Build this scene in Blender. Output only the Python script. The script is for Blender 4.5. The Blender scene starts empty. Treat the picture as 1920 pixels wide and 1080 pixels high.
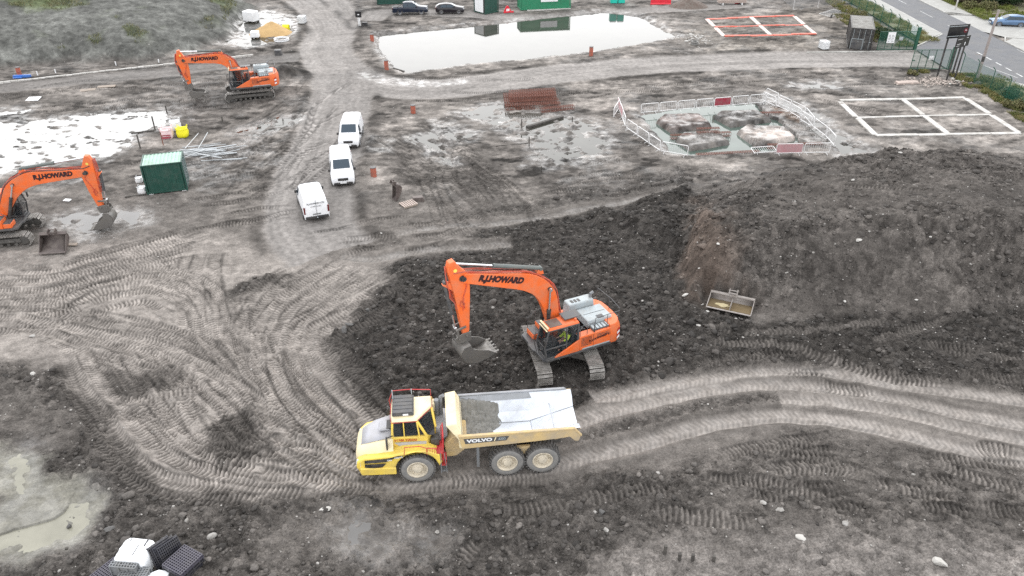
import bpy, bmesh, math, random
import numpy as np
from mathutils import Vector, Matrix, Euler

sc = bpy.context.scene
COL = sc.collection
rad = math.radians

# ------------------------------------------------------------------ camera
FPX, PITCH, CAMH = 1460.0, rad(32.0), 27.5
cam_d = bpy.data.cameras.new('camera')
cam_d.sensor_width = 36.0
cam_d.lens = FPX / 1920.0 * 36.0
cam_d.clip_start = 0.5
cam_d.clip_end = 6000.0
cam = bpy.data.objects.new('camera', cam_d)
COL.objects.link(cam)
cam.location = (0, 0, CAMH)
cam.rotation_euler = (rad(90) - PITCH, 0, 0)
sc.camera = cam

# ------------------------------------------------------------------ sky, sun, exposure
SUN_EL, SUN_AZ = rad(28), rad(-7)         # azimuth from +Y, positive to the right
wd = bpy.data.worlds.new('World')
sc.world = wd
wd.use_nodes = True
wn, wl = wd.node_tree.nodes, wd.node_tree.links
wn.clear()
w_out = wn.new('ShaderNodeOutputWorld')
w_bg = wn.new('ShaderNodeBackground')
w_sky = wn.new('ShaderNodeTexSky')
w_sky.sky_type = 'NISHITA'
w_sky.sun_disc = False
w_sky.sun_elevation = SUN_EL
w_sky.sun_rotation = SUN_AZ
w_sky.air_density = 1.0
w_sky.dust_density = 2.5
w_sky.ozone_density = 1.0
w_hsv = wn.new('ShaderNodeHueSaturation')   # a high thin overcast: the clear sky's gradient without its blue
w_hsv.inputs['Saturation'].default_value = 0.12
w_mix = wn.new('ShaderNodeMix'); w_mix.data_type = 'RGBA'
w_mix.inputs[0].default_value = 0.93
w_mix.inputs[7].default_value = (8.6, 8.8, 9.1, 1)
wl.new(w_sky.outputs[0], w_hsv.inputs['Color'])
wl.new(w_hsv.outputs[0], w_mix.inputs[6])
wl.new(w_mix.outputs[2], w_bg.inputs['Color'])
w_bg.inputs['Strength'].default_value = 0.12
wl.new(w_bg.outputs[0], w_out.inputs['Surface'])
sun_d = bpy.data.lights.new('sun', 'SUN')
sun_d.energy = 0.8
sun_d.angle = rad(70)
sun_d.color = (1.0, 0.97, 0.93)
sun = bpy.data.objects.new('sun', sun_d)
COL.objects.link(sun)
sun.location = (-30, 120, 80)
_sd = Vector((math.sin(SUN_AZ) * math.cos(SUN_EL), math.cos(SUN_AZ) * math.cos(SUN_EL), math.sin(SUN_EL)))
sun.rotation_euler = _sd.to_track_quat('Z', 'Y').to_euler()
sc.view_settings.view_transform = 'Standard'
sc.view_settings.look = 'None'
sc.view_settings.gamma = 1.0
sc.view_settings.use_curve_mapping = False
sc.view_settings.exposure = 0.97
sc.render.engine = 'CYCLES'
sc.cycles.max_bounces = 5
sc.cycles.diffuse_bounces = 2
sc.cycles.glossy_bounces = 3
sc.cycles.transparent_max_bounces = 12
sc.cycles.use_denoising = False

# ------------------------------------------------------------------ survey: where a sight line from the drone meets a level
_cp, _sp = math.cos(PITCH), math.sin(PITCH)
def G(px, py, z=0.0):
    u, v = (px - 960.0) / FPX, (py - 540.0) / FPX
    dy, dz = _cp - v * _sp, -_sp - v * _cp
    t = (z - CAMH) / dz
    return Vector((u * t, dy * t, z))
def GA(pts, z=0.0):
    return np.array([[*G(p[0], p[1], z)[:2]] for p in pts])
# ------------------------------------------------------------------ materials
def nd(nt, typ, **kw):
    n = nt.nodes.new(typ)
    for k, v in kw.items():
        setattr(n, k, v)
    return n
def mixc(nt, fac, a, b, blend='MIX'):
    m = nd(nt, 'ShaderNodeMix', data_type='RGBA', blend_type=blend)
    for sock, val in ((m.inputs[0], fac), (m.inputs[6], a), (m.inputs[7], b)):
        if hasattr(val, 'is_output'):
            nt.links.new(val, sock)
        elif isinstance(val, (int, float)):
            sock.default_value = val
        else:
            sock.default_value = (*val[:3], 1)
    return m.outputs[2]
def ramp(nt, fac, stops):
    r = nd(nt, 'ShaderNodeValToRGB')
    el = r.color_ramp.elements
    while len(el) < len(stops):
        el.new(0.5)
    for e, (p, c) in zip(el, stops):
        e.position = p
        e.color = (c, c, c, 1) if isinstance(c, (int, float)) else (*c, 1)
    nt.links.new(fac, r.inputs[0])
    return r.outputs[0]
def noise(nt, co, scale, detail=4, rough=0.55, off=0):
    n = nd(nt, 'ShaderNodeTexNoise')
    n.inputs['Scale'].default_value = scale
    n.inputs['Detail'].default_value = detail
    n.inputs['Roughness'].default_value = rough
    if off:
        m = nd(nt, 'ShaderNodeVectorMath', operation='ADD')
        m.inputs[1].default_value = (off, off * 1.7, off * 0.6)
        nt.links.new(co, m.inputs[0]); co = m.outputs[0]
    nt.links.new(co, n.inputs['Vector'])
    return n.outputs[0]
MUD = (0.17, 0.155, 0.135)
def mat(name, col, rough=0.5, metal=0.0, dirt=0.25, dirtcol=MUD, dscale=2.5, var=0.12, bump=0.0, bscale=30, spec=0.5, thresh=0.5):
    m = bpy.data.materials.new(name)
    m.use_nodes = True
    nt = m.node_tree
    b = nt.nodes['Principled BSDF']
    tc = nd(nt, 'ShaderNodeTexCoord')
    oi = nd(nt, 'ShaderNodeObjectInfo')
    ad = nd(nt, 'ShaderNodeVectorMath', operation='ADD')
    nt.links.new(tc.outputs['Object'], ad.inputs[0])
    sc_ = nd(nt, 'ShaderNodeMath', operation='MULTIPLY'); sc_.inputs[1].default_value = 37.0
    nt.links.new(oi.outputs['Random'], sc_.inputs[0])
    nt.links.new(sc_.outputs[0], ad.inputs[1])
    co = ad.outputs[0]
    c = col
    if var:
        nv = noise(nt, co, 1.3, 3)
        f = ramp(nt, nv, [(0.3, 1.0 - var), (0.7, 1.0 + var * 0.5)])
        c = mixc(nt, 1.0, col, f, 'MULTIPLY')
    if dirt:
        n1 = noise(nt, co, dscale, 6, 0.65, 3.1)
        n2 = noise(nt, co, dscale * 7, 3, 0.6, 9.2)
        mu = nd(nt, 'ShaderNodeMath', operation='MULTIPLY_ADD')
        nt.links.new(n2, mu.inputs[0]); mu.inputs[1].default_value = 0.16
        nt.links.new(n1, mu.inputs[2])
        f = ramp(nt, mu.outputs[0], [(thresh - 0.06, 0.0), (thresh + 0.26, min(1.0, dirt * 2))])
        c = mixc(nt, f, c, dirtcol)
        rr = nd(nt, 'ShaderNodeMapRange')
        nt.links.new(f, rr.inputs[0]); rr.inputs[3].default_value = rough; rr.inputs[4].default_value = max(rough, 0.8)
        nt.links.new(rr.outputs[0], b.inputs['Roughness'])
    else:
        b.inputs['Roughness'].default_value = rough
    if hasattr(c, 'is_output'):
        nt.links.new(c, b.inputs['Base Color'])
    else:
        b.inputs['Base Color'].default_value = (*c, 1)
    b.inputs['Metallic'].default_value = metal
    b.inputs['Specular IOR Level'].default_value = spec
    if bump:
        bp = nd(nt, 'ShaderNodeBump'); bp.inputs['Strength'].default_value = bump; bp.inputs['Distance'].default_value = 0.03
        nt.links.new(noise(nt, co, bscale, 4), bp.inputs['Height'])
        nt.links.new(bp.outputs[0], b.inputs['Normal'])
    return m
def glass_mat(name, tint=(0.02, 0.03, 0.035), alpha=0.55):
    m = bpy.data.materials.new(name); m.use_nodes = True
    nt = m.node_tree
    b = nt.nodes['Principled BSDF']
    b.inputs['Base Color'].default_value = (*tint, 1)
    b.inputs['Roughness'].default_value = 0.05
    b.inputs['Alpha'].default_value = alpha
    return m

M = {}
M['orange'] = mat('orange_paint', (0.78, 0.135, 0.022), 0.42, dirt=0.28, dscale=1.6, thresh=0.52, dirtcol=(0.4, 0.2, 0.12))
M['orange2'] = mat('orange_paint_dusty', (0.75, 0.14, 0.03), 0.45, dirt=0.3, dscale=1.2)
M['black'] = mat('black_paint', (0.018, 0.018, 0.02), 0.45, dirt=0.2)
M['darkgrey'] = mat('dark_grey_paint', (0.05, 0.052, 0.058), 0.45, dirt=0.25)
M['midgrey'] = mat('mid_grey_plastic', (0.2, 0.21, 0.22), 0.5, dirt=0.25)
M['lightgrey'] = mat('light_grey_paint', (0.38, 0.43, 0.45), 0.4, dirt=0.25, dirtcol=(0.3, 0.28, 0.25))
M['steel'] = mat('worn_steel', (0.2, 0.19, 0.18), 0.42, metal=0.55, dirt=0.35, dscale=2.0)
M['track'] = mat('muddy_track_steel', (0.33, 0.31, 0.29), 0.5, metal=0.3, dirt=0.6, dscale=3, dirtcol=(0.15, 0.14, 0.125))
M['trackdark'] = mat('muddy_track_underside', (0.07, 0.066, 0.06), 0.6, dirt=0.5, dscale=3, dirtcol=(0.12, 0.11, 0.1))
M['chrome'] = mat('chrome_rod', (0.75, 0.76, 0.78), 0.18, metal=0.9, dirt=0.1, var=0)
M['hose'] = mat('black_hose', (0.02, 0.02, 0.02), 0.5, dirt=0.2)
M['redhose'] = mat('red_hose', (0.55, 0.07, 0.03), 0.5, dirt=0.25)
M['cyl'] = mat('cylinder_paint', (0.1, 0.12, 0.115), 0.4, dirt=0.25)
M['letter'] = mat('dark_lettering', (0.03, 0.006, 0.008), 0.5, dirt=0.0, var=0)
M['letterwhite'] = mat('white_lettering', (0.8, 0.8, 0.8), 0.5, dirt=0.0, var=0)
M['letterred'] = mat('red_lettering', (0.42, 0.04, 0.03), 0.5, dirt=0.0, var=0)
M['yellow'] = mat('yellow_paint', (0.88, 0.64, 0.10), 0.4, dirt=0.24, dscale=1.5, thresh=0.5, dirtcol=(0.38, 0.28, 0.13))
M['yellowdusty'] = mat('dusty_yellow_paint', (0.62, 0.44, 0.19), 0.55, dirt=0.5, dscale=1.3, dirtcol=(0.40, 0.32, 0.21), thresh=0.46)
M['cream'] = mat('pale_yellow_paint', (0.84, 0.72, 0.46), 0.45, dirt=0.2, dscale=1.5, dirtcol=(0.45, 0.38, 0.26))
M['hoodgrey'] = mat('grey_hood_paint', (0.4, 0.4, 0.43), 0.45, dirt=0.2, dirtcol=(0.33, 0.31, 0.28))
M['red'] = mat('red_rail_paint', (0.6, 0.035, 0.04), 0.42, dirt=0.2)
M['tyre'] = mat('tyre_rubber', (0.045, 0.045, 0.047), 0.75, dirt=0.55, dscale=4, dirtcol=(0.15, 0.14, 0.13), thresh=0.45)
M['tyreside'] = mat('muddy_tyre_wall', (0.16, 0.16, 0.16), 0.75, dirt=0.65, dscale=5, dirtcol=(0.22, 0.21, 0.195), thresh=0.4)
M['rim'] = mat('cream_rim', (0.66, 0.58, 0.45), 0.5, dirt=0.3, dscale=4, dirtcol=(0.3, 0.27, 0.22))
M['white'] = mat('white_van_paint', (0.8, 0.8, 0.81), 0.3, dirt=0.05, var=0.02, thresh=0.62)
M['whiteplain'] = mat('white_plastic', (0.8, 0.8, 0.8), 0.5, dirt=0.1, var=0.04, thresh=0.6)
M['plastic'] = mat('black_trim', (0.02, 0.02, 0.022), 0.55, dirt=0.15)
M['glass'] = glass_mat('cab_glass', (0.02, 0.03, 0.035), 0.2)
M['carglass'] = glass_mat('car_glass', (0.03, 0.05, 0.07), 0.88)
M['lamp'] = mat('clear_lamp', (0.6, 0.62, 0.65), 0.15, dirt=0, var=0)
M['redlamp'] = mat('red_lamp', (0.12, 0.012, 0.012), 0.2, dirt=0, var=0)
M['greenroof'] = mat('pale_green_roof', (0.3, 0.5, 0.4), 0.45, dirt=0.3, dscale=1.5, dirtcol=(0.3, 0.32, 0.27), thresh=0.5)
M['greencont'] = mat('dark_green_paint', (0.014, 0.068, 0.05), 0.42, dirt=0.1, thresh=0.6)
M['greencabin'] = mat('green_cabin_paint', (0.025, 0.22, 0.11), 0.42, dirt=0.1, thresh=0.6)
M['greenfence'] = mat('fence_green', (0.012, 0.085, 0.05), 0.45, dirt=0.05)
M['teal'] = mat('turquoise_plastic', (0.02, 0.52, 0.4), 0.4, dirt=0.08, thresh=0.62)
M['redplastic'] = mat('red_plastic', (0.68, 0.02, 0.04), 0.42, dirt=0.08, thresh=0.62)
M['terracotta'] = mat('terracotta_pipe', (0.42, 0.1, 0.055), 0.55, dirt=0.25)
M['rust'] = mat('rusty_steel', (0.2, 0.07, 0.045), 0.7, dirt=0.3, dirtcol=(0.12, 0.06, 0.045))
M['galv'] = mat('galvanised', (0.55, 0.57, 0.58), 0.35, metal=0.5, dirt=0.1, var=0.05)
M['whitesteel'] = mat('white_barrier', (0.78, 0.77, 0.76), 0.4, dirt=0.1, var=0.03)
M['pinkpanel'] = mat('red_barrier_panel', (0.36, 0.03, 0.06), 0.5, dirt=0.25)
M['palepanel'] = mat('faded_red_panel', (0.6, 0.3, 0.32), 0.5, dirt=0.35, dirtcol=(.45, .35, .34))
M['timber'] = mat('weathered_timber', (0.33, 0.27, 0.22), 0.8, dirt=0.3)
M['pinktimber'] = mat('pale_timber', (0.5, 0.4, 0.35), 0.8, dirt=0.3)
M['darktimber'] = mat('dark_timber', (0.05, 0.045, 0.04), 0.8, dirt=0.2)
M['concrete'] = mat('pale_concrete', (0.6, 0.58, 0.55), 0.85, dirt=0.4, dscale=1.2, dirtcol=(0.3, 0.28, 0.25), bump=0.3)
M['concrete2'] = mat('grey_concrete', (0.36, 0.35, 0.33), 0.85, dirt=0.4, dscale=1.2, bump=0.3)
M['redmark'] = mat('red_formwork', (0.66, 0.1, 0.06), 0.7, dirt=0.35, dscale=1.5, dirtcol=(0.5, 0.3, 0.24))
M['pinkmark'] = mat('pale_pink_formwork', (0.72, 0.6, 0.55), 0.7, dirt=0.3, dscale=1.5)
M['stone'] = mat('pale_stone', (0.36, 0.345, 0.325), 0.85, dirt=0.4, dscale=4, bump=0.5)
M['sand'] = mat('sand', (0.5, 0.33, 0.15), 0.95, dirt=0.2, dirtcol=(0.36, 0.25, 0.13), bump=0.4)
M['sheet'] = mat('white_sheet', (0.82, 0.82, 0.82), 0.5, dirt=0.08, thresh=0.62, dscale=1.0)
M['crate'] = mat('black_crate_plastic', (0.035, 0.035, 0.045), 0.4, dirt=0.12)
M['crate2'] = mat('violet_black_plastic', (0.07, 0.065, 0.09), 0.4, dirt=0.12)
M['wrap'] = mat('white_wrap', (0.85, 0.86, 0.87), 0.3, dirt=0.0, var=0.03)
M['navy'] = mat('dark_blue_car_paint', (0.012, 0.018, 0.035), 0.18, dirt=0.06, thresh=0.64)
M['blackcar'] = mat('black_car_paint', (0.012, 0.01, 0.014), 0.16, dirt=0.06, thresh=0.64)
M['bluecar'] = mat('grey_blue_car_paint', (0.12, 0.2, 0.33), 0.2, metal=0.4, dirt=0.04, thresh=0.66)
M['alloy'] = mat('alloy_wheel', (0.35, 0.36, 0.38), 0.3, metal=0.6, dirt=0.2)
M['hiviz'] = mat('hi_vis_yellow', (0.62, 0.85, 0.08), 0.7, dirt=0.03)
M['skin'] = mat('skin', (0.5, 0.3, 0.22), 0.6, dirt=0, var=0.05)
M['navycloth'] = mat('dark_trousers', (0.02, 0.024, 0.04), 0.9, dirt=0.1)
M['seat'] = mat('seat_fabric', (0.05, 0.05, 0.055), 0.9, dirt=0.1)
M['blue'] = mat('blue_plastic', (0.03, 0.16, 0.55), 0.45, dirt=0.15)
M['yellowbag'] = mat('yellow_bag', (0.85, 0.78, 0.02), 0.55, dirt=0.08, thresh=0.62)
M['pinkbag'] = mat('pink_print_bag', (0.82, 0.62, 0.62), 0.6, dirt=0.15)
M['bedsteel'] = mat('polished_bed_steel', (0.68, 0.71, 0.76), 0.3, metal=0.35, dirt=0.22, dscale=0.9, dirtcol=(0.3, 0.29, 0.28), thresh=0.52, var=0.08)
M['bedmud'] = mat('bed_mud', (0.24, 0.23, 0.21), 0.9, dirt=0.5, dscale=5, dirtcol=(0.15, 0.145, 0.13), bump=0.6, bscale=14)
M['beddark'] = mat('bed_dark_steel', (0.32, 0.33, 0.35), 0.4, metal=0.3, dirt=0.3, dscale=1.0, dirtcol=(0.2, 0.2, 0.19))
# ------------------------------------------------------------------ numeric noise
def _h(ix, iy, s):
    h = (ix.astype(np.uint32) * np.uint32(374761393)) ^ (iy.astype(np.uint32) * np.uint32(668265263)) ^ np.uint32((s * 2246822519) & 0xffffffff)
    h = (h ^ (h >> np.uint32(13))) * np.uint32(1274126177)
    h = (h ^ (h >> np.uint32(16))) * np.uint32(2246822519)
    return ((h ^ (h >> np.uint32(15))) & np.uint32(0xffffff)).astype(np.float32) / np.float32(0xffffff)
def vn(x, y, s=0):
    fx, fy = np.floor(x), np.floor(y)
    ix, iy = fx.astype(np.int64), fy.astype(np.int64)
    tx, ty = (x - fx).astype(np.float32), (y - fy).astype(np.float32)
    tx = tx * tx * tx * (tx * (tx * 6 - 15) + 10); ty = ty * ty * ty * (ty * (ty * 6 - 15) + 10)
    a, b, c, d = _h(ix, iy, s), _h(ix + 1, iy, s), _h(ix, iy + 1, s), _h(ix + 1, iy + 1, s)
    return (a + (b - a) * tx) * (1 - ty) + (c + (d - c) * tx) * ty
def fbm(x, y, oc=4, s=0, g=0.5):
    v, a, n = 0.0, 1.0, 0.0
    for i in range(oc):
        # turn each octave so that the lattice does not line up
        v = v + a * vn(x * 0.8 - y * 0.6 + 17.3 * i, x * 0.6 + y * 0.8 - 9.1 * i, s + i)
        n += a; a *= g; x = x * 2.03; y = y * 2.03
    return v / n
def worley(x, y, s=0):
    ix, iy = np.floor(x).astype(np.int64), np.floor(y).astype(np.int64)
    f1 = np.full(x.shape, 9.0, np.float32); f2 = f1.copy(); idr = np.zeros(x.shape, np.float32)
    for dx in (-1, 0, 1):
        for dy in (-1, 0, 1):
            cx, cy = ix + dx, iy + dy
            ddx = cx + _h(cx, cy, s) - x; ddy = cy + _h(cx, cy, s + 7) - y
            d = np.sqrt(ddx * ddx + ddy * ddy).astype(np.float32)
            r = _h(cx, cy, s + 13)
            near = d < f1
            f2 = np.where(near, f1, np.minimum(f2, d))
            idr = np.where(near, r, idr)
            f1 = np.where(near, d, f1)
    return f1, f2, idr
def sst(e0, e1, x):
    t = np.clip((x - e0) / (e1 - e0), 0, 1)
    return t * t * (3 - 2 * t)
def sdist(poly, x, y):
    """signed distance to a polygon, positive inside; far points just get a large negative"""
    p = np.asarray(poly, float)
    d2 = np.full(x.shape, 1e12); ins = np.zeros(x.shape, bool)
    for i in range(len(p)):
        a, b = p[i], p[(i + 1) % len(p)]
        ex, ey = b - a
        wx, wy = x - a[0], y - a[1]
        t = np.clip((wx * ex + wy * ey) / (ex * ex + ey * ey + 1e-12), 0, 1)
        d2 = np.minimum(d2, (wx - ex * t) ** 2 + (wy - ey * t) ** 2)
        c = (a[1] > y) != (b[1] > y)
        with np.errstate(divide='ignore', invalid='ignore'):
            ins ^= c & (x < (b[0] - a[0]) * (y - a[1]) / (b[1] - a[1] + 1e-12) + a[0])
    return np.where(ins, 1, -1) * np.sqrt(d2)
def sd_near(poly, x, y, m):
    p = np.asarray(poly, float)
    out = np.full(x.shape, -99.0)
    k = (x > p[:, 0].min() - m) & (x < p[:, 0].max() + m) & (y > p[:, 1].min() - m) & (y < p[:, 1].max() + m)
    if k.any():
        out[k] = sdist(p, x[k], y[k])
    return out
def spline(pts, step=0.5):
    p = np.asarray(pts, float)
    p = np.vstack([2 * p[0] - p[1], p, 2 * p[-1] - p[-2]])
    o = []
    for i in range(1, len(p) - 2):
        n = max(2, int(np.linalg.norm(p[i + 1] - p[i]) / step))
        t = np.linspace(0, 1, n, endpoint=False)[:, None]
        o.append(0.5 * (2 * p[i] + (p[i + 1] - p[i - 1]) * t + (2 * p[i - 1] - 5 * p[i] + 4 * p[i + 1] - p[i + 2]) * t * t
                        + (3 * p[i] - p[i - 1] - 3 * p[i + 1] + p[i + 2]) * t ** 3))
    o.append(p[-2][None])
    return np.vstack(o)
def along(line, x, y, m):
    """for points within m of a polyline: index, arc length u, side offset v"""
    L = line
    k = np.nonzero((x > L[:, 0].min() - m) & (x < L[:, 0].max() + m) & (y > L[:, 1].min() - m) & (y < L[:, 1].max() + m))[0]
    if not len(k):
        return k, None, None
    px, py = x[k], y[k]
    best = np.full(k.shape, 1e9); U = np.zeros(k.shape); V = np.zeros(k.shape)
    s = 0.0
    for i in range(len(L) - 1):
        a, b = L[i], L[i + 1]
        e = b - a; l = math.hypot(*e)
        if l < 1e-6: continue
        e = e / l
        q = np.nonzero((np.abs(px - a[0]) < m + l) & (np.abs(py - a[1]) < m + l))[0]
        if len(q):
            wx, wy = px[q] - a[0], py[q] - a[1]
            tr = wx * e[0] + wy * e[1]
            t = np.clip(tr, 0, l)
            d = np.hypot(wx - e[0] * t, wy - e[1] * t)
            w = d < best[q]
            qq = q[w]
            best[qq] = d[w]; U[qq] = s + tr[w]; V[qq] = (e[0] * wy - e[1] * wx)[w]
        s += l
    g = best < m
    end = np.minimum(U, s - U)
    return k[g], U[g], np.where(end[g] < -0.02, 99.0, V[g])

# ------------------------------------------------------------------ plan of the ground (soil types, rough or smooth, wet or dry)
GREY = np.array([1.0, 0.9, 0.815])
DARK, MID, PALE = 0.05, 0.14, 0.24
ZONES = [   # outline, albedo, roughness of the lumps, feather (m), tint
    ([(640,430),(860,300),(1160,230),(1300,330),(1920,290),(2100,240),(2100,60),(1500,40),(700,30),(560,30),(560,420)], 0.165, 0.38, 3, GREY),
    ([(1270,60),(1560,0),(1680,60),(1560,95),(1330,100)], 0.15, 0.45, 2, np.array([1.0,0.89,0.78])),
    ([(-300,160),(340,125),(600,105),(600,260),(470,300),(470,430),(-300,500)], 0.14, 0.4, 2, GREY),
    ([(-200,480),(380,440),(560,480),(740,505),(668,600),(610,640),(705,790),(830,905),(700,915),(430,925),(330,905),(200,795),(130,685),(-200,640)], 0.245, 0.34, 1.0, GREY),
    ([(600,640),(660,580),(745,525),(700,500),(840,470),(960,420),(1130,395),(1290,365),(1300,540),(1420,600),(1560,590),(1920,550),(2200,560),(2200,770),(1750,722),(1600,695),(1400,705),(1250,730),(1090,780),(1000,820),(700,790),(660,730)], 0.05, 1.0, 0.8, GREY),
    ([(640,470),(840,435),(960,405),(1290,350),(1420,320),(1300,310),(1150,345),(960,385),(780,420)], 0.085, 0.7, 1.0, GREY),
    ([(-300,640),(120,690),(200,810),(330,915),(480,945),(700,925),(900,915),(1200,880),(1330,850),(1340,1000),(1150,1040),(1000,1150),(-300,1150)], 0.075, 0.95, 0.7, GREY),
    ([(-50,690),(90,730),(150,830),(60,850),(-50,800)], 0.1, 0.5, 1.0, GREY),
    ([(390,835),(400,790),(460,755),(520,790),(490,850),(430,870)], 0.07, 0.9, 0.6, GREY),
    ([(430,545),(470,525),(560,515),(520,545),(450,560)], 0.08, 0.9, 0.5, GREY),
    ([(190,700),(320,690),(330,720),(210,740)], 0.1, 0.6, 0.5, GREY),
    ([(1100,780),(1300,740),(1500,735),(1700,770),(1700,790),(1420,765),(1280,790),(1120,830)], 0.09, 0.75, 0.5, GREY),
    ([(1330,850),(1480,800),(1700,830),(2000,900),(2000,1010),(1600,1010),(1250,1010)], 0.10, 0.7, 1.0, GREY),
    ([(1080,1150),(1160,1020),(1300,1000),(1600,1012),(2000,985),(2000,1150)], 0.155, 0.7, 1.0, np.array([1.0,0.905,0.83])),
    ([(1180,214),(1440,190),(1442,199),(1190,222)], 0.045, 0.5, 0.25, GREY),
    ([(500,990),(640,960),(760,960),(860,1030),(700,1060),(480,1070)], 0.115, 0.6, 1.0, GREY),
    ([(-50,830),(100,850),(110,880),(200,930),(190,1010),(100,1040),(-50,1080)], 0.17, 0.25, 0.6, np.array([1.0,0.95,0.80])),
]
ZONES = [(GA(z[0]),) + tuple(z[1:]) for z in ZONES]

HILL = GA([(-500,150),(-60,138),(120,120),(280,112),(380,95),(450,60),(480,22),(450,-10),(420,-60),(300,-140),(-900,-140)])
HEAP = GA([(1268,560),(1262,500),(1283,440),(1278,395),(1330,348),(1480,316),(1600,302),(1680,292),(1800,283),(1905,292),(1960,320),(2150,420),(2250,560),(1960,580),(1720,600),(1520,598),(1400,585),(1320,580)])
HEAPTOP = [(1322,398,2.9),(1480,340,3.2),(1600,302,3.7),(1690,285,4.2),(1800,285,4.5),(1880,300,4.3),(2060,400,4.3),(1900,400,4.5),(1700,400,4.2),(1560,412,3.8),(1430,440,3.2),(1345,462,2.7)]
HEAPTOP_W = np.array([[*G(a, b, c)[:2], c] for a, b, c in HEAPTOP])
SPUR = GA([(1130,420),(1200,385),(1290,352),(1292,420),(1285,470),(1200,460)])   # the lumpy spill beside the heap
FLOODY = GA([(-200,190),(340,200),(560,200),(600,330),(740,210),(1150,200),(1180,320),(1000,360),(780,330),(480,330),(300,440),(-200,460)])
SOILHEAP = (G(535,140)[0], G(535,140)[1])

ROADS = [   # centre line, width, albedo
    ([(560,-60),(618,10),(622,50),(612,90),(630,125),(690,155),(790,168),(900,158),(1040,138),(1200,124),(1400,114),(1600,110),(1720,112),(1790,118)], 6.6, 0.26),
    ([(690,40),(720,24),(860,26),(1000,34),(1200,20),(1400,10)], 3.8, 0.23),
    ([(640,130),(640,180),(620,250),(590,330),(580,420),(625,475)], 6.4, 0.23),
    ([(560,0),(590,20),(620,60)], 4.5, 0.26),
    ([(-200,185),(0,165),(200,145),(340,132),(470,112),(560,108)], 3.6, 0.17),
]
ROADS = [(spline(GA(a), 1.0), b, c) for a, b, c in ROADS]

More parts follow.
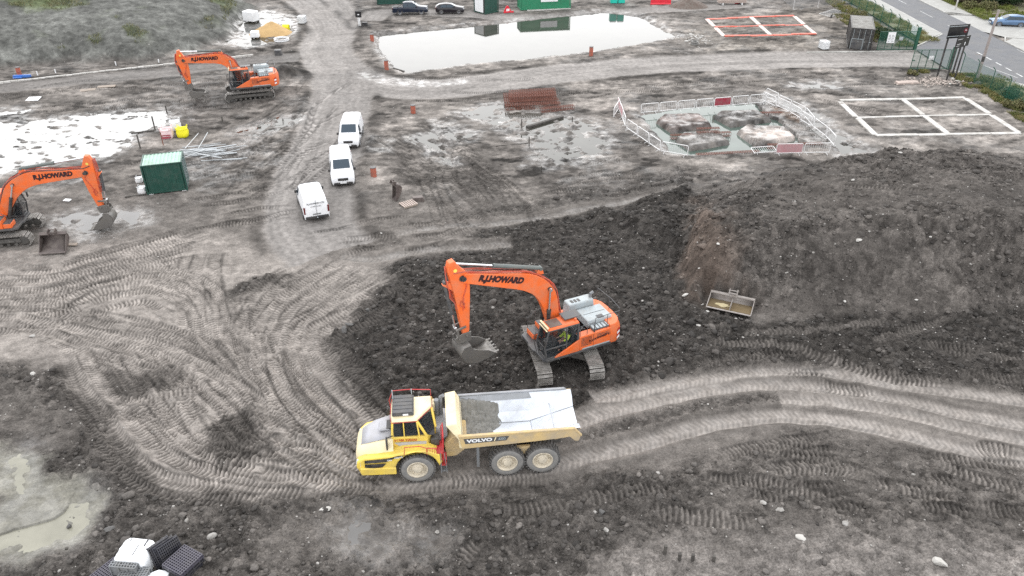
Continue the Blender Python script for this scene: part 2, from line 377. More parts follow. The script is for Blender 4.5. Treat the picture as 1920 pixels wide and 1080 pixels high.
LANES = [   # smooth wheel paths of the haul road: line, width, depth
    ([(1060,800),(1150,768),(1250,745),(1340,726),(1450,718),(1560,728),(1700,752),(1800,775),(2000,810)], 1.0, 0.10),
    ([(1110,750),(1180,738),(1300,712),(1420,696),(1540,698),(1660,718),(1780,735),(2000,760)], 0.8, 0.05),
    ([(700,905),(900,893),(1040,870),(1120,852),(1220,825),(1320,795),(1420,780),(1520,782),(1640,800),(1760,830),(2000,880)], 1.0, 0.10),
    ([(1460,750),(1560,752),(1680,775),(1800,800),(2000,840)], 0.8, 0.06),
    ([(640,480),(700,484),(800,468),(900,462),(960,458)], 1.0, 0.06),
    ([(740,440),(830,425),(950,418),(1100,392),(1240,365)], 0.9, 0.05),
]
TRK = [     # lug prints: line, width, pitch, slant, tone
    ([(378,470),(367,522),(374,578),(389,641),(418,681),(455,730),(500,775),(560,825),(640,880)], 0.85, .24, 0, 1.0),
    ([(396,560),(407,607),(444,652),(480,700),(540,770),(620,845),(690,885)], 0.85, .24, 0, 1.0),
    ([(760,525),(700,550),(660,580),(610,602),(582,620),(566,645),(580,672),(606,700),(650,750),(690,800),(720,850)], 0.85, .24, 0, 1.0),
    ([(700,512),(647,550),(610,580),(575,600),(556,625),(550,660),(566,700),(610,755),(660,815),(690,855)], 0.85, .24, 0, 1.05),
    ([(672,492),(622,525),(572,560),(540,590),(518,630),(516,680),(536,735),(580,795),(640,855)], 0.85, .24, 0, 1.0),
    ([(620,500),(570,530),(520,565),(490,610),(482,660),(496,720),(540,790),(610,850)], 0.7, .24, 0, 1.0),
    ([(560,500),(510,530),(470,570),(450,620),(456,680),(490,740)], 0.7, .24, 0, .95),
    ([(0,531),(92,526),(178,500),(296,467),(380,440)], 0.8, .22, .25, 1.05),
    ([(-60,548),(92,545),(185,520),(300,488),(370,475)], 0.8, .22, .25, 1.0),
    ([(0,574),(111,567),(185,537),(281,522),(356,548),(390,590)], 0.8, .22, 0, 1.05),
    ([(-60,600),(100,590),(200,560),(290,548),(350,575)], 0.8, .22, 0, 1.0),
    ([(22,592),(148,622),(237,637),(322,659),(370,681),(420,705),(470,745),(530,800)], 0.85, .24, 0, 1.05),
    ([(81,622),(167,655),(259,681),(333,700),(400,745),(450,800),(500,850)], 0.8, .24, 0, 1.0),
    ([(122,659),(148,718),(190,780),(236,848),(290,890),(380,912),(480,915)], 0.9, .24, .3, 1.1),
    ([(150,650),(190,715),(240,780),(290,835),(360,875),(460,898),(560,905)], 0.8, .24, .3, 1.0),
    ([(230,650),(270,720),(310,780),(360,830),(430,870),(520,890),(680,900)], 0.8, .24, 0, .95),
    ([(363,667),(341,726),(352,770),(380,815),(430,855),(500,880)], 0.8, .24, 0, 1.05),
    ([(190,740),(260,750),(340,735),(400,720)], 0.8, .24, 0, 1.1),
    ([(420,850),(470,835),(540,830),(600,850),(660,890)], 0.9, .24, .6, 1.1),
    ([(560,800),(620,840),(680,880),(740,905)], 0.8, .24, 0, 1.05),
    ([(1310,612),(1400,624),(1500,622),(1600,612),(1690,600)], 0.8, .26, .5, 1.15),
    ([(1300,640),(1400,645),(1480,652),(1580,685),(1680,708),(1800,722)], 0.8, .26, .3, 1.15),
    ([(1620,650),(1700,625),(1780,600)], 0.8, .26, -.4, 1.1),
    ([(1290,690),(1380,672),(1470,668)], 0.8, .26, .4, 1.1),
    ([(1330,862),(1400,842),(1480,828),(1560,822)], 0.9, .24, .3, 1.2),
    ([(1420,890),(1500,878),(1580,880),(1640,905)], 1.1, .24, .4, 1.2),
    ([(1330,905),(1420,908),(1500,925),(1590,945)], 0.9, .24, .0, 1.1),
    ([(1200,965),(1270,968),(1340,975),(1440,985)], 0.9, .26, .1, 1.2),
    ([(1740,870),(1800,890),(1880,910),(1960,930)], 0.8, .24, .2, 1.2),
    ([(1620,905),(1700,920),(1780,935)], 0.8, .24, .2, 1.1),
    ([(900,960),(1000,955),(1100,940),(1200,925),(1300,930)], 0.9, .26, .1, 1.1),
    ([(860,1060),(880,1040),(905,1020)], 0.8, .22, 0, 1.2),
    ([(480,890),(560,900),(640,912),(720,920)], 0.9, .22, .3, 1.1),
    ([(720,925),(840,905),(960,900),(1060,895)], 0.9, .22, .2, .9),
    ([(868,255),(850,300),(835,345),(838,390),(852,430)], 0.7, .22, 0, 1.0),
    ([(740,250),(770,300),(800,350),(820,410),(830,440)], 0.7, .22, 0, 1.0),
    ([(760,245),(795,295),(822,340),(842,385),(862,425)], 0.7, .22, 0, 1.0),
    ([(1550,335),(1640,340),(1740,352)], 0.6, .25, .4, 1.1),
    ([(1560,352),(1650,358),(1750,366)], 0.6, .25, -.4, 1.1),
    ([(1010,360),(1080,345),(1150,330),(1230,330)], 0.7, .25, .3, 1.1),
    ([(1020,345),(1090,330),(1160,318)], 0.7, .25, .3, 1.1),
    ([(480,420),(520,400),(560,395)], 0.6, .25, .3, 1.1),
    ([(470,330),(520,300),(570,250),(590,200)], 0.6, .25, .2, 1.0),
    ([(440,370),(500,330),(550,290),(600,220)], 0.6, .25, .2, 1.0),
    ([(630,450),(690,445),(760,452)], 0.7, .25, .3, 1.2),
]
TRKZ = {38: 3.7, 37: 3.6}
_rr = random.Random(21)
_extra = []
for t in TRK[:20]:
    for off in (-.95, .95, 1.9):
        g = GA(t[0]); d = np.gradient(g, axis=0); d /= np.linalg.norm(d, axis=1)[:, None]
        n_ = np.stack([-d[:, 1], d[:, 0]], 1)
        w_ = off + _rr.uniform(-.2, .2) + np.linspace(_rr.uniform(-.5, .5), _rr.uniform(-.5, .5), len(g))
        _extra.append((spline(g + n_ * w_[:, None], .35), .8, .24, _rr.choice([0, 0, .25, .4]), _rr.uniform(.72, 1.2)))
_rr.shuffle(_extra)
def _rand_rut(x0, x1, y0, y1, ax, ay, n, w=.5):
    for _ in range(n):
        x, y = _rr.uniform(x0, x1), _rr.uniform(y0, y1); L = _rr.uniform(.6, 1.3); c = _rr.uniform(-.25, .25)
        pts = [(x + ax * L * t + c * ay * math.sin(t * 3.1), y + ay * L * t - c * ax * .25 * math.sin(t * 3.1)) for t in (0, .33, .66, 1)]
        _extra.append((spline(GA(pts), .5), w * _rr.uniform(.7, 1.2), .24, _rr.choice([0, .3]), _rr.uniform(.75, 1.15)))
_rand_rut(690, 900, 220, 330, 130, 110, 22); _rand_rut(900, 1200, 270, 380, 150, -20, 14); _rand_rut(430, 560, 230, 380, 110, -90, 22)
_rand_rut(-40, 300, 160, 215, 260, -22, 16); _rand_rut(200, 420, 300, 450, 150, -25, 14); _rand_rut(700, 1500, 150, 190, 220, -10, 16); _rand_rut(1300, 1600, 130, 270, 160, 30, 12)
_rand_rut(560, 760, 420, 500, 120, -20, 8); _rand_rut(1380, 1850, 640, 720, 120, 10, 12, .8); _rand_rut(1250, 1850, 830, 960, 140, 15, 14, .8)
_tr = list(_extra)
for i, t in enumerate(TRK):
    z = 3.8 if i in (37, 38) else 0.0
    _tr.append((spline(GA(t[0], z), 0.35),) + tuple(t[1:]))
TRK = _tr
LANES = [(spline(GA(a), 0.5), b, c, .62 if k_ > 3 else 1.0) for k_, (a, b, c) in enumerate(LANES)]

# water sheets: outline, level, how far the bed goes down, lumps standing out of it, kind
PUD = {
    'pond': ([(706,66),(760,60),(880,49),(960,41),(1070,29),(1130,22),(1200,31),(1274,70),(1180,88),(1110,99),(1000,111),(900,121),(800,132),(765,139),(738,128),(722,108),(706,88)], -0.28, 0.35, 0.10, 'clear'),
    'lagoon': ([(-120,232),(0,228),(100,222),(200,211),(300,208),(332,218),(315,236),(262,250),(262,268),(210,294),(120,306),(60,318),(0,330),(-120,345)], -0.03, 0.10, 0.10, 'milk'),
    'lagoonstrip': ([(-120,212),(0,208),(60,204),(40,216),(-120,224)], -0.05, 0.06, 0.07, 'milk'),
    'rebarpool': ([(856,214),(905,198),(960,195),(1000,212),(1070,210),(1075,222),(1110,228),(1150,262),(1130,285),(1080,300),(1030,318),(1000,300),(1000,270),(960,258),(900,226)], -0.04, 0.06, 0.14, 'clear'),
    'midpool': ([(766,262),(800,252),(860,245),(890,252),(880,264),(830,268),(850,310),(820,300),(800,275)], -0.04, 0.06, 0.12, 'clear'),
    'westpool': ([(110,404),(150,396),(215,392),(268,402),(272,418),(215,428),(205,440),(150,448),(118,438)], -0.05, 0.08, 0.10, 'silt'),
    'footpool': ([(636,985),(665,968),(700,972),(742,1015),(715,1040),(680,1028),(640,1020)], -0.05, 0.09, 0.07, 'silt'),
    'smallpool': ([(786,1008),(812,1000),(832,1012),(826,1032),(800,1034)], -0.05, 0.08, 0.05, 'silt'),
    'olivepool': ([(-60,985),(20,952),(70,940),(160,925),(182,985),(150,1008),(60,1036),(-60,1066)], -0.04, 0.08, 0.035, 'olive'),
    'cornerpool': ([(8,860),(50,838),(64,850),(60,900),(40,932),(4,944)], -0.03, 0.06, 0.035, 'olive'),
    'basin': ([(1192,216),(1290,200),(1435,192),(1470,205),(1500,232),(1560,268),(1480,285),(1400,288),(1300,294),(1256,290),(1226,256)], -0.30, 0.30, 0.05, 'green'),
    'sidepool': ([(1440,178),(1500,196),(1545,212),(1560,240),(1600,262),(1640,286),(1570,292),(1556,266),(1510,234),(1478,208)], -0.06, 0.08, 0.10, 'clear'),
    'roadpool': ([(680,138),(720,148),(790,156),(860,152),(860,156),(790,161),(720,154),(676,142)], -0.02, 0.03, 0.02, 'clear'),
    'eastpool': ([(1480,158),(1530,153),(1580,158),(1560,166),(1500,168)], -0.04, 0.05, 0.10, 'clear'),
    'tarnpool': ([(410,82),(440,68),(450,40),(470,25),(500,22),(555,35),(550,58),(520,80),(470,90)], -0.05, 0.06, 0.06, 'clear'),
    'siltpool': ([(440,250),(520,222),(560,215),(560,225),(480,262)], -0.03, 0.02, 0.12, 'clear'),
}
PUDW = {k: (GA(v[0], v[1]), v[1], v[2], v[3], v[4]) for k, v in PUD.items()}
ISLES = [   # the four blocks of ground left standing in the flooded foundation, and the spoil along its edge
    ([(1232,224),(1245,214),(1310,212),(1334,232),(1262,243)], .55, .11, np.array([1.15,.9,.8])),
    ([(1340,216),(1352,208),(1420,206),(1446,222),(1372,232)], .55, .13, GREY),
    ([(1268,258),(1282,248),(1344,244),(1368,264),(1296,276)], .5, .14, GREY),
    ([(1384,244),(1400,234),(1470,236),(1492,256),(1418,270)], .55, .2, np.array([1.1,.95,.85])),
    ([(1448,200),(1462,198),(1500,218),(1496,228),(1478,222)], .6, .1, np.array([1.3,.9,.65])),
]
ISLES = [(GA(a, 0.1), b, c, d) for a, b, c, d in ISLES]

FLATS = []      # (outline world, level, feather)
def rect(cx, cy, hd, l, w):
    c, s = math.cos(hd), math.sin(hd)
    return np.array([[cx + c * a - s * b, cy + s * a + c * b] for a, b in ((l, w), (-l, w), (-l, -w), (l, -w))])

def ground(X, Y):
    """height, soil colour, wetness and lug-print co-ordinates for flat arrays of world points"""
    sh = X.shape
    # warped co-ordinates, so that no zone edge is a ruled line
    wx = X + (fbm(X * .35, Y * .35, 3, 31) - .5) * 2.2 + (fbm(X * 1.6, Y * 1.6, 2, 35) - .5) * .5
    wy = Y + (fbm(X * .35, Y * .35, 3, 41) - .5) * 2.2 + (fbm(X * 1.6, Y * 1.6, 2, 45) - .5) * .5
    alb = np.full(sh, 0.14); ro = np.full(sh, 0.35)
    tint = np.tile(GREY, sh + (1,))
    for poly, a, r, fe, tn in ZONES:
        k = sst(-fe, fe, sd_near(poly, wx, wy, 8))
        alb += (a - alb) * k; ro += (r - ro) * k
        tint += (tn - tint) * k[..., None]
    z = (fbm(X * .09, Y * .09, 3, 3) - .5) * .30
    # big hill, top left
    d = sd_near(HILL, X + (wx - X) * 1.5, Y + (wy - Y) * 1.5, 12)
    kh = sst(-.5, 1.5, d)
    zh = 4.6 * (1 - np.exp(-np.clip(d, 0, 80) / 9.0)) * (0.85 + .3 * fbm(X * .1, Y * .1, 3, 77))
    z = z + np.where(d > 0, zh, 0)
    gn = fbm(X * .12, Y * .12, 4, 91)
    grass = sst(.42, .6, gn) * sst(1, 7, d)
    ha = 0.10 + .05 * fbm(X * .3, Y * .3, 3, 93)
    alb += (ha - alb) * kh; ro += (.42 - ro) * kh
    tint += (np.array([.98, .98, .90]) - tint) * kh[..., None]
    tint += (np.array([.82, .98, .50]) - tint) * (grass * kh)[..., None]
    # spoil heap, right
    d = sd_near(HEAP, wx * .5 + X * .5, wy * .5 + Y * .5, 10)
    top = HEAPTOP_W
    dt = sd_near(top[:, :2], X, Y, 40)
    wsum = np.zeros(sh); hsum = np.zeros(sh)
    for q in top:
        w = 1.0 / ((X - q[0]) ** 2 + (Y - q[1]) ** 2 + 4.0); wsum += w; hsum += w * q[2]
    ht = hsum / wsum
    f = np.where(dt > 0, 1.0, np.clip(d, 0, None) / (np.clip(d, 0, None) + np.clip(-dt, 0, None) + 1e-6))
    f = np.where(d > 0, f, 0)
    f = f + (.75 * np.sin(f * math.pi * 2) / (2 * math.pi)) * -.35
    rill = (fbm(X * .55, Y * .55, 4, 55) - .5) * 1.1 * np.clip(f * (1 - f) * 4, 0, 1) + (fbm(X * .25, Y * .25, 3, 57) - .5) * .9 * f
    z = z * (1 - f) + f * ht + rill
    kz = sst(-.4, .8, d)
    hp = fbm(X * .3, Y * .3, 4, 61)
    ha = .058 + .045 * hp
    tint += (np.array([1.03, .92, .83]) - tint) * kz[..., None]
    left = sst(16.5, 13.0, X) * kz
    alb += (ha - alb) * kz; ro += (.62 + .4 * sst(.5, .62, fbm(X * .22, Y * .22, 3, 63)) - ro) * kz
    tint += (np.array([1.18, .92, .76]) - tint) * (left * .95 * sst(.36, .55, fbm(X * .6, Y * .6, 3, 65)))[..., None]
    # spill beside it
    d = sd_near(SPUR, wx, wy, 5); k = sst(-1.5, 2.0, d)
    z += 1.1 * k * (.7 + .6 * fbm(X * .5, Y * .5, 3, 67)); alb += (.045 - alb) * k; ro += (1.0 - ro) * k
    # small dark soil heap by the far excavator
    d = np.hypot(X - SOILHEAP[0], (Y - SOILHEAP[1]) * .9)
    k = np.clip(1 - d / 2.6, 0, 1); z += 1.3 * k * k * (3 - 2 * k) * .9
    alb += (.06 - alb) * sst(0, .3, k)
    # roads
    road = np.zeros(sh)
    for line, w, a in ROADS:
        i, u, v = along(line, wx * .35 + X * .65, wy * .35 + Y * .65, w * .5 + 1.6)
        if len(i):
            k = sst(w * .5 + .7, w * .5 - .3, np.abs(np.where(v > 90, 9, v)))
            road[i] = np.maximum(road[i], k)
            st = .6 * (vn(u * .05, v * 3.1, 5) - .5) + .6 * (vn(u * .03, v * 1.1, 6) - .5)
            alb[i] += (a * (1 + .45 * st) - alb[i]) * k
            ro[i] += (.05 - ro[i]) * k
            tint[i] += (np.array([1.0, .925, .865]) - tint[i]) * k[:, None]
            z[i] = z[i] * (1 - .6 * k) + (-.03 * k + .05 * st * k)
            z[i] += .10 * np.exp(-((np.abs(v) - w * .5 - .7) / .4) ** 2) * (v < 90) * vn(u * .8, v, 8)
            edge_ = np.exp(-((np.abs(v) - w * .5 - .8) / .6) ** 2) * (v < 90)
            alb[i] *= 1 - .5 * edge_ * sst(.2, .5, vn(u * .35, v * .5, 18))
    # standing blocks in the flooded foundation
    isl = np.zeros(sh)
    for poly, hgt, a, tn in ISLES:
        d = sd_near(poly, wx * .1 + X * .9, wy * .1 + Y * .9, 3)
        k = sst(-.3, .15, d); isl = np.maximum(isl, k)
        alb += (a * (.7 + .6 * fbm(X * .9, Y * .9, 3, 71)) - alb) * k
        tint += (tn - tint) * k[..., None]
    # puddle beds
    wet = np.zeros(sh); wetz = np.full(sh, -99.0)
    n1 = fbm(X * .8, Y * .8, 4, 81) - .5
    n2 = fbm(X * .3, Y * .3, 3, 83) - .5
    n3 = np.clip(fbm(X * 1.1, Y * 1.4, 4, 85) - .54, 0, 1) * 4
    for nm, (poly, lev, dep, lump, kind) in PUDW.items():
        wk = .25 if nm in ('pond', 'basin') else .6
        d = sd_near(poly, wx * wk + X * (1 - wk), wy * wk + Y * (1 - wk), 6)
        k = sst(-.9, .7, d)
        bed = lev - dep * sst(-.2, 1.2, d) + lump * 2.2 * n1 + lump * 1.0 * n2 + lump * 1.7 * n3 + .01
        z = z * (1 - k) + bed * k
        rim = (d > -2.2) & (d <= .02)
        z = np.where(rim, np.maximum(z, lev + .015 + .05 * np.clip(-d, 0, 1)), z)
        ro += (.12 - ro) * k * .8
        wet = np.maximum(wet, sst(-1.6, -.1, d))
    z = z * (1 - isl) + isl * (.16 + .10 * n1)
    # general lumps and grain
    z += ro * .16 * (fbm(X * .9, Y * .9, 4, 11) - .5)
    wetr = fbm(X * .23, Y * .23, 4, 21)
    far = sst(52, 64, Y)
    flat = sst(-4, 6, sd_near(FLOODY, X, Y, 20))
    wet = np.maximum(wet, sst(.50, .62, wetr) * (.35 + .6 * flat) * far * (1 - kh) * (1 - .5 * road))
    dry = fbm(X * .5 + 9, Y * .5, 5, 25)
    dry2 = fbm(X * 1.3 + 4, Y * 1.7, 4, 26)
    alb = alb * (1 + (.9 * dry - .45) * (1 - .7 * road) * (.35 + .65 * far)) * (1 + (dry2 - .5) * (.7 + .6 * far) * (1 - .85 * road))
    fl = far * (1 - kh) * (1 - .8 * road)
    alb = alb * (1 + fl * (.55 * sst(.50, .66, fbm(X * .22, Y * .40, 5, 27)) - .34 * sst(.50, .64, fbm(X * .16 + 5, Y * .5, 5, 28)) - .45 * sst(.56, .62, fbm(X * .6 + 5, Y * 1.3, 4, 29))))
    lanem = np.zeros(sh)
    for line, w, dep, lt in LANES:
        i, u, v = along(line, X + (wx - X) * .15, Y + (wy - Y) * .15, w + .9)
        if len(i):
            v = np.where(v > 90, 9, v)
            k = sst(w * .62, w * .38, np.abs(v))
            z[i] += -dep * k + dep * .8 * np.exp(-((np.abs(v) - w * .8) / .2) ** 2)
            tone = .225 * lt * (.78 + .44 * vn(u * .12, v * 4.5, 15)) * (.86 + .28 * sst(.3, .7, .5 + .5 * np.sin((u + .5 * np.abs(v)) * 2 * math.pi / .3)))
            side = sst(w * 1.25, w * .5, np.abs(v))
            alb[i] += (.17 * (.5 + vn(u * .1, v * 3, 16)) - alb[i]) * side * .75
            alb[i] += (tone - alb[i]) * k
            ro[i] *= (1 - .92 * k) * (1 - .5 * side)
            lanem[i] = np.maximum(lanem[i], k)
    # clods of several sizes
    rp = np.clip(ro * (.55 + .9 * fbm(X * .45, Y * .45, 4, 33)), 0, 1.25)
    f1, f2, r = worley(X / .85 + (wx - X) * .4, Y / .85 + (wy - Y) * .4, 3)
    c1 = np.clip(1 - f1 * (1.25 + .5 * vn(X * 6, Y * 6, 2)), 0, 1) * (r > .62) * (.3 + r)
    g1, g2, r2 = worley(X / .36 + (wx - X) * .5, Y / .36 + (wy - Y) * .5, 9)
    c2 = np.clip(1 - g1 * (1.15 + .6 * vn(X * 11, Y * 11, 6)), 0, 1) * (r2 > .3) * (.2 + r2)
    q1, q2, r3 = worley(X / .17, Y / .17, 19)
    c3 = np.clip(1 - q1 * 1.25, 0, 1) * (.2 + r3)
    rg = 1 - np.abs(2 * fbm(X * 1.5, Y * 1.5, 5, 37, .6) - 1) * 2.2
    cl = rp ** 1.4 * (.16 * np.sqrt(c1) + .12 * np.sqrt(c2) + .05 * c3 + .12 * rg)
    rm = sst(.25, .9, rp)
    alb = alb * (1 + rm * (.7 * (r - .65) * (c1 > .1) + .6 * (r2 - .5) + .5 * (r3 - .5)) * (1 - .8 * lanem))
    z += cl * (1 - road * .9)
    # lug prints
    trk = np.zeros(sh + (3,)); alb0 = alb.copy()
    for line, w, pitch, sl, tone in TRK:
        i, u, v = along(line, X + (wx - X) * .12, Y + (wy - Y) * .12, w * .5 + .5)
        if not len(i): continue
        v = np.where(v > 90, 9, v)
        Ls = float(np.sum(np.hypot(*np.diff(line, axis=0).T))); fe_ = min(2.2, Ls * .3)
        k = sst(w * .56, w * .44, np.abs(v)) * sst(0, fe_, u) * sst(0, fe_, Ls - u) * sst(.2, .32, fbm(X[i] * .7, Y[i] * .7, 3, 99))
        ph = (u + sl * np.abs(v)) / pitch
        bar = .5 + .5 * np.sin(ph * 2 * math.pi)
        bar = sst(.25, .75, bar)
        b2 = np.exp(-((np.abs(v) - w * .62) / .13) ** 2)
        z[i] = z[i] + k * (-.075 - ro[i] * .05 + .07 * bar) + .04 * b2 * (.3 + vn(u * 1.3, v, 4))
        ro[i] *= (1 - .75 * k)
        alb[i] = alb[i] * (1 - k) + k * np.maximum(alb0[i], .085) * tone * (1 + (.6 * bar - .36) * (1 - .45 * sst(.3, .8, ro[i])) * (.4 + 1.1 * fbm(X[i] * .5, Y[i] * .5, 3, 98)))
        alb[i] *= 1 - .36 * np.exp(-((np.abs(v) - w * .52) / .09) ** 2) * sst(.25, .6, vn(u * .6, v * 0 + w, 44))  # dark line along print edges: groove shadow and wet soil both painted into albedo
        trk[i, 0] = trk[i, 0] * (1 - (k > .5)) + ph * (k > .5)
        trk[i, 2] = np.maximum(trk[i, 2] * (1 - k), k)
    # made-level footings
    for poly, lev, fe in FLATS:
        d = sd_near(poly, X, Y, fe + .5)
        k = sst(-fe, 0, d)
        z = z * (1 - k) + lev * k
    wet = np.clip(np.maximum(wet, .55 * lanem), 0, 1)
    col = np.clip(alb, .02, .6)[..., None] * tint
    return z, col, wet, trk, ro
def gz(x, y):
    return float(ground(np.array([float(x)]), np.array([float(y)]))[0][0])
# ------------------------------------------------------------------ footprints that the machines and stores stand on
FLATS += [
    (rect(2.85, 36.4, rad(97), 2.7, 2.1), 0.0, .7),
    (rect(-1.4, 27.05, rad(5.5), 4.3, 1.7), -0.02, .8),
    (rect(-28.9, 84.2, rad(198), 2.9, 1.9), 0.0, .8),
    (rect(-37.9, 51.1, rad(10), 2.9, 1.9), 0.0, .8),
    (rect(13.9, 41.75, rad(-23), 1.55, .95), 0.0, .6),
    (rect(-28.95, 60.2, rad(17), 1.7, 1.4), 0.0, .5),
]
# ------------------------------------------------------------------ the ground sheet: fine near, coarse far, on to the horizon
def make_ground():
    pys = np.concatenate([np.linspace(1240, -60, 960), np.array([-90, -130, -180, -230, -280, -320, -345, -358])])
    pxs = np.concatenate([[-2600, -1500, -800], np.linspace(-330, 2250, 1260), [2700, 3400, 4500]])
    v = (pys - 540) / FPX
    dy, dz = _cp - v * _sp, -_sp - v * _cp
    t = -CAMH / dz
    Y = dy * t
    u = (pxs - 960) / FPX
    X = u[None, :] * t[:, None]
    Y = np.repeat(Y[:, None], len(pxs), 1)
    nr, nc = X.shape
    Xf, Yf = X.ravel(), Y.ravel()
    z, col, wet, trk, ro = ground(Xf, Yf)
    me = bpy.data.meshes.new('ground')
    co = np.stack([Xf, Yf, z], 1).astype(np.float32)
    me.vertices.add(len(co)); me.vertices.foreach_set('co', co.ravel())
    idx = np.arange(nr * nc).reshape(nr, nc)
    a, b, c, d = idx[:-1, :-1].ravel(), idx[:-1, 1:].ravel(), idx[1:, 1:].ravel(), idx[1:, :-1].ravel()
    q = np.stack([a, b, c, d], 1).astype(np.int32)
    me.loops.add(q.size); me.loops.foreach_set('vertex_index', q.ravel())
    me.polygons.add(len(q)); me.polygons.foreach_set('loop_start', np.arange(0, q.size, 4, dtype=np.int32))
    me.polygons.foreach_set('use_smooth', np.ones(len(q), bool))
    me.update(calc_edges=True)
    at = me.attributes.new('soil', 'FLOAT_COLOR', 'POINT')
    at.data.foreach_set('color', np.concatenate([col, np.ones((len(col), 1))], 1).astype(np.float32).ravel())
    at = me.attributes.new('wet', 'FLOAT', 'POINT'); at.data.foreach_set('value', wet.astype(np.float32))
    at = me.attributes.new('lumps', 'FLOAT', 'POINT'); at.data.foreach_set('value', ro.astype(np.float32))
    me.materials.append(soil_mat())
    o = bpy.data.objects.new('ground', me); COL.objects.link(o)
    o['kind'] = 'structure'
    return o, (Xf, Yf, z, col, ro)
def soil_mat():
    m = bpy.data.materials.new('site_soil'); m.use_nodes = True
    nt = m.node_tree; b = nt.nodes['Principled BSDF']
    geo = nd(nt, 'ShaderNodeNewGeometry')
    co = geo.outputs['Position']
    ac = nd(nt, 'ShaderNodeAttribute', attribute_name='soil')
    aw = nd(nt, 'ShaderNodeAttribute', attribute_name='wet')
    al = nd(nt, 'ShaderNodeAttribute', attribute_name='lumps')
    n1 = noise(nt, co, 2.2, 5, 0.65)
    n2 = noise(nt, co, 11.0, 4, 0.7, 5)
    f1 = ramp(nt, n1, [(0.3, 0.62), (0.7, 1.32)])
    f2 = ramp(nt, n2, [(0.28, 0.42), (0.72, 1.5)])
    c = mixc(nt, 0.8, ac.outputs['Color'], f1, 'MULTIPLY')
    fm = nd(nt, 'ShaderNodeMapRange'); nt.links.new(al.outputs['Fac'], fm.inputs[0]); fm.inputs[2].default_value = .5; fm.inputs[3].default_value = .22; fm.inputs[4].default_value = .9
    c = mixc(nt, fm.outputs[0], c, f2, 'MULTIPLY')
    n3 = noise(nt, co, 26.0, 2, 0.5, 8)
    peb = ramp(nt, n3, [(0.66, 0.0), (0.72, 1.0)])
    mm = nd(nt, 'ShaderNodeMath', operation='MULTIPLY'); nt.links.new(peb, mm.inputs[0]); mm.inputs[1].default_value = 0.4
    c = mixc(nt, mm.outputs[0], c, (0.3, 0.285, 0.26))
    nt.links.new(c, b.inputs['Base Color'])
    n4 = noise(nt, co, 1.1, 4, 0.6, 13)
    ml = nd(nt, 'ShaderNodeMath', operation='MULTIPLY'); nt.links.new(ramp(nt, n4, [(0.38, 0.2), (0.6, 1.0)]), ml.inputs[0]); nt.links.new(aw.outputs['Fac'], ml.inputs[1])
    mr = nd(nt, 'ShaderNodeMapRange'); nt.links.new(ml.outputs[0], mr.inputs[0])
    mr.inputs[3].default_value = 0.92; mr.inputs[4].default_value = 0.2
    nt.links.new(mr.outputs[0], b.inputs['Roughness'])
    ms = nd(nt, 'ShaderNodeMapRange'); nt.links.new(ml.outputs[0], ms.inputs[0]); ms.inputs[3].default_value = 0.08; ms.inputs[4].default_value = 0.5
    nt.links.new(ms.outputs[0], b.inputs['Specular IOR Level'])
    bp = nd(nt, 'ShaderNodeBump'); bp.inputs['Distance'].default_value = 0.12
    bs = nd(nt, 'ShaderNodeMapRange'); nt.links.new(al.outputs['Fac'], bs.inputs[0]); bs.inputs[3].default_value = 0.12; bs.inputs[4].default_value = 0.75
    nt.links.new(bs.outputs[0], bp.inputs['Strength'])
    nt.links.new(noise(nt, co, 7.0, 6, 0.7, 2), bp.inputs['Height'])
    nt.links.new(bp.outputs[0], b.inputs['Normal'])
    return m
def water_mat(name, col, rough=0.04, bump=0.03, scum=0.0):
    m = bpy.data.materials.new(name); m.use_nodes = True
    nt = m.node_tree; b = nt.nodes['Principled BSDF']
    geo = nd(nt, 'ShaderNodeNewGeometry'); co = geo.outputs['Position']
    f = ramp(nt, noise(nt, co, 0.5, 4, 0.6), [(0.35, 0.85), (0.65, 1.12)])
    c = mixc(nt, 1.0, col, f, 'MULTIPLY')
    if scum:
        c = mixc(nt, ramp(nt, noise(nt, co, 1.6, 6, 0.7, 4), [(0.55, 0.0), (0.75, scum)]), c, (0.34, 0.32, 0.27))
    nt.links.new(c, b.inputs['Base Color'])
    b.inputs['Roughness'].default_value = rough
    b.inputs['IOR'].default_value = 1.333
    bp = nd(nt, 'ShaderNodeBump'); bp.inputs['Strength'].default_value = bump; bp.inputs['Distance'].default_value = 0.02
    nt.links.new(noise(nt, co, 4.0, 2), bp.inputs['Height'])
    nt.links.new(bp.outputs[0], b.inputs['Normal'])
    return m
WATER = {'milk': water_mat('milky_lime_water', (0.30, 0.295, 0.285), 0.08), 'clear': water_mat('rain_water', (0.05, 0.048, 0.04)), 'silt': water_mat('silty_water', (0.13, 0.125, 0.12), 0.12),
         'olive': water_mat('olive_water', (0.235, 0.225, 0.18), 0.25, .05, .5), 'green': water_mat('milky_green_water', (0.075, 0.10, 0.085), 0.08)}
def make_water():
    for nm, (poly, lev, dep, lump, kind) in PUDW.items():
        c = poly.mean(0)
        d = poly - c
        p = c + d * (1 + 1.0 / np.maximum(np.linalg.norm(d, axis=1, keepdims=True), 1.0))
        me = bpy.data.meshes.new('puddle')
        me.from_pydata([(x, y, lev) for x, y in p], [], [list(range(len(p)))])
        if me.polygons[0].normal.z < 0: me.flip_normals()
        me.materials.append(WATER[kind])
        nme = {'pond': 'pond_water', 'basin': 'foundation_water'}.get(nm, 'puddle')
        o = bpy.data.objects.new(nme, me); COL.objects.link(o); o['kind'] = 'structure'
ground_ob, GD = make_ground()
make_water()
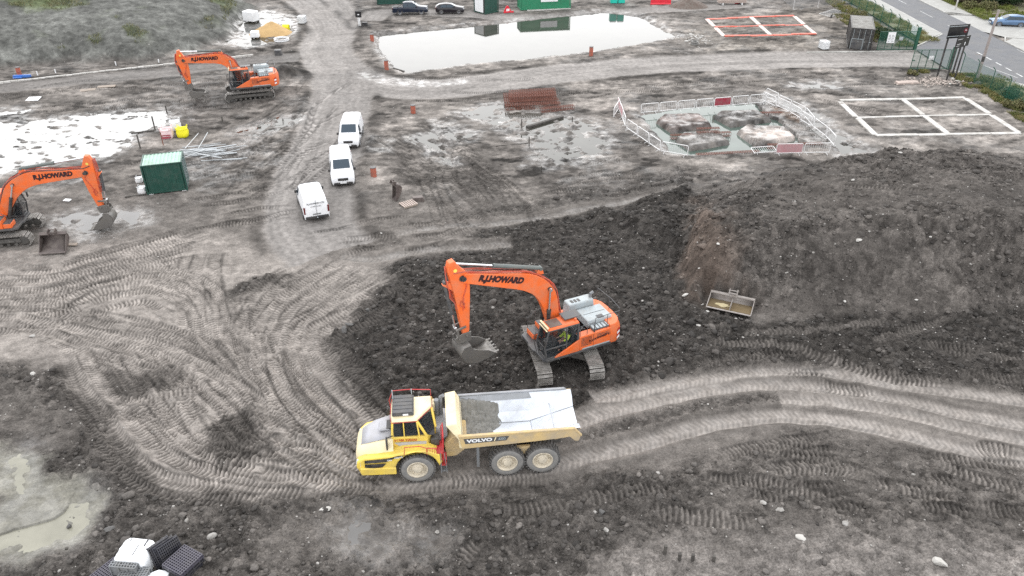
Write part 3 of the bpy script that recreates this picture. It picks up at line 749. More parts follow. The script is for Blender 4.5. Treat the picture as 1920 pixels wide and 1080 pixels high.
# ------------------------------------------------------------------ mesh building helpers
class MB:
    def __init__(s):
        s.v, s.f, s.mi, s.cur = [], [], [], 0
    def _add(s, vs, fs):
        o = len(s.v)
        s.v += [Vector(v) for v in vs]
        s.f += [tuple(i + o for i in f) for f in fs]
        s.mi += [s.cur] * len(fs)
        return s
    def hexa(s, p):     # 8 corners, bottom ring then top ring
        return s._add(p, [(3, 2, 1, 0), (4, 5, 6, 7), (0, 1, 5, 4), (1, 2, 6, 5), (2, 3, 7, 6), (3, 0, 4, 7)])
    def box(s, x0, x1, y0, y1, z0, z1, tx=0, ty=0):     # tx, ty narrow the top
        return s.hexa([(x0, y0, z0), (x1, y0, z0), (x1, y1, z0), (x0, y1, z0),
                       (x0 + tx, y0 + ty, z1), (x1 - tx, y0 + ty, z1), (x1 - tx, y1 - ty, z1), (x0 + tx, y1 - ty, z1)])
    def obox(s, c, ax, ay, az):     # centre and half axes
        c, ax, ay, az = map(Vector, (c, ax, ay, az))
        return s.hexa([c - ax - ay - az, c + ax - ay - az, c + ax + ay - az, c - ax + ay - az,
                       c - ax - ay + az, c + ax - ay + az, c + ax + ay + az, c - ax + ay + az])
    def bar(s, a, b, w, h=None, up=(0, 0, 1)):
        a, b = Vector(a), Vector(b); h = h or w
        d = (b - a).normalized(); u = Vector(up)
        if abs(d.dot(u)) > .98: u = Vector((1, 0, 0))
        x = d.cross(u).normalized(); z = x.cross(d)
        return s.obox((a + b) / 2, (b - a) / 2, x * w / 2, z * h / 2)
    def tube(s, a, b, r, n=8, r2=None, cap=True):
        a, b = Vector(a), Vector(b); r2 = r if r2 is None else r2
        d = (b - a).normalized()
        x = d.orthogonal().normalized(); y = d.cross(x)
        vs = []
        for p, q in ((a, r), (b, r2)):
            for i in range(n):
                t = 2 * math.pi * i / n
                vs.append(p + x * math.cos(t) * q + y * math.sin(t) * q)
        fs = [(i, (i + 1) % n, n + (i + 1) % n, n + i) for i in range(n)]
        if cap: fs += [tuple(range(n))[::-1], tuple(range(n, 2 * n))]
        return s._add(vs, fs)
    def pipe(s, pts, r, n=6):
        pts = [Vector(p) for p in pts]
        vs, fs = [], []
        x = None
        for i, p in enumerate(pts):
            d = (pts[min(i + 1, len(pts) - 1)] - pts[max(i - 1, 0)]).normalized()
            x = d.orthogonal().normalized() if x is None else (x - d * x.dot(d)).normalized()
            y = d.cross(x)
            for k in range(n):
                t = 2 * math.pi * k / n
                vs.append(p + x * math.cos(t) * r + y * math.sin(t) * r)
        for i in range(len(pts) - 1):
            for k in range(n):
                fs.append((i * n + k, i * n + (k + 1) % n, (i + 1) * n + (k + 1) % n, (i + 1) * n + k))
        fs += [tuple(range(n))[::-1], tuple(range((len(pts) - 1) * n, len(pts) * n))]
        return s._add(vs, fs)
    def prism_y(s, prof, y0, y1, inset=None):   # profile in x, z drawn out along y
        n = len(prof)
        vs = [(x, y0, z) for x, z in prof] + [(x, y1, z) for x, z in prof]
        fs = [(i, (i + 1) % n, n + (i + 1) % n, n + i) for i in range(n)] + [tuple(range(n))[::-1], tuple(range(n, 2 * n))]
        return s._add(vs, fs)
    def prism_z(s, prof, z0, z1, tp=None):
        n = len(prof); tp = tp or prof
        vs = [(x, y, z0) for x, y in prof] + [(x, y, z1) for x, y in tp]
        fs = [(i, (i + 1) % n, n + (i + 1) % n, n + i) for i in range(n)] + [tuple(range(n))[::-1], tuple(range(n, 2 * n))]
        return s._add(vs, fs)
    def loft(s, rings, cap=True, close=True):
        n = len(rings[0]); vs = [p for r in rings for p in r]; fs = []
        for i in range(len(rings) - 1):
            for k in range(n if close else n - 1):
                fs.append((i * n + k, i * n + (k + 1) % n, (i + 1) * n + (k + 1) % n, (i + 1) * n + k))
        if cap: fs += [tuple(range(n))[::-1], tuple(range((len(rings) - 1) * n, len(rings) * n))]
        return s._add(vs, fs)
    def lathe_y(s, prof, c=(0, 0, 0), n=24):    # profile (radius, y) turned about the y axis
        vs, fs = [], []
        m = len(prof)
        for i in range(n):
            t = 2 * math.pi * i / n
            for r, y in prof:
                vs.append((c[0] + r * math.cos(t), c[1] + y, c[2] + r * math.sin(t)))
        for i in range(n):
            j = (i + 1) % n
            for k in range(m - 1):
                fs.append((i * m + k, i * m + k + 1, j * m + k + 1, j * m + k))
        return s._add(vs, fs)
    def poly(s, pts):
        return s._add(pts, [tuple(range(len(pts)))])
    def xf(s, mtx):
        s.v = [mtx @ v for v in s.v]; return s
    def build(s, name, mats, parent=None, bevel=0.0, smooth=True, seg=2, ang=30, solid=0.0):
        me = bpy.data.meshes.new(name)
        me.from_pydata(s.v, [], s.f)
        bm = bmesh.new(); bm.from_mesh(me)
        bmesh.ops.recalc_face_normals(bm, faces=bm.faces)
        bm.to_mesh(me); bm.free()
        for m_ in (mats if isinstance(mats, (list, tuple)) else [mats]):
            me.materials.append(M[m_] if isinstance(m_, str) else m_)
        if any(s.mi): me.polygons.foreach_set('material_index', s.mi)
        if smooth:
            me.polygons.foreach_set('use_smooth', [True] * len(me.polygons))
            me.set_sharp_from_angle(angle=rad(ang))
        o = bpy.data.objects.new(name, me); COL.objects.link(o)
        if parent is not None: o.parent = parent
        if solid:
            md = o.modifiers.new('thick', 'SOLIDIFY'); md.thickness = solid; md.offset = 0
        if bevel:
            md = o.modifiers.new('edge', 'BEVEL'); md.width = bevel; md.segments = seg; md.limit_method = 'ANGLE'; md.angle_limit = rad(35)
            md.harden_normals = False
        return o
def tag(o, label, cat, group=None, kind=None):
    if label: o['label'] = label
    if cat: o['category'] = cat
    if group: o['group'] = group
    if kind or cat: o['kind'] = kind or 'thing'
    return o
def empty(name, loc, rz=0.0, label=None, cat=None, group=None):
    o = bpy.data.objects.new(name, None); COL.objects.link(o)
    o.location = loc; o.rotation_euler = (0, 0, rz); o.empty_display_size = .2
    return tag(o, label, cat, group)
def inst(src, name, parent, mtx=None):
    o = bpy.data.objects.new(name, src.data if not hasattr(src, 'vertices') else src); COL.objects.link(o)
    if parent is not None: o.parent = parent
    if not hasattr(src, 'modifiers') or True:
        for md in getattr(src, 'modifiers', []):
            n = o.modifiers.new(md.name, md.type)
            if md.type == 'BEVEL':
                n.width, n.segments, n.limit_method, n.angle_limit = md.width, md.segments, md.limit_method, md.angle_limit
    if mtx is not None: o.matrix_local = mtx
    return o
def copy_tree(o, parent=None):
    c = o.copy(); COL.objects.link(c)
    if parent is not None: c.parent = parent
    for ch in list(o.children): copy_tree(ch, c)
    return c
def text(parent, name, s, org, xd, yd, length, height, mat_, bold=0.0, shear=0.0, align=0.0, lift=0.004):
    cu = bpy.data.curves.new('lettering', 'FONT'); cu.body = s; cu.size = 1.0; cu.offset = bold; cu.shear = shear; cu.extrude = 0.002
    cu.resolution_u = 3
    ob = bpy.data.objects.new('lettering', cu); COL.objects.link(ob)
    dg = bpy.context.evaluated_depsgraph_get(); dg.update()
    me = bpy.data.meshes.new_from_object(ob.evaluated_get(dg))
    bpy.data.objects.remove(ob); bpy.data.curves.remove(cu)
    n = len(me.vertices)
    co = np.empty(n * 3, np.float32); me.vertices.foreach_get('co', co); co = co.reshape(-1, 3)
    lo, hi = co.min(0), co.max(0)
    xd, yd = Vector(xd).normalized(), Vector(yd).normalized(); zd = xd.cross(yd)
    u = (co[:, 0] - lo[0]) / (hi[0] - lo[0]) * length
    w = (co[:, 1] - lo[1]) / (hi[1] - lo[1]) * height
    out = np.array(org)[None] + u[:, None] * np.array(xd) + w[:, None] * np.array(yd) + (lift + co[:, 2:3]) * np.array(zd)
    me.vertices.foreach_set('co', out.astype(np.float32).ravel()); me.update()
    me.materials.clear(); me.materials.append(M[mat_])
    o = bpy.data.objects.new(name, me); COL.objects.link(o)
    if parent is not None: o.parent = parent
    return o
# ------------------------------------------------------------------ tracked excavators
def make_shoe(w):
    b = MB()
    b.box(-.08, .08, -w / 2, w / 2, 0, .025)
    for x in (-.075, .045):
        b.box(x, x + .035, -w / 2, w / 2, .025, .075)
    o = b.build('track_shoe', 'track', None, smooth=False)
    me = o.data; bpy.data.objects.remove(o)
    return me
SHOE = make_shoe(.85)
def belt_points(L, R, pitch):
    """positions and directions round a stadium: straight length L, end radius R"""
    per = 2 * L + 2 * math.pi * R
    n = int(round(per / pitch)); out = []
    for i in range(n):
        s = per * i / n
        if s < L: out.append((-L / 2 + s, 2 * R, 0.0))
        elif s < L + math.pi * R:
            a = (s - L) / R; out.append((L / 2 + R * math.sin(a), R + R * math.cos(a), a))
        elif s < 2 * L + math.pi * R: out.append((L / 2 - (s - L - math.pi * R), 0.0, math.pi))
        else:
            a = math.pi + (s - 2 * L - math.pi * R) / R; out.append((-L / 2 + R * math.sin(a), R + R * math.cos(a), a))
    return out
def rounded(pts, r, n=5):
    """round the corners of a polyline in the x-z plane"""
    o = [pts[0]]
    for i in range(1, len(pts) - 1):
        p, a, b = Vector(pts[i]), Vector(pts[i - 1]), Vector(pts[i + 1])
        rr = min(r, (a - p).length * .48, (b - p).length * .48)
        q0, q1 = p + (a - p).normalized() * rr, p + (b - p).normalized() * rr
        for k in range(n + 1):
            t = k / n
            o.append(tuple(q0 * (1 - t) ** 2 + p * 2 * t * (1 - t) + q1 * t * t))
    o.append(pts[-1]); return o
def beam_profile(line, th):
    """outline of a beam from a centre line and half thicknesses"""
    up, dn = [], []
    for i, p in enumerate(line):
        a, b = Vector(line[max(0, i - 1)]), Vector(line[min(len(line) - 1, i + 1)])
        d = (b - a).normalized(); n = Vector((-d.y, d.x))
        up.append(tuple(Vector(p) + n * th[i])); dn.append(tuple(Vector(p) - n * th[i]))
    return up + dn[::-1]
def excavator(loc, heading, track_heading, pose, label, group, hood='lightgrey', paint='orange', text_side='Howard'):
    root = empty('excavator', loc, heading, label, 'excavator', group)
    P = paint
    # ---- undercarriage
    ta = track_heading - heading
    rot = Matrix.Rotation(ta, 4, 'Z')
    b = MB()
    b.box(-.75, .75, -.75, .75, .55, .95)
    for sx in (-1, 1):
        for sy in (-1, 1):
            b.hexa([(sx * .2, sy * .4, .5), (sx * .75, sy * .4, .5), (sx * 1.15, sy * 1.25, .4), (sx * .6, sy * 1.25, .4),
                    (sx * .2, sy * .4, .95), (sx * .75, sy * .4, .95), (sx * 1.15, sy * 1.25, .72), (sx * .6, sy * 1.25, .72)])
    b.tube((0, 0, .9), (0, 0, 1.2), .72, 24)
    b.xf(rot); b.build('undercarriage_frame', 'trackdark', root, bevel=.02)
    for sy in (-1, 1):
        tk = bpy.data.objects.new('track', None)
        b = MB()
        b.box(-1.9, 1.9, sy * 1.48 - .24, sy * 1.48 + .24, .3, .62)
        b.box(-1.5, 1.5, sy * 1.48 - .3, sy * 1.48 + .3, .36, .5)
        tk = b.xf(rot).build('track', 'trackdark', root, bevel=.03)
        for e in (-2.1, 2.1):
            b = MB(); b.lathe_y([(.01, -.2), (.2, -.2), (.34, -.16), (.36, 0), (.34, .16), (.2, .2), (.01, .2)], (e, sy * 1.48, .46), 18)
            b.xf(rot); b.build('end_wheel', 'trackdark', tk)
        b = MB()
        for k in range(7):
            b.tube((-1.5 + k * .5, sy * 1.48 - .22, .17), (-1.5 + k * .5, sy * 1.48 + .22, .17), .12, 10)
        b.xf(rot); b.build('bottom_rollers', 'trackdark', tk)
        for x, z, a in belt_points(4.2, .43, .196):
            mt = rot @ Matrix.Translation((x, sy * 1.48, z)) @ Matrix.Rotation(a, 4, 'Y')
            o = bpy.data.objects.new('track_shoe', SHOE); COL.objects.link(o); o.parent = tk; o.matrix_local = mt
    # ---- house
    b = MB()
    b.prism_z([(1.9, 1.3), (1.75, 1.48), (-2.4, 1.48), (-2.4, -1.48), (1.6, -1.48), (1.9, -1.35), (1.9, -.45), (2.0, -.3), (2.0, .3), (1.9, .42)], 1.2, 1.36)
    b.build('deck', 'darkgrey', root, bevel=.02)
    # left side housing with the sloping edge under the cab
    b = MB()
    b.prism_y([(-.3, 1.36), (-.3, 2.28), (-2.35, 2.34), (-2.35, 1.36)], 1.0, 1.47)
    b.prism_y([(-.303, 1.36), (-.303, 2.15), (1.25, 1.42), (1.25, 1.36)], 1.40, 1.5)
    sp = b.build('side_panel', P, root, bevel=.03)
    b = MB()
    for k in range(7):
        z = 1.62 + k * .085
        b.box(-1.1, -.42, 1.466, 1.478, z, z + .035)
        if k > 3: b.box(-2.2, -1.45, 1.466, 1.478, z, z + .035)
    b.build('louvre', 'black', sp)['kind'] = 'stuff'
    b = MB(); b.box(-1.225, -1.205, 1.466, 1.476, 1.4, 2.26); b.build('panel_gap', 'black', sp)
    text(sp, 'lettering', 'R.J.HOWARD LTD', (-.95, 1.474, 1.72), (-1, 0, .12), (.12, 0, 1), 1.6, .19, 'letter', .06)
    b = MB(); b.box(-2.3, -.5, 1.466, 1.476, 1.38, 1.46); b.build('stripe', 'lightgrey', sp)
    # right side housing
    b = MB()
    b.prism_y([(.3, 1.36), (.3, 2.2), (-2.35, 2.3), (-2.35, 1.36)], -1.47, -.95)
    sp = b.build('side_panel', P, root, bevel=.03)
    b = MB()
    for k in range(6): b.box(-2.2, -1.3, -1.478, -1.466, 1.75 + k * .085, 1.785 + k * .085)
    b.build('louvre', 'black', sp)['kind'] = 'stuff'
    text(sp, 'lettering', 'R.J.HOWARD LTD', (-1.9, -1.474, 1.95), (1, 0, 0), (0, 0, 1), 2.0, .18, 'letter', .02)
    text(sp, 'lettering', '01788 520 302', (-1.3, -1.474, 1.5), (1, 0, 0), (0, 0, 1), 1.3, .14, 'letter', .02)
    b = MB(); b.box(.35, 1.0, -1.45, -.5, 1.36, 2.0); b.box(1.0, 1.55, -1.40, -.55, 1.36, 1.7)
    b.build('tool_box', P, root, bevel=.04)
    b = MB(); b.box(1.02, 1.52, -1.36, -.6, 1.7, 1.73); b.box(.38, .98, -1.4, -.55, 2.0, 2.03); b.build('step_plate', 'darkgrey', root)
    # counterweight, rounded behind
    out = [(-2.3, 1.49), (-2.75, 1.47), (-3.05, 1.3), (-3.25, .9), (-3.33, .3), (-3.33, -.3), (-3.25, -.9), (-3.05, -1.3), (-2.75, -1.47), (-2.3, -1.49)]
    top = [(-2.3, 1.42), (-2.7, 1.4), (-2.95, 1.22), (-3.12, .85), (-3.18, .3), (-3.18, -.3), (-3.12, -.85), (-2.95, -1.22), (-2.7, -1.4), (-2.3, -1.42)]
    b = MB()
    b.loft([[(x * .96 - .1, y * .95, 1.2) for x, y in out], [(x, y, 1.38) for x, y in out], [(x, y, 2.15) for x, y in out], [(x, y, 2.5) for x, y in top]])
    cw = b.build('counterweight', P, root, bevel=.03)
    b = MB()
    for k in range(4):
        for sy in (-1, 1):
            b.cur = k % 2
            z = 1.42 + k * .17
            b.hexa([(-2.78, sy * 1.481, z), (-3.0, sy * 1.37, z + .05), (-3.0, sy * 1.38, z + .05), (-2.78, sy * 1.491, z), (-2.78, sy * 1.481, z + .16), (-3.0, sy * 1.37, z + .21), (-3.0, sy * 1.38, z + .21), (-2.78, sy * 1.491, z + .16)])
    b.build('hazard_stripe', ['white', 'letterred'], cw)
    # engine hood, raised box, grille, exhaust
    b = MB(); b.box(-2.85, -1.15, -.62, .82, 2.2, 2.66, .05, .05); b.build('engine_hood', hood, root, bevel=.06, seg=3)
    b = MB(); b.box(-2.5, -.75, -1.38, -.6, 2.2, 3.0, .06, .05)
    rb = b.build('filter_housing', hood, root, bevel=.08, seg=3)
    b = MB()
    for k in range(3): b.box(-1.2 - k * .22, -1.05 - k * .22, -1.1, -.8, 3.0, 3.012)
    b.build('vent', 'black', rb)
    b = MB(); b.tube((-2.35, -.95, 2.95), (-2.35, -.95, 3.2), .09, 10); b.tube((-2.35, -.95, 3.2), (-2.55, -.95, 3.3), .09, 10); b.build('exhaust', 'midgrey', root)
    b = MB(); b.box(-2.4, -1.25, .83, 1.32, 2.26, 2.4); g = b.build('grille', 'darkgrey', root, bevel=.02)
    b = MB()
    for k in range(5): b.box(-2.35 + k * .22, -2.2 + k * .22, .88, 1.28, 2.4, 2.43)
    b.build('grille_bar', 'lightgrey', g)
    b = MB(); b.box(-2.7, -1.3, .1, .12, 2.655, 2.675); b.box(-2.3, -1.9, .45, .75, 2.655, 2.68); b.build('hood_seam', 'darkgrey', root)
    # pump bay with pipework
    b = MB(); b.box(-1.15, -.3, -.5, .95, 1.36, 1.9); b.build('pump_bay', 'lightgrey', root, bevel=.03)
    b = MB(); rng = random.Random(4)
    for k in range(9):
        y = -.4 + k * .14
        b.pipe([(-1.1, y, 1.95), (-.9, y + .05, 2.1 + rng.random() * .25), (-.6, y + .1, 2.05 + rng.random() * .2), (-.35, y, 1.9)], .035)
    for k in range(5): b.tube((-1.05 + k * .16, .7, 1.9), (-1.05 + k * .16, .72, 2.2 + .1 * (k % 2)), .05, 8)
    b.build('hydraulic_pipes', 'darkgrey', root)
    # handrails
    def rail(pts, legs, n='handrail'):
        b = MB(); b.pipe(pts, .022)
        for p, q in legs: b.tube(p, q, .02, 6)
        return b.build(n, 'darkgrey', root)
    rail([(-.35, 1.42, 2.3), (-.35, 1.42, 2.95), (-1.25, 1.42, 2.98), (-1.25, 1.42, 2.3)], [((-.8, 1.42, 2.3), (-.8, 1.42, 2.96))])
    rail([(-1.3, 1.42, 2.3), (-1.3, 1.42, 3.25), (-2.9, 1.35, 3.25), (-2.95, 1.3, 2.5)], [((-2.1, 1.4, 2.3), (-2.1, 1.4, 3.25))])
    rail([(-2.95, 1.2, 2.5), (-3.0, 1.2, 3.3), (-3.1, .2, 3.3), (-3.0, -1.2, 3.3), (-2.95, -1.2, 2.5)], [((-3.08, 0, 2.5), (-3.08, 0, 3.3))])
    rail([(-.6, -1.42, 2.2), (-.6, -1.42, 3.1), (.25, -1.42, 3.0), (.3, -1.42, 2.2)], [((-.2, -1.42, 2.2), (-.2, -1.42, 3.05))])
    rail([(.4, -1.42, 2.1), (.4, -1.42, 2.85), (1.0, -1.42, 2.7), (1.5, -1.42, 2.35), (1.5, -1.38, 1.7)], [((1.0, -1.42, 2.1), (1.0, -1.42, 2.7))])
    rail([(1.85, .44, 1.36), (2.05, .44, 2.2), (1.9, .44, 2.7)], [])
    # ---- cab: frame, panes, roof, what is inside
    y0, y1 = .46, 1.46
    A = [(1.72, 1.36), (1.86, 2.2), (1.62, 3.22)]       # front line of the cab
    b = MB()
    for y in (y0, y1):
        yy = y + (.05 if y == y0 else -.05)
        for p, q in zip(A[:-1], A[1:]): b.bar((p[0], yy, p[1]), (q[0], yy, q[1]), .09, .09)
        b.bar((-.22, yy, 1.36), (-.22, yy, 3.2), .09, .12)
        b.bar((.5, yy, 1.36), (.5, yy, 3.22), .08, .08)
        b.bar((-.22, yy, 3.2), (1.62, yy, 3.22), .09, .09)
        b.bar((-.22, yy, 1.40), (1.72, yy, 1.40), .09, .09)
    b.bar((1.72, y0, 1.40), (1.72, y1, 1.40), .09, .09); b.bar((1.62, y0, 3.2), (1.62, y1, 3.2), .09, .09)
    b.bar((-.22, y0, 3.2), (-.22, y1, 3.2), .09, .09); b.bar((-.22, y0, 2.3), (-.22, y1, 2.3), .05, .05)
    b.bar((1.86, y0, 2.2), (1.86, y1, 2.2), .04, .05)
    b.bar((.5, y1 - .03, 2.05), (1.83, y1 - .03, 2.05), .05, .09)
    cab = b.build('cab', 'darkgrey', root, bevel=.015)
    def pane(name, pts, th, mt='glass'):
        b = MB(); n = Vector(th)
        b.loft([[Vector(p) - n for p in pts], [Vector(p) + n for p in pts]])
        return b.build(name, mt, cab, smooth=False)
    pane('windscreen', [(1.86, y0 + .1, 2.22), (1.86, y1 - .1, 2.22), (1.63, y1 - .1, 3.16), (1.63, y0 + .1, 3.16)], (.008, 0, 0))
    pane('lower_windscreen', [(1.73, y0 + .1, 1.46), (1.73, y1 - .1, 1.46), (1.85, y1 - .1, 2.17), (1.85, y0 + .1, 2.17)], (.008, 0, 0))
    pane('door_window', [(.56, y1 - .03, 2.1), (1.8, y1 - .03, 2.1), (1.58, y1 - .03, 3.15), (.56, y1 - .03, 3.15)], (0, .008, 0))
    pane('lower_door_window', [(.56, y1 - .03, 1.5), (1.72, y1 - .03, 1.5), (1.8, y1 - .03, 2.0), (.56, y1 - .03, 2.0)], (0, .008, 0))
    pane('side_window', [(-.15, y1 - .03, 1.95), (.44, y1 - .03, 1.75), (.44, y1 - .03, 3.12), (-.15, y1 - .03, 3.12)], (0, .008, 0))
    pane('side_window', [(-.15, y0 + .03, 1.5), (1.74, y0 + .03, 1.5), (1.82, y0 + .03, 2.2), (1.58, y0 + .03, 3.12), (-.15, y0 + .03, 3.12)], (0, .008, 0))
    pane('rear_window', [(-.22, y0 + .1, 2.35), (-.22, y1 - .1, 2.35), (-.22, y1 - .1, 3.12), (-.22, y0 + .1, 3.12)], (.008, 0, 0))
    b = MB(); b.box(-.2, 1.6, y0 + .05, y1 - .05, 1.36, 1.42); b.box(-.24, -.2, y0 + .05, y1 - .05, 1.4, 2.28)
    b.box(.0, .5, .72, 1.22, 1.42, 1.85); b.box(-.1, .06, .72, 1.22, 1.85, 2.7); b.box(1.2, 1.55, .62, 1.0, 1.42, 2.25)
    b.box(.1, .7, .55, .68, 1.42, 2.0); b.box(.1, .7, 1.25, 1.36, 1.42, 2.0)
    b.build('cab_interior', 'seat', cab, bevel=.03)
    b = MB()
    b.prism_z([(1.66, y0), (1.66, y1), (-.28, y1), (-.28, y0)], 3.22, 3.36, [(1.56, y0 + .06), (1.56, y1 - .06), (-.22, y1 - .06), (-.22, y0 + .06)])
    roof = b.build('cab_roof', P, cab, bevel=.04)
    b = MB(); b.box(.75, 1.5, y0 + .14, y1 - .14, 3.362, 3.385); b.build('roof_hatch', mat_brown, roof, bevel=.01)
    b = MB(); b.box(-.55, .5, .42, 1.12, 3.46, 3.5); b.box(-.5, -.45, .5, .54, 3.36, 3.46); b.box(.4, .44, 1.05, 1.09, 3.36, 3.46)
    b.build('roof_visor', 'darkgrey', roof, bevel=.02)
    b = MB(); b.bar((1.68, y0 + .05, 3.42), (1.68, y1 - .05, 3.42), .1, .08); b.bar((1.74, y0 + .05, 3.25), (1.74, y1 - .05, 3.25), .06, .06); b.build('light_bar', 'cream', roof, bevel=.01)
    b = MB(); b.tube((-.1, 1.25, 3.36), (-.1, 1.25, 3.5), .06, 10); b.build('beacon', 'orange', roof)
    b = MB(); b.pipe([(1.7, y1, 2.9), (1.95, y1 + .12, 2.95), (2.0, y1 + .15, 2.8)], .018); b.box(1.96, 2.02, y1 + .05, y1 + .25, 2.45, 2.85); b.build('mirror', 'black', cab)
    # ---- boom
    F_, K_, E_, A_, B_ = [Vector(pose[k]) for k in 'FKEAB']
    line = rounded([tuple(F_), tuple(K_), tuple(E_)], 1.7, 8)
    n = len(line); th = []
    for i in range(n):
        t = i / (n - 1)
        d = min(1.0, (Vector(line[i]) - F_).length / ((K_ - F_).length * .75))
        e = min(1.0, (Vector(line[i]) - E_).length / ((K_ - E_).length * .8))
        th.append((.26 + .26 * d) * (.52 + .48 * e))
    # straight runs need inner points so the thickness swells along them
    L2, T2 = [], []
    for i in range(n - 1):
        m = 4 if (Vector(line[i]) - Vector(line[i + 1])).length > .6 else 1
        for k in range(m):
            q = k / m
            p = Vector(line[i]).lerp(Vector(line[i + 1]), q); L2.append(tuple(p))
            d = min(1.0, (p - F_).length / ((K_ - F_).length * .75)); e = min(1.0, (p - E_).length / ((K_ - E_).length * .8))
            T2.append((.26 + .26 * d) * (.5 + .5 * e))
    L2.append(line[-1]); T2.append(.26)
    b = MB(); b.prism_y(beam_profile(L2, T2), -.26, .26)
    b.tube((F_.x, -.5, F_.y), (F_.x, .4, F_.y), .2, 14)
    boom = b.build('boom', P, root, bevel=.025)
    b = MB()
    b.tube((E_.x, -.36, E_.y), (E_.x, .36, E_.y), .13, 12)
    d = (E_ - K_).normalized(); nn = Vector((-d.y, d.x))
    if nn.y < 0: nn = -nn
    pin = K_ - nn * .1 - d * .15 + (F_ - K_).normalized() * .25
    b.tube((pin.x, -.34, pin.y), (pin.x, .34, pin.y), .11, 12)
    b.build('pivot_pin', 'black', boom)
    ts = 1 if d.x > 0 else -1
    Ln = (E_ - K_).length
    for sy in (1, -1):
        if sy * ts > 0:      # left plate: reads from the tip back to the knee
            o_ = K_ + d * (Ln * .83) - nn * .22
            xd = -d
        else:
            o_ = K_ + d * (Ln * .83 - 2.7) - nn * .22
            xd = d
        text(boom, 'lettering', 'R.J.HOWARD', (o_.x, sy * .262, o_.y), (xd.x, 0, xd.y), (nn.x, 0, nn.y), 2.7, .5, 'letter', .075, .12 if sy > 0 else 0.1)
    # hoses over the boom
    b = MB(); mid = []
    for k in range(6):
        y = -.22 + k * .085
        pts = []
        for i, p in enumerate(L2[2:]):
            q = Vector(p); j = i + 2
            aa, bb = Vector(L2[j - 1]), Vector(L2[min(len(L2) - 1, j + 1)])
            dd = (bb - aa).normalized(); n2 = Vector((-dd.y, dd.x))
            if n2.y < 0 and ts > 0 and j > n / 2: n2 = -n2
            n2 = Vector((-dd.y, dd.x))
            w = q + n2 * (T2[j] + .05 + .05 * (k % 2) + .04 * math.sin(j * 1.3 + k))
            pts.append((w.x, y, w.y))
        b.cur = 0 if k % 3 else 1
        pts.append((A_.x * .5 + E_.x * .5 + .25, y, A_.y * .5 + E_.y * .5 - .05))
        b.pipe(pts, .03, 5)
    b.build('hoses', ['redhose', 'hose'], boom)
    # ---- arm (dipper)
    d2 = (B_ - E_).normalized(); n2 = Vector((-d2.y, d2.x))
    if (A_ - E_).dot(n2) < 0: n2 = -n2
    La = (B_ - E_).length
    al, an = (A_ - E_).dot(d2), (A_ - E_).dot(n2)
    prof = [(al - .18, an - .12), (al - .12, an + .16), (al + .3, an + .28), (al * .3 + .1, .72), (.9, .52), (La - .25, .2), (La + .12, .12), (La + .14, -.1), (La - .25, -.2), (1.4, -.32), (.3, -.36), (-.2, -.3), (al * .55, an * .35 - .18)]
    pp = [E_ + d2 * u + n2 * w for u, w in prof]
    b = MB(); b.prism_y([(p.x, p.y) for p in pp], -.2, .2); arm = b.build('arm', P, root, bevel=.03)
    b = MB()
    for sy in (-1, 1):
        p = E_ + d2 * .0 + n2 * .05; b.tube((p.x, sy * .2, p.y), (p.x, sy * .24, p.y), .17, 14)
    b.build('pivot_boss', 'black', arm)
    for sy in (-1, 1):
        b = MB(); p = E_ + d2 * (al * .6) + n2 * (an * .75); b.tube((p.x, sy * .2, p.y), (p.x, sy * .212, p.y), .1, 12); b.build('grease_plate', 'yellow', arm)
    b = MB()
    for k in range(4):
        pts = []
        for u, w in ((al * .8, an + .3), (.1, .80), (.6, .68), (1.0, .5 + .06 * k), (1.4, .42), (1.5 + .1 * k, .30)):
            p = E_ + d2 * u + n2 * (w + .03 * k); pts.append((p.x, -.15 + .1 * k, p.y))
        b.pipe(pts, .028, 5)
    for sy in (-1, 1):
        pts = []
        for u, w in ((.1, -.1), (.5, -.15), (1.1, .05), (1.5, .1), (1.8, 0), (1.6, .25), (1.3, .2), (1.5, .0), (1.9, .12)):
            p = E_ + d2 * u + n2 * w; pts.append((p.x, sy * .225, p.y))
        b.pipe(pts, .025, 5)
    b.build('hoses', 'redhose', arm)
    # ---- cylinders
    def cyl(p, q, y, r, split, par, bm='cyl', nm='arm_cylinder'):
        p, q = Vector((p[0], y, p[1])), Vector((q[0], y, q[1])); m_ = p.lerp(q, split)
        b = MB(); b.tube(p, m_, r, 14); b.tube(m_ - (q - p).normalized() * .12, m_, r * 1.15, 14); b.tube(p - Vector((0, r * 1.2, 0)), p + Vector((0, r * 1.2, 0)), r * .9, 10)
        c_ = b.build(nm, bm, par)
        b = MB(); b.tube(m_, q, r * .5, 12); b.tube(q - Vector((0, r * 1.1, 0)), q + Vector((0, r * 1.1, 0)), r * .8, 10)
        b.build('rod', 'chrome', c_)
    up = K_ + d * .55 + nn * .75
    b = MB(); q = K_ + d * .55 + nn * .5; b.prism_y([(q.x - .25, q.y - .1), (up.x - .06, up.y + .08), (up.x + .1, up.y + .06), (q.x + .3, q.y - .1)], -.1, .1); b.build('cylinder_bracket', P, boom)
    cyl((up.x, up.y), (A_.x, A_.y), 0, .115, pose.get('split', .55), root)
    for y in (-.36, .36):
        cyl((1.15, 1.75), (pin.x, pin.y), y, .11, .62, root, 'black', 'boom_cylinder')
    ca = E_ + d2 * (al * .05 + .15) + n2 * (an + .42); cb = E_ + d2 * (La - .45) + n2 * .52
    cyl((ca.x, ca.y), (cb.x, cb.y), 0, .1, .68, root, 'darkgrey', 'bucket_cylinder')
    b = MB(); q = E_ + d2 * .2 + n2 * .5
    b.prism_y([(q.x, q.y), (ca.x, ca.y), (ca.x + .12, ca.y - .1), ((q + d2 * .5).x, (q + d2 * .5).y)], -.12, .12); b.build('cylinder_bracket', P, arm)
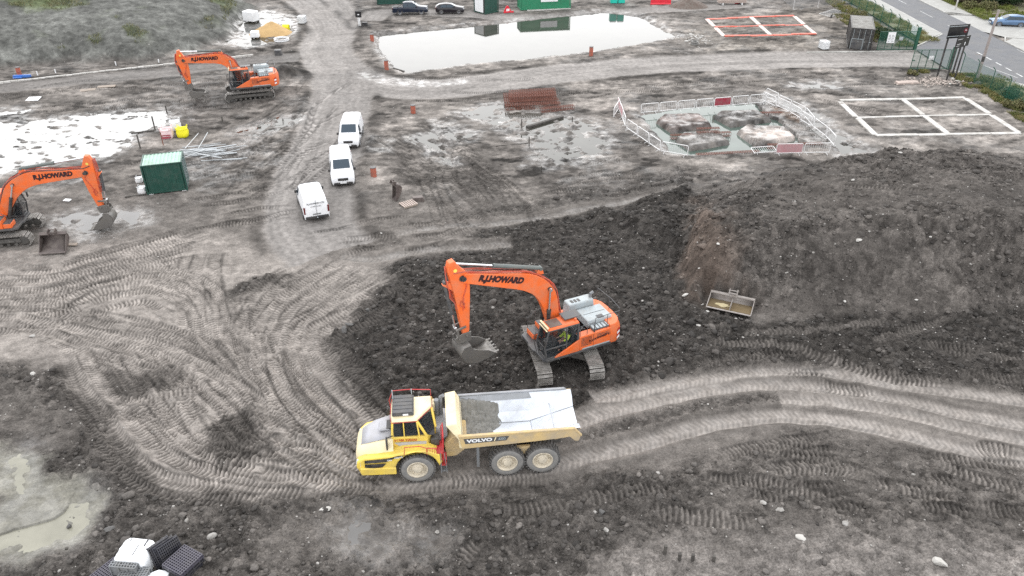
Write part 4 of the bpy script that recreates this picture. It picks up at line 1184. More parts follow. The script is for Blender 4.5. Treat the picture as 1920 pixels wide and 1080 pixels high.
    # ---- linkage and bucket
    th_ = pose['bucket']; R2 = Matrix.Rotation(th_, 2)
    def bk(u, w):      # u towards the machine, w downwards in the bucket's own frame
        q = R2 @ Vector((-u, -w)); return B_ + q
    b = MB(); hk = bk(-.42, .1); m0 = E_ + d2 * (La - .55) + n2 * .0
    for y in (-.27, .27):
        b.bar((cb.x, y, cb.y), (hk.x, y, hk.y), .06, .12); b.bar((cb.x, y * .9, cb.y), (m0.x, y * .9, m0.y), .06, .12)
    b.tube((cb.x, -.32, cb.y), (cb.x, .32, cb.y), .06, 8)
    b.build('bucket_linkage', 'steel', root, bevel=.01)
    b = MB()
    hp = [bk(.28, -.14), bk(.2, .42), bk(-.62, .42), bk(-.62, .0), bk(-.2, -.16)]
    for y in (-.26, .2): b.prism_y([(p.x, p.y) for p in hp], y, y + .06)
    q0, q1 = bk(.2, .3), bk(-.6, .3); b.bar((q0.x, 0, q0.y), (q1.x, 0, q1.y), .5, .16)
    for q in (bk(0, 0), bk(-.42, .1)): b.tube((q.x, -.36, q.y), (q.x, .36, q.y), .07, 10)
    b.build('quick_hitch', 'steel', root, bevel=.01)
    W = pose.get('bw', .75); s_ = pose.get('bs', 1.0)
    back = [(.02, .45), (-.42, .46), (-.62, .75), (-.66, 1.1), (-.52, 1.48), (-.2, 1.75), (.3, 1.86), (1.0, 1.80), (1.55, 1.66)]
    back = [(u * s_, .45 + (w - .45) * s_) for u, w in back]
    ring = [bk(u, w) for u, w in back]
    lip = [bk(u * .94 + .03, w - .04 if w > 1 else w) for u, w in back]
    b = MB()
    b.loft([[(p.x, y, p.y) for p in ring] for y in (-W, -W * .5, 0, W * .5, W)], cap=False, close=False)
    o = b.build('bucket', 'steel', root, solid=.05)
    b = MB()
    side = [bk(u * s_, .45 + (w - .45) * s_) for u, w in [(.02, .45), (-.42, .46), (-.62, .75), (-.66, 1.1), (-.52, 1.48), (-.2, 1.75), (.3, 1.86), (1.0, 1.80), (1.55, 1.66), (1.1, 1.25), (.45, .95), (.1, .7)]]
    for y in (-W, W - .04): b.prism_y([(p.x, p.y) for p in side], y, y + .04)
    b.build('side_plate', 'steel', o)
    b = MB()
    for k in range(5):
        y = -W + .12 + k * (2 * W - .24) / 4
        p, q = bk(1.45 * s_, .45 + 1.24 * s_), bk(1.78 * s_, .45 + 1.16 * s_)
        if pose.get('teeth', True): b.bar((p.x, y, p.y), (q.x, y, q.y), .11, .07)
    p, q = bk(1.35 * s_, .45 + 1.27 * s_), bk(1.62 * s_, .45 + 1.20 * s_); b.bar((p.x, -0, p.y), (q.x, 0, q.y), 2 * W, .05)
    b.build('cutting_edge', 'steel', o)
    return root
mat_brown = mat('brown_hatch', (0.12, 0.085, 0.07), 0.4, dirt=0.3)
M['brown'] = mat_brown
EXC_GROUP = 'orange tracked excavators on the site'
exc_near = excavator((2.85, 36.4, -.02), rad(-154.2), rad(100), dict(F=(.5, 2.0), K=(1.2, 5.55), E=(6.0, 7.1), A=(6.55, 8.0), B=(5.95, 3.6), bucket=rad(-6), split=.55, bw=.7, bs=.88),
    'orange excavator with a driver in its cab, digging beside the yellow dump truck', EXC_GROUP)
exc_far = excavator((-28.9, 84.2, -.02), rad(198), rad(198), dict(F=(.6, 1.9), K=(1.7, 4.3), E=(6.0, 4.4), A=(6.35, 5.3), B=(5.95, 1.75), bucket=rad(-20), split=.55, bw=.6, bs=.72),
    'distant orange excavator facing left below the grassy mound', EXC_GROUP)
exc_left = excavator((-37.9, 51.1, -.02), rad(10), rad(12), dict(F=(.6, 1.8), K=(2.4, 4.55), E=(7.1, 4.75), A=(7.5, 5.85), B=(7.45, 1.95), bucket=rad(12), split=.5, bw=.55, bs=.78),
    'orange excavator cut off by the left edge, its boom reaching towards the green container', EXC_GROUP)

# the driver, seated in the near cab
def driver():
    root = empty('person', exc_near.matrix_basis @ Vector((.25, .97, 1.85)), rad(-154.2), 'driver in a hi-vis yellow jacket seated in the near excavator cab', 'person')
    def skin(name, verts, edges, radii, mt, par):
        me = bpy.data.meshes.new(name); me.from_pydata(verts, edges, [])
        o = bpy.data.objects.new(name, me); COL.objects.link(o); o.parent = par
        md = o.modifiers.new('skin', 'SKIN'); md.use_smooth_shade = True
        for i, r in enumerate(radii):
            sv = me.skin_vertices[0].data[i]; sv.radius = r if isinstance(r, tuple) else (r, r); sv.use_root = i == 0
        o.modifiers.new('sub', 'SUBSURF').levels = 1; o.modifiers['sub'].render_levels = 1
        me.materials.append(M[mt]); return o
    V, E_, R_ = [(0, 0, .12), (-.02, 0, .32), (.0, 0, .5), (.02, 0, .6), (.03, 0, .68), (.04, 0, .78), (.05, 0, .86)], [(0, 1), (1, 2), (2, 3), (3, 4), (4, 5), (5, 6)], [(.15, .17), (.13, .17), (.13, .19), (.07, .08), .055, (.085, .08), (.07, .065)]
    for sy in (-1, 1):
        k = len(V)
        V += [(.0, sy * .2, .54), (.12, sy * .26, .32), (.36, sy * .22, .3), (.44, sy * .2, .31), (.42, sy * .1, .1), (.45, sy * .11, .1), (.5, sy * .12, -.3), (.6, sy * .12, -.36)]
        R_ += [.075, .055, .045, .035, .09, .075, .055, .05]
        E_ += [(2, k), (k, k + 1), (k + 1, k + 2), (k + 2, k + 3), (0, k + 4), (k + 4, k + 5), (k + 5, k + 6), (k + 6, k + 7)]
    body = skin('body', V, E_, R_, 'skin', root)
    V, E_, R_ = [(0, 0, .14), (-.02, 0, .32), (.0, 0, .5), (.01, 0, .58)], [(0, 1), (1, 2), (2, 3)], [(.175, .195), (.155, .195), (.155, .215), (.09, .1)]
    for sy in (-1, 1):
        k = len(V); V += [(.0, sy * .2, .54), (.12, sy * .26, .32), (.34, sy * .22, .3)]; R_ += [.1, .08, .065]; E_ += [(2, k), (k, k + 1), (k + 1, k + 2)]
    skin('hi_vis_jacket', V, E_, R_, 'hiviz', root)
    V, E_, R_ = [(0, 0, .1)], [], [(.16, .18)]
    for sy in (-1, 1):
        k = len(V); V += [(.2, sy * .1, .11), (.44, sy * .11, .1), (.5, sy * .12, -.28)]; R_ += [.11, .1, .08]; E_ += [(0, k), (k, k + 1), (k + 1, k + 2)]
    skin('trousers', V, E_, R_, 'navycloth', root)
    b = MB()
    for i in range(3):
        pass
    rings = []
    for z, r in ((.80, .1), (.84, .108), (.89, .1), (.93, .07), (.95, .02)):
        rings.append([(.045 + r * 1.1 * math.cos(t), r * math.sin(t), z) for t in [2 * math.pi * k / 14 for k in range(14)]])
    b.loft(rings); b.build('hard_hat', 'white', root)
    b = MB()
    for sy in (-1, 1):
        b.bar((.0, sy * .1, .7), (.02, sy * .1, .69), .01)
        b.tube((.46, sy * .2, .31), (.5, sy * .19, .3), .03, 8)
        for k in range(4): b.pipe([(.5, sy * (.17 + .018 * k), .31), (.535, sy * (.17 + .018 * k), .3), (.545, sy * (.17 + .018 * k), .275)], .008, 5)
        b.pipe([(.48, sy * .165, .31), (.5, sy * .15, .3), (.52, sy * .15, .29)], .009, 5)
    b.build('hands', 'skin', root)
    b = MB(); b.tube((.13, 0, .765), (.155, 0, .75), .014, 6, .02)
    for sy in (-1, 1): b.tube((.118, sy * .03, .785), (.124, sy * .03, .785), .012, 6); b.tube((.04, sy * .08, .77), (.04, sy * .095, .77), .025, 8)
    b.bar((.122, -.025, .72), (.122, .025, .72), .01); b.build('face', 'skin', root)
driver()
# ------------------------------------------------------------------ articulated dump truck (x forward from the front axle, y left)
def dump_truck():
    hd = rad(186)
    root = empty('dump_truck', (-4.6, 27.99, -.03), hd, 'yellow articulated dump truck with an empty grey tipping body, nearest machine', 'dump truck')
    # wheels
    R, Wt = .85, .60
    def wheel(x, sy):
        c = (x, sy * 1.17, R)
        b = MB()
        b.lathe_y([(.42, -.26), (.5, -.3), (.68, -.31), (.78, -.27), (R - .03, -.2), (R - .03, .2), (.78, .27), (.68, .31), (.5, .3), (.42, .26)], c, 36)
        w = b.build('wheel', 'tyre', root)
        b = MB()
        for k in range(30):
            for s2 in (-1, 1):
                t = 2 * math.pi * (k + .5 * (s2 > 0)) / 30
                cr, sr = math.cos(t), math.sin(t); tx = Vector((-sr, 0, cr)); rr = Vector((cr, 0, sr))
                a = Vector(c) + rr * (R - .02) + Vector((0, s2 * .02, 0)); e = Vector(c) + rr * (R - .03) + Vector((0, s2 * .29, 0)) + tx * .1
                dvec = (e - a) / 2
                b.obox((a + e) / 2, dvec, tx * .038, rr * .035)
        b.build('tread_lug', 'tyre', w)
        b = MB(); b.lathe_y([(.52, .302 * sy), (.6, .318 * sy), (.7, .314 * sy), (.76, .285 * sy)], c, 36); b.build('tyre_wall', 'tyreside', w)
        b = MB()
        b.lathe_y([(.5, .3 * sy), (.46, .31 * sy), (.42, .26 * sy), (.4, .16 * sy), (.3, .14 * sy), (.27, .2 * sy), (.2, .24 * sy), (.18, .3 * sy), (.1, .31 * sy), (.005, .31 * sy)], c, 32)
        for k in range(12):
            t = 2 * math.pi * k / 12
            p = Vector(c) + Vector((math.cos(t) * .345, .15 * sy, math.sin(t) * .345)); b.tube(p, p + Vector((0, .04 * sy, 0)), .025, 6)
        b.build('rim', 'rim', w)
    for x in (0, -4.25, -5.95):
        for sy in (1, -1): wheel(x, sy)
    # chassis
    b = MB()
    b.box(-1.2, 1.9, -.5, .5, .75, 1.15); b.box(-.15, .15, -.9, .9, .7, 1.0)
    b.box(-7.0, -2.2, -.45, .45, .95, 1.35)
    for x in (-4.25, -5.95): b.box(x - .15, x + .15, -.9, .9, .7, 1.0)
    b.tube((-2.3, 0, 1.1), (-1.1, 0, 1.05), .32, 14); b.box(-1.7, -1.3, -.4, .4, .7, 1.6)
    b.build('chassis', 'trackdark', root, bevel=.03)
    b = MB()
    for sy in (-1, 1):
        b.prism_y([(-5.5, 1.5), (-4.7, 1.5), (-4.95, .95), (-5.25, .95)], sy * .95, sy * 1.12)
        b.hexa([(-6.3, sy * .8, .8), (-3.9, sy * .8, .8), (-3.9, sy * 1.0, .8), (-6.3, sy * 1.0, .8), (-5.6, sy * .8, 1.1), (-4.6, sy * .8, 1.1), (-4.6, sy * 1.0, 1.1), (-5.6, sy * 1.0, 1.1)])
    b.build('bogie_beam', 'yellowdusty', root, bevel=.03)
    b = MB()
    b.prism_y([(-1.9, .75), (-1.4, .7), (-1.3, 1.5), (-1.7, 1.95), (-2.4, 1.95), (-2.5, 1.3)], -.6, .6)
    b.build('articulation_joint', 'yellowdusty', root, bevel=.05)
    b = MB()
    for sy in (-1, 1): b.tube((-1.7, sy * .45, 1.05), (-.6, sy * .6, 1.0), .09, 10)
    for k in range(6): b.pipe([(-1.2, -.2 + k * .1, 1.5), (-1.6, -.25 + k * .1, 1.75 + .05 * (k % 2)), (-2.3, -.2 + k * .1, 1.5)], .03, 5)
    b.build('hydraulic_hoses', 'hose', root)
    # front body: bumper, fenders with arch, hood
    def arch(x0, x1, z0, top):
        o = []
        for k in range(13):
            t = math.pi * (1 - k / 12)
            o.append((.0 + 1.02 * math.cos(t), R + 1.02 * math.sin(t)))
        return o
    ar = [p for p in arch(0, 0, 0, 0) if p[1] > .9]
    b = MB()
    prof = [(2.72, .78), (2.84, 1.0), (2.78, 1.35), (2.45, 1.62), (1.1, 1.84), (.6, 1.97), (-.6, 1.97), (-1.1, 1.7), (-1.2, 1.2), (-1.04, .92)] + ar + [(1.04, .78)]
    for sy in (-1, 1):
        b.prism_y(prof, sy * .80, sy * 1.44)
    for v in b.v:
        if v.x > 1.2: v.y *= 1 - .16 * ((v.x - 1.2) / 1.6) ** 1.6
    body = b.build('front_body', 'yellow', root, bevel=.09, seg=3)
    b = MB()
    b.prism_z([(2.6, -1.38), (2.78, -1.0), (2.88, -.5), (2.88, .5), (2.78, 1.0), (2.6, 1.38), (.98, 1.46), (.98, 1.38), (2.4, 1.2), (2.4, -1.2), (.98, -1.38), (.98, -1.46)], .66, 1.08)
    b.build('bumper', 'yellow', root, bevel=.04)
    # dark side grille and lamp
    for sy in (-1, 1):
        b = MB()
        y = sy * 1.442
        def plate(pts):
            tp = lambda x: 1 - .16 * (max(0, x - 1.2) / 1.6) ** 1.6
            b.loft([[(x, y * tp(x), z) for x, z in pts], [(x, y * tp(x) + sy * .014, z) for x, z in pts]])
        plate([(2.4, 1.52), (1.9, 1.6), (1.35, 1.68), (.95, 1.78), (.4, 1.84), (1.0, 1.68), (1.4, 1.48), (1.9, 1.42), (2.42, 1.34)])
        plate([(2.42, 1.28), (1.9, 1.33), (1.42, 1.38), (1.6, 1.16), (2.0, 1.1), (2.42, 1.06)])
        b.build('side_grille', 'black', body)
        text(body, 'lettering', 'A30G', (1.36 if sy > 0 else 1.12, y + sy * .018, 1.55), (-sy, 0, -.0), (0, 0, 1), .22, .09, 'letterwhite', .02)
        text(body, 'lettering', 'VOLVO', (1.02 if sy > 0 else .6, y + sy * .018, 1.66), (-sy, 0, .1), (.0, 0, 1), .4, .09, 'letterwhite', .02)
        b = MB(); b.hexa([(2.55, sy * 1.16, 1.12), (2.74, sy * 1.0, 1.12), (2.86, sy * 1.04, 1.12), (2.62, sy * 1.25, 1.12), (2.55, sy * 1.16, 1.4), (2.7, sy * 1.0, 1.4), (2.8, sy * 1.04, 1.4), (2.6, sy * 1.25, 1.4)]); b.build('headlight', 'lamp', body)
    # hood: yellow cowl with a grey middle panel
    def ring(x, w, z0, z1):
        n = 14; o = []
        for k in range(n + 1):
            t = math.pi * k / n
            o.append((x, -w * math.copysign(abs(math.cos(t)) ** .45, math.cos(t)), z0 + (z1 - z0) * math.sin(t) ** .5))
        return o
    b = MB()
    b.loft([ring(2.88, .6, 1.05, 1.3), ring(2.8, .84, 1.05, 1.62), ring(2.5, 1.0, 1.05, 1.93), ring(1.9, 1.1, 1.1, 2.2), ring(1.05, 1.18, 1.1, 2.42)])
    hood = b.build('hood', 'cream', root, ang=50)
    b = MB()
    def top(x, w, z): return [(x, -w, z - .03), (x, -w * .5, z), (x, w * .5, z), (x, w, z - .03)]
    b.loft([top(2.56, .56, 1.90), top(2.2, .68, 2.09), top(1.9, .74, 2.22), top(1.06, .82, 2.445)], cap=False, close=False)
    hp = b.build('hood_panel', 'hoodgrey', hood, solid=.03)
    b = MB(); b.box(1.15, 1.75, -.35, .35, 2.42, 2.52, .1, .06); b.build('hood_scoop', 'hoodgrey', hood, bevel=.04)
    b = MB(); b.box(1.12, 1.35, -.3, .3, 2.50, 2.53); b.build('scoop_grille', 'black', hood)
    # cab
    b = MB()
    lo = [(1.08, -.85), (1.15, -.5), (1.15, .5), (1.08, .85), (-.55, .92), (-.95, .3), (-.95, -.9)]
    b.prism_z([(x, y) for x, y in lo], 1.6, 2.42)
    cab = b.build('cab', 'yellow', root, bevel=.04)
    text(cab, 'lettering', '01788 520302', (.98, .895, 2.2), (-1, .04, 0), (0, 0, 1), 1.05, .13, 'letterred', .02)
    b = MB(); b.loft([[(1.0, .885, 2.13), (.5, .905, 2.14), (-.5, .922, 2.14), (-.5, .922, 1.78), (.6, .905, 1.78)], [(1.0, .9, 2.13), (.5, .918, 2.14), (-.5, .935, 2.14), (-.5, .935, 1.78), (.6, .918, 1.78)]]); b.build('grey_stripe', 'hoodgrey', cab)
    hi = [(1.0, -.8), (1.05, -.45), (1.05, .45), (1.0, .8), (-.12, .8), (-.8, -.1), (-.8, -.82)]
    lo3 = [(x, y, 2.42) for x, y in lo]; hi3 = [(x, y, 3.3) for x, y in hi]
    for p_, q_, w_, h_ in [(lo3[i], hi3[i], .11, .09) for i in (0, 3, 4, 5, 6)] + [((.5, .9, 2.42), (.5, .8, 3.3), .06, .05), ((-.2, .915, 2.42), (-.12, .81, 3.3), .2, .06)]:
        b = MB(); b.bar(p_, q_, w_, h_); b.build('cab_post', 'yellow', cab, bevel=.015)
    def pane(name, pts):
        b = MB(); c_ = sum((Vector(p) for p in pts), Vector()) / len(pts)
        n_ = (Vector(pts[1]) - Vector(pts[0])).cross(Vector(pts[2]) - Vector(pts[0])).normalized() * .006
        b.loft([[Vector(p) - n_ for p in pts], [Vector(p) + n_ for p in pts]]); b.build(name, 'glass', cab, smooth=False)
    pane('windscreen', [lo3[1], lo3[2], hi3[2], hi3[1]])
    pane('quarter_window', [lo3[2], lo3[3], hi3[3], hi3[2]]); pane('quarter_window', [lo3[0], lo3[1], hi3[1], hi3[0]])
    pane('side_window', [(.98, .86, 2.46), (-.1, .9, 2.46), (-.04, .8, 3.24), (.95, .79, 3.24)])
    pane('rear_window', [lo3[4], lo3[5], hi3[5], hi3[4]]); pane('rear_window', [lo3[5], lo3[6], hi3[6], hi3[5]])
    pane('side_window', [lo3[6], lo3[0], hi3[0], hi3[6]])
    b = MB(); b.box(-.9, 1.0, -.8, .8, 2.36, 2.43); b.box(-.35, .2, -.3, .3, 2.4, 2.75); b.box(-.5, -.35, -.3, .3, 2.6, 3.15); b.tube((.55, 0, 2.9), (.62, 0, 2.93), .2, 16); b.box(.6, 1.0, -.7, .7, 2.4, 2.72)
    b.build('cab_interior', 'seat', cab, bevel=.03)
    b = MB()
    b.prism_z([(x * 1.03, y * 1.04) for x, y in hi], 3.3, 3.44, [(x * .97, y * .95) for x, y in hi])
    roof = b.build('cab_roof', 'cream', cab, bevel=.03)
    b = MB(); b.pipe([(x * 1.05, y * 1.07, 3.31) for x, y in hi + hi[:1]], .012); b.build('roof_rail', 'red', roof)
    b = MB(); b.pipe([(1.0, -.82, 3.4), (1.0, -.82, 3.85), (.2, -.85, 3.85), (-.8, -.85, 3.75), (-.8, -.85, 3.4)], .02); b.pipe([(1.12, -.9, 2.5), (1.2, -.92, 3.2), (1.0, -.86, 3.75)], .022); b.build('guard_rail', 'red', roof)
    b = MB()
    for k in range(5): b.bar((.96 - .0, -.58 + k * .26, 3.64), (.06, -.58 + k * .26, 3.64), .24, .06)
    b.box(.0, 1.0, -.72, .58, 3.46, 3.6)
    for x in (.1, .9):
        for y in (-.66, .5): b.box(x - .03, x + .03, y - .03, y + .03, 3.4, 3.5)
    b.build('air_conditioner', 'darkgrey', roof, bevel=.02)
    b = MB(); b.box(.25, .5, .582, .6, 3.49, 3.58); b.build('name_plate', 'whiteplain', roof)
    b = MB(); b.tube((.98, -.5, 3.4), (.98, -.5, 4.15), .025, 6); b.build('aerial', 'lightgrey', roof); b = MB(); b.tube((.1, -.75, 3.4), (.1, -.75, 3.95), .02, 6); b.build('aerial', 'lightgrey', roof)
    for sy in (-1, 1):
        b = MB(); b.pipe([(1.02, sy * .86, 2.55), (1.32, sy * 1.1, 2.65), (1.32, sy * 1.1, 2.3)], .03); b.box(1.28, 1.36, sy * 1.1 - .13, sy * 1.1 + .13, 2.0, 2.62); b.build('mirror', 'black', cab, bevel=.02)
    # behind the cab
    b = MB(); b.box(-1.5, -.95, -1.1, .25, 1.5, 2.35); b.build('rear_deck', 'hoodgrey', root, bevel=.04)
    b = MB(); b.tube((-1.05, -.62, 2.3), (-1.05, -.62, 3.3), .12, 12); b.tube((-1.25, -.68, 2.3), (-1.25, -.68, 3.4), .09, 12); b.tube((-1.25, -.68, 3.4), (-1.4, -.6, 3.55), .09, 12); b.build('exhaust', 'midgrey', root)
    b = MB(); b.box(-.95, -.6, -.85, -.45, 2.7, 3.2); b.build('air_filter', 'cream', root, bevel=.04)
    # access platform and steps, red
    b = MB(); b.box(-1.25, -.55, .55, 1.4, 1.72, 1.76)
    for k in range(6): b.box(-1.24 + k * .12, -1.2 + k * .12, .56, 1.39, 1.76, 1.785)
    b.build('platform', 'red', root)
    b = MB()
    b.pipe([(-.5, 1.42, 1.76), (-.5, 1.42, 2.15), (-.9, 1.42, 2.1), (-1.0, 1.42, 1.76)], .025)
    for k in range(5): b.tube((-.55 - k * .1, 1.42, 1.76), (-.55 - k * .1, 1.42, 2.12), .012, 5)
    b.pipe([(-1.25, 1.35, 1.2), (-1.28, 1.3, 2.7), (-1.28, .5, 2.8), (-1.28, .3, 2.4)], .03); b.pipe([(-1.2, .6, 1.76), (-1.2, .6, 2.7), (-1.28, .6, 2.78)], .025)
    b.pipe([(.55, 1.43, 1.85), (.5, 1.43, 2.3), (-.2, 1.43, 2.3), (-.5, 1.43, 2.15)], .02)
    b.build('handrail', 'red', root)
    for k in range(3):
        b = MB(); z = 1.35 - k * .38; b.box(-1.4, -1.1, .95, 1.42, z, z + .03)
        for j in range(3): b.box(-1.38 + j * .1, -1.34 + j * .1, .96, 1.41, z + .03, z + .05)
        b.build('step', 'red' if k < 2 else 'midgrey', root)
    b = MB(); b.bar((-1.12, 1.42, .5), (-1.12, 1.42, 1.75), .04); b.bar((-1.4, 1.42, .5), (-1.3, 1.42, 1.75), .03); b.build('step_frame', 'midgrey', root)
    b = MB(); b.box(-2.95, -2.82, 1.0, 1.06, .35, 1.85); b.box(-2.9, -2.86, .4, 1.2, 1.7, 1.85); b.build('mud_flap', 'midgrey', root)
    b = MB(); b.box(-1.1, -.7, .5, .9, 1.78, 2.2); b.build('battery_box', 'black', root, bevel=.03)
    # tipping body: floor, slanting sides, headboard, rails
    xs = [-2.15, -3.2, -5.6, -6.55, -7.7]
    zf = [1.62, 1.55, 1.55, 1.9, 2.28]            # floor
    zt = [2.72, 2.72, 2.72, 2.72, 2.72]           # side tops
    def sect(i, off=0.0):
        hw = 1.42
        f_, t_ = zf[i] - off, zt[i]
        return [(xs[i], -hw - off * .6, t_), (xs[i], -1.0 - off * .5, f_ + .35), (xs[i], -.62, f_), (xs[i], .62, f_), (xs[i], 1.0 + off * .5, f_ + .35), (xs[i], hw + off * .6, t_)]
    b = MB()
    b.loft([sect(i, .0) for i in range(5)], cap=False, close=False)
    bed = b.build('tipping_body', ['bedsteel'], root, solid=.0, ang=15)
    b = MB()
    b.loft([sect(i, .09) for i in range(5)], cap=False, close=False); b.build('body_underside', 'yellowdusty', bed)
    b = MB()
    b.loft([[(xs[i], -1.418, 2.70), (xs[i], -1.27, 2.45)] for i in (0, 1, 2, 3, 4)], cap=False, close=False)
    for v in b.v: v.y += .012
    b.build('upper_liner', 'beddark', bed)
    b = MB(); b.poly([(-2.16, -1.42, 2.74), (-2.16, 1.42, 2.74), (-2.16, .98, 1.95), (-2.16, .6, 1.6), (-2.16, -.6, 1.6), (-2.16, -.98, 1.95)])
    b.build('headboard_inner', 'bedmud', bed, solid=.03)
    # leftover soil caked at the front of the bed
    rng = np.random.default_rng(5)
    b = MB(); nx, ny = 30, 26; vs, fs = [], []
    for i in range(nx):
        for j in range(ny):
            x = -2.17 - 2.0 * i / (nx - 1) * (.92 + .10 * math.sin(j * .33) + .05 * math.sin(j * .8 + 1)); y = -1.28 + 2.40 * j / (ny - 1)
            base = (1.55 if abs(y) < .62 else 1.55 + (abs(y) - .62) / .38 * .35 if abs(y) < 1 else 1.9 + (abs(y) - 1) / .42 * .82) + .05 * (abs(y) > .62)
            edge = .30 * max(0, 1 - (i / (nx - 1)) ** 1.3) + .02 - .05 * (i > nx - 3) * 1 - .12 * (y < -1.2) - .1 * max(0, -y - .5) * i / nx
            vs.append((x, y, base + edge + rng.uniform(-.05, .05)))
    for i in range(nx - 1):
        for j in range(ny - 1): fs.append((i * ny + j, i * ny + j + 1, (i + 1) * ny + j + 1, (i + 1) * ny + j))
    b._add(vs, fs); b.build('caked_soil', 'bedmud', bed, ang=20)
    # seams of the floor plates
    b = MB(); b.box(-5.615, -5.59, -.62, .62, 1.552, 1.56); b.obox((-6.1, 1.2, 2.4), (.012, 0, 0), (0, .18, .32), (0, .004, .002)); b.bar((-6.56, -1.0, 2.262), (-6.56, 1.0, 2.262), .02, .02)
    for sy in (-1, 1): b.bar((-3.0, sy * .6, 1.565), (-5.6, sy * .6, 1.565), .03, .02); b.bar((-5.6, sy * .63, 1.565), (-7.7, sy * .63, 2.3), .03, .02)
    b.build('floor_seam', 'beddark', bed)
    # outer side skin with rail
    for sy in (-1, 1):
        b = MB()
        prof = [(-2.0, 2.74), (-7.35, 2.74), (-7.72, 2.3), (-7.62, 1.98), (-7.45, 2.0), (-7.2, 2.28), (-6.75, 2.22), (-5.4, 2.14), (-2.15, 2.0)]
        b.prism_y(prof, sy * 1.43, sy * 1.50)
        o = b.build('body_side', 'yellowdusty', bed, bevel=.015)
        b = MB(); b.bar((-2.0, sy * 1.46, 2.76), (-7.4, sy * 1.46, 2.76), .14, .09); b.bar((-7.4, sy * 1.46, 2.76), (-7.75, sy * 1.46, 2.3), .12, .08); b.build('top_rail', 'beddark' if sy < 0 else 'yellowdusty', bed, bevel=.015)
        b = MB(); y = sy * 1.502
        pl = [(-2.22, 2.62), (-4.35, 2.62), (-4.2, 2.36), (-2.3, 2.3)]
        b.loft([[(x, y, z) for x, z in pl], [(x, y + sy * .006, z) for x, z in pl]]); b.build('name_panel', 'darkgrey', o)
        text(o, 'lettering', 'VOLVO', (-2.35 if sy > 0 else -3.55, y + sy * .008, 2.37 if sy > 0 else 2.38), (-sy, 0, .02), (0, 0, 1), 1.2, .2, 'letterwhite', .045)
        text(o, 'lettering', 'A30G', (-3.82 if sy > 0 else -4.15, y + sy * .008, 2.41), (-sy, 0, .02), (0, 0, 1), .34, .16, 'lightgrey', .02)
        b = MB(); b.loft([[(-3.62, y, 2.37), (-3.67, y, 2.37), (-3.74, y, 2.6), (-3.69, y, 2.6)], [(-3.62, y + sy * .008, 2.37), (-3.67, y + sy * .008, 2.37), (-3.74, y + sy * .008, 2.6), (-3.69, y + sy * .008, 2.6)]]); b.build('slash_mark', 'cream', o)
        b = MB()
        for x in (-3.4, -4.6, -5.8, -6.6): b.hexa([(x - .06, sy * 1.0, 1.75), (x + .06, sy * 1.0, 1.75), (x + .06, sy * 1.1, 1.8), (x - .06, sy * 1.1, 1.8), (x - .06, sy * 1.3, 2.2), (x + .06, sy * 1.3, 2.2), (x + .06, sy * 1.44, 2.2), (x - .06, sy * 1.44, 2.2)])
        b.build('side_rib', 'yellowdusty', bed)
    b = MB()
    b.hexa([(-2.2, -1.46, 2.6), (-2.02, -1.46, 2.5), (-2.02, 1.46, 2.5), (-2.2, 1.46, 2.6), (-1.95, -1.2, 3.3), (-1.45, -1.2, 3.2), (-1.45, 1.2, 3.2), (-1.95, 1.2, 3.3)])
    b.hexa([(-2.2, -1.46, 1.95), (-2.0, -1.3, 1.9), (-2.0, 1.3, 1.9), (-2.2, 1.46, 1.95), (-2.2, -1.46, 2.62), (-2.0, -1.46, 2.55), (-2.0, 1.46, 2.55), (-2.2, 1.46, 2.62)])
    b.build('headboard', 'cream', bed, bevel=.03)
    return root
truck = dump_truck()
# ------------------------------------------------------------------ vans and cars (x forward, y left, origin on the ground under the middle)
def ring_at(s):
    x, zb, zm, zt, wb, wm, wt = s
    cr = min(.12, (zt - zm) * .5 + .02)
    return [(x, wb, zb), (x, wm * .995, (zb + zm) * .5), (x, wm, zm), (x, wt + (wm - wt) * .12, zt - cr), (x, wt * .82, zt - cr * .15), (x, wt * .4, zt),
            (x, -wt * .4, zt), (x, -wt * .82, zt - cr * .15), (x, -wt - (wm - wt) * .12, zt - cr), (x, -wm, zm), (x, -wm * .995, (zb + zm) * .5), (x, -wb, zb)]
def wheel_at(par, x, y, r, w, rimmat='alloy', n=22):
    s = 1 if y > 0 else -1
    b = MB(); b.lathe_y([(r * .62, -w / 2), (r * .9, -w / 2), (r, -w * .36), (r, w * .36), (r * .9, w / 2), (r * .62, w / 2)], (x, y, r), n)
    o = b.build('wheel', 'tyre', par)
    b = MB(); b.lathe_y([(r * .66, s * w * .46), (r * .6, s * w * .5), (r * .5, s * w * .3), (r * .2, s * w * .34), (.004, s * w * .36)], (x, y, r), n)
    for k in range(5):
        t = 2 * math.pi * k / 5
        b.bar((x + r * .15 * math.cos(t), y + s * w * .40, r + r * .15 * math.sin(t)), (x + r * .58 * math.cos(t), y + s * w * .42, r + r * .58 * math.sin(t)), .05, .03, (0, 1, 0))
    b.build('rim', rimmat, o)
def quadpane(par, name, pts, mt, off, solid=.006):
    c = sum((Vector(p) for p in pts), Vector()) / len(pts)
    n = (Vector(pts[1]) - Vector(pts[0])).cross(Vector(pts[2]) - Vector(pts[0])).normalized()
    if n.dot(Vector(off)) < 0: n = -n
    b = MB(); b.loft([[Vector(p) + n * .001 for p in pts], [Vector(p) + n * (.001 + solid) for p in pts]])
    return b.build(name, mt, par, smooth=False)
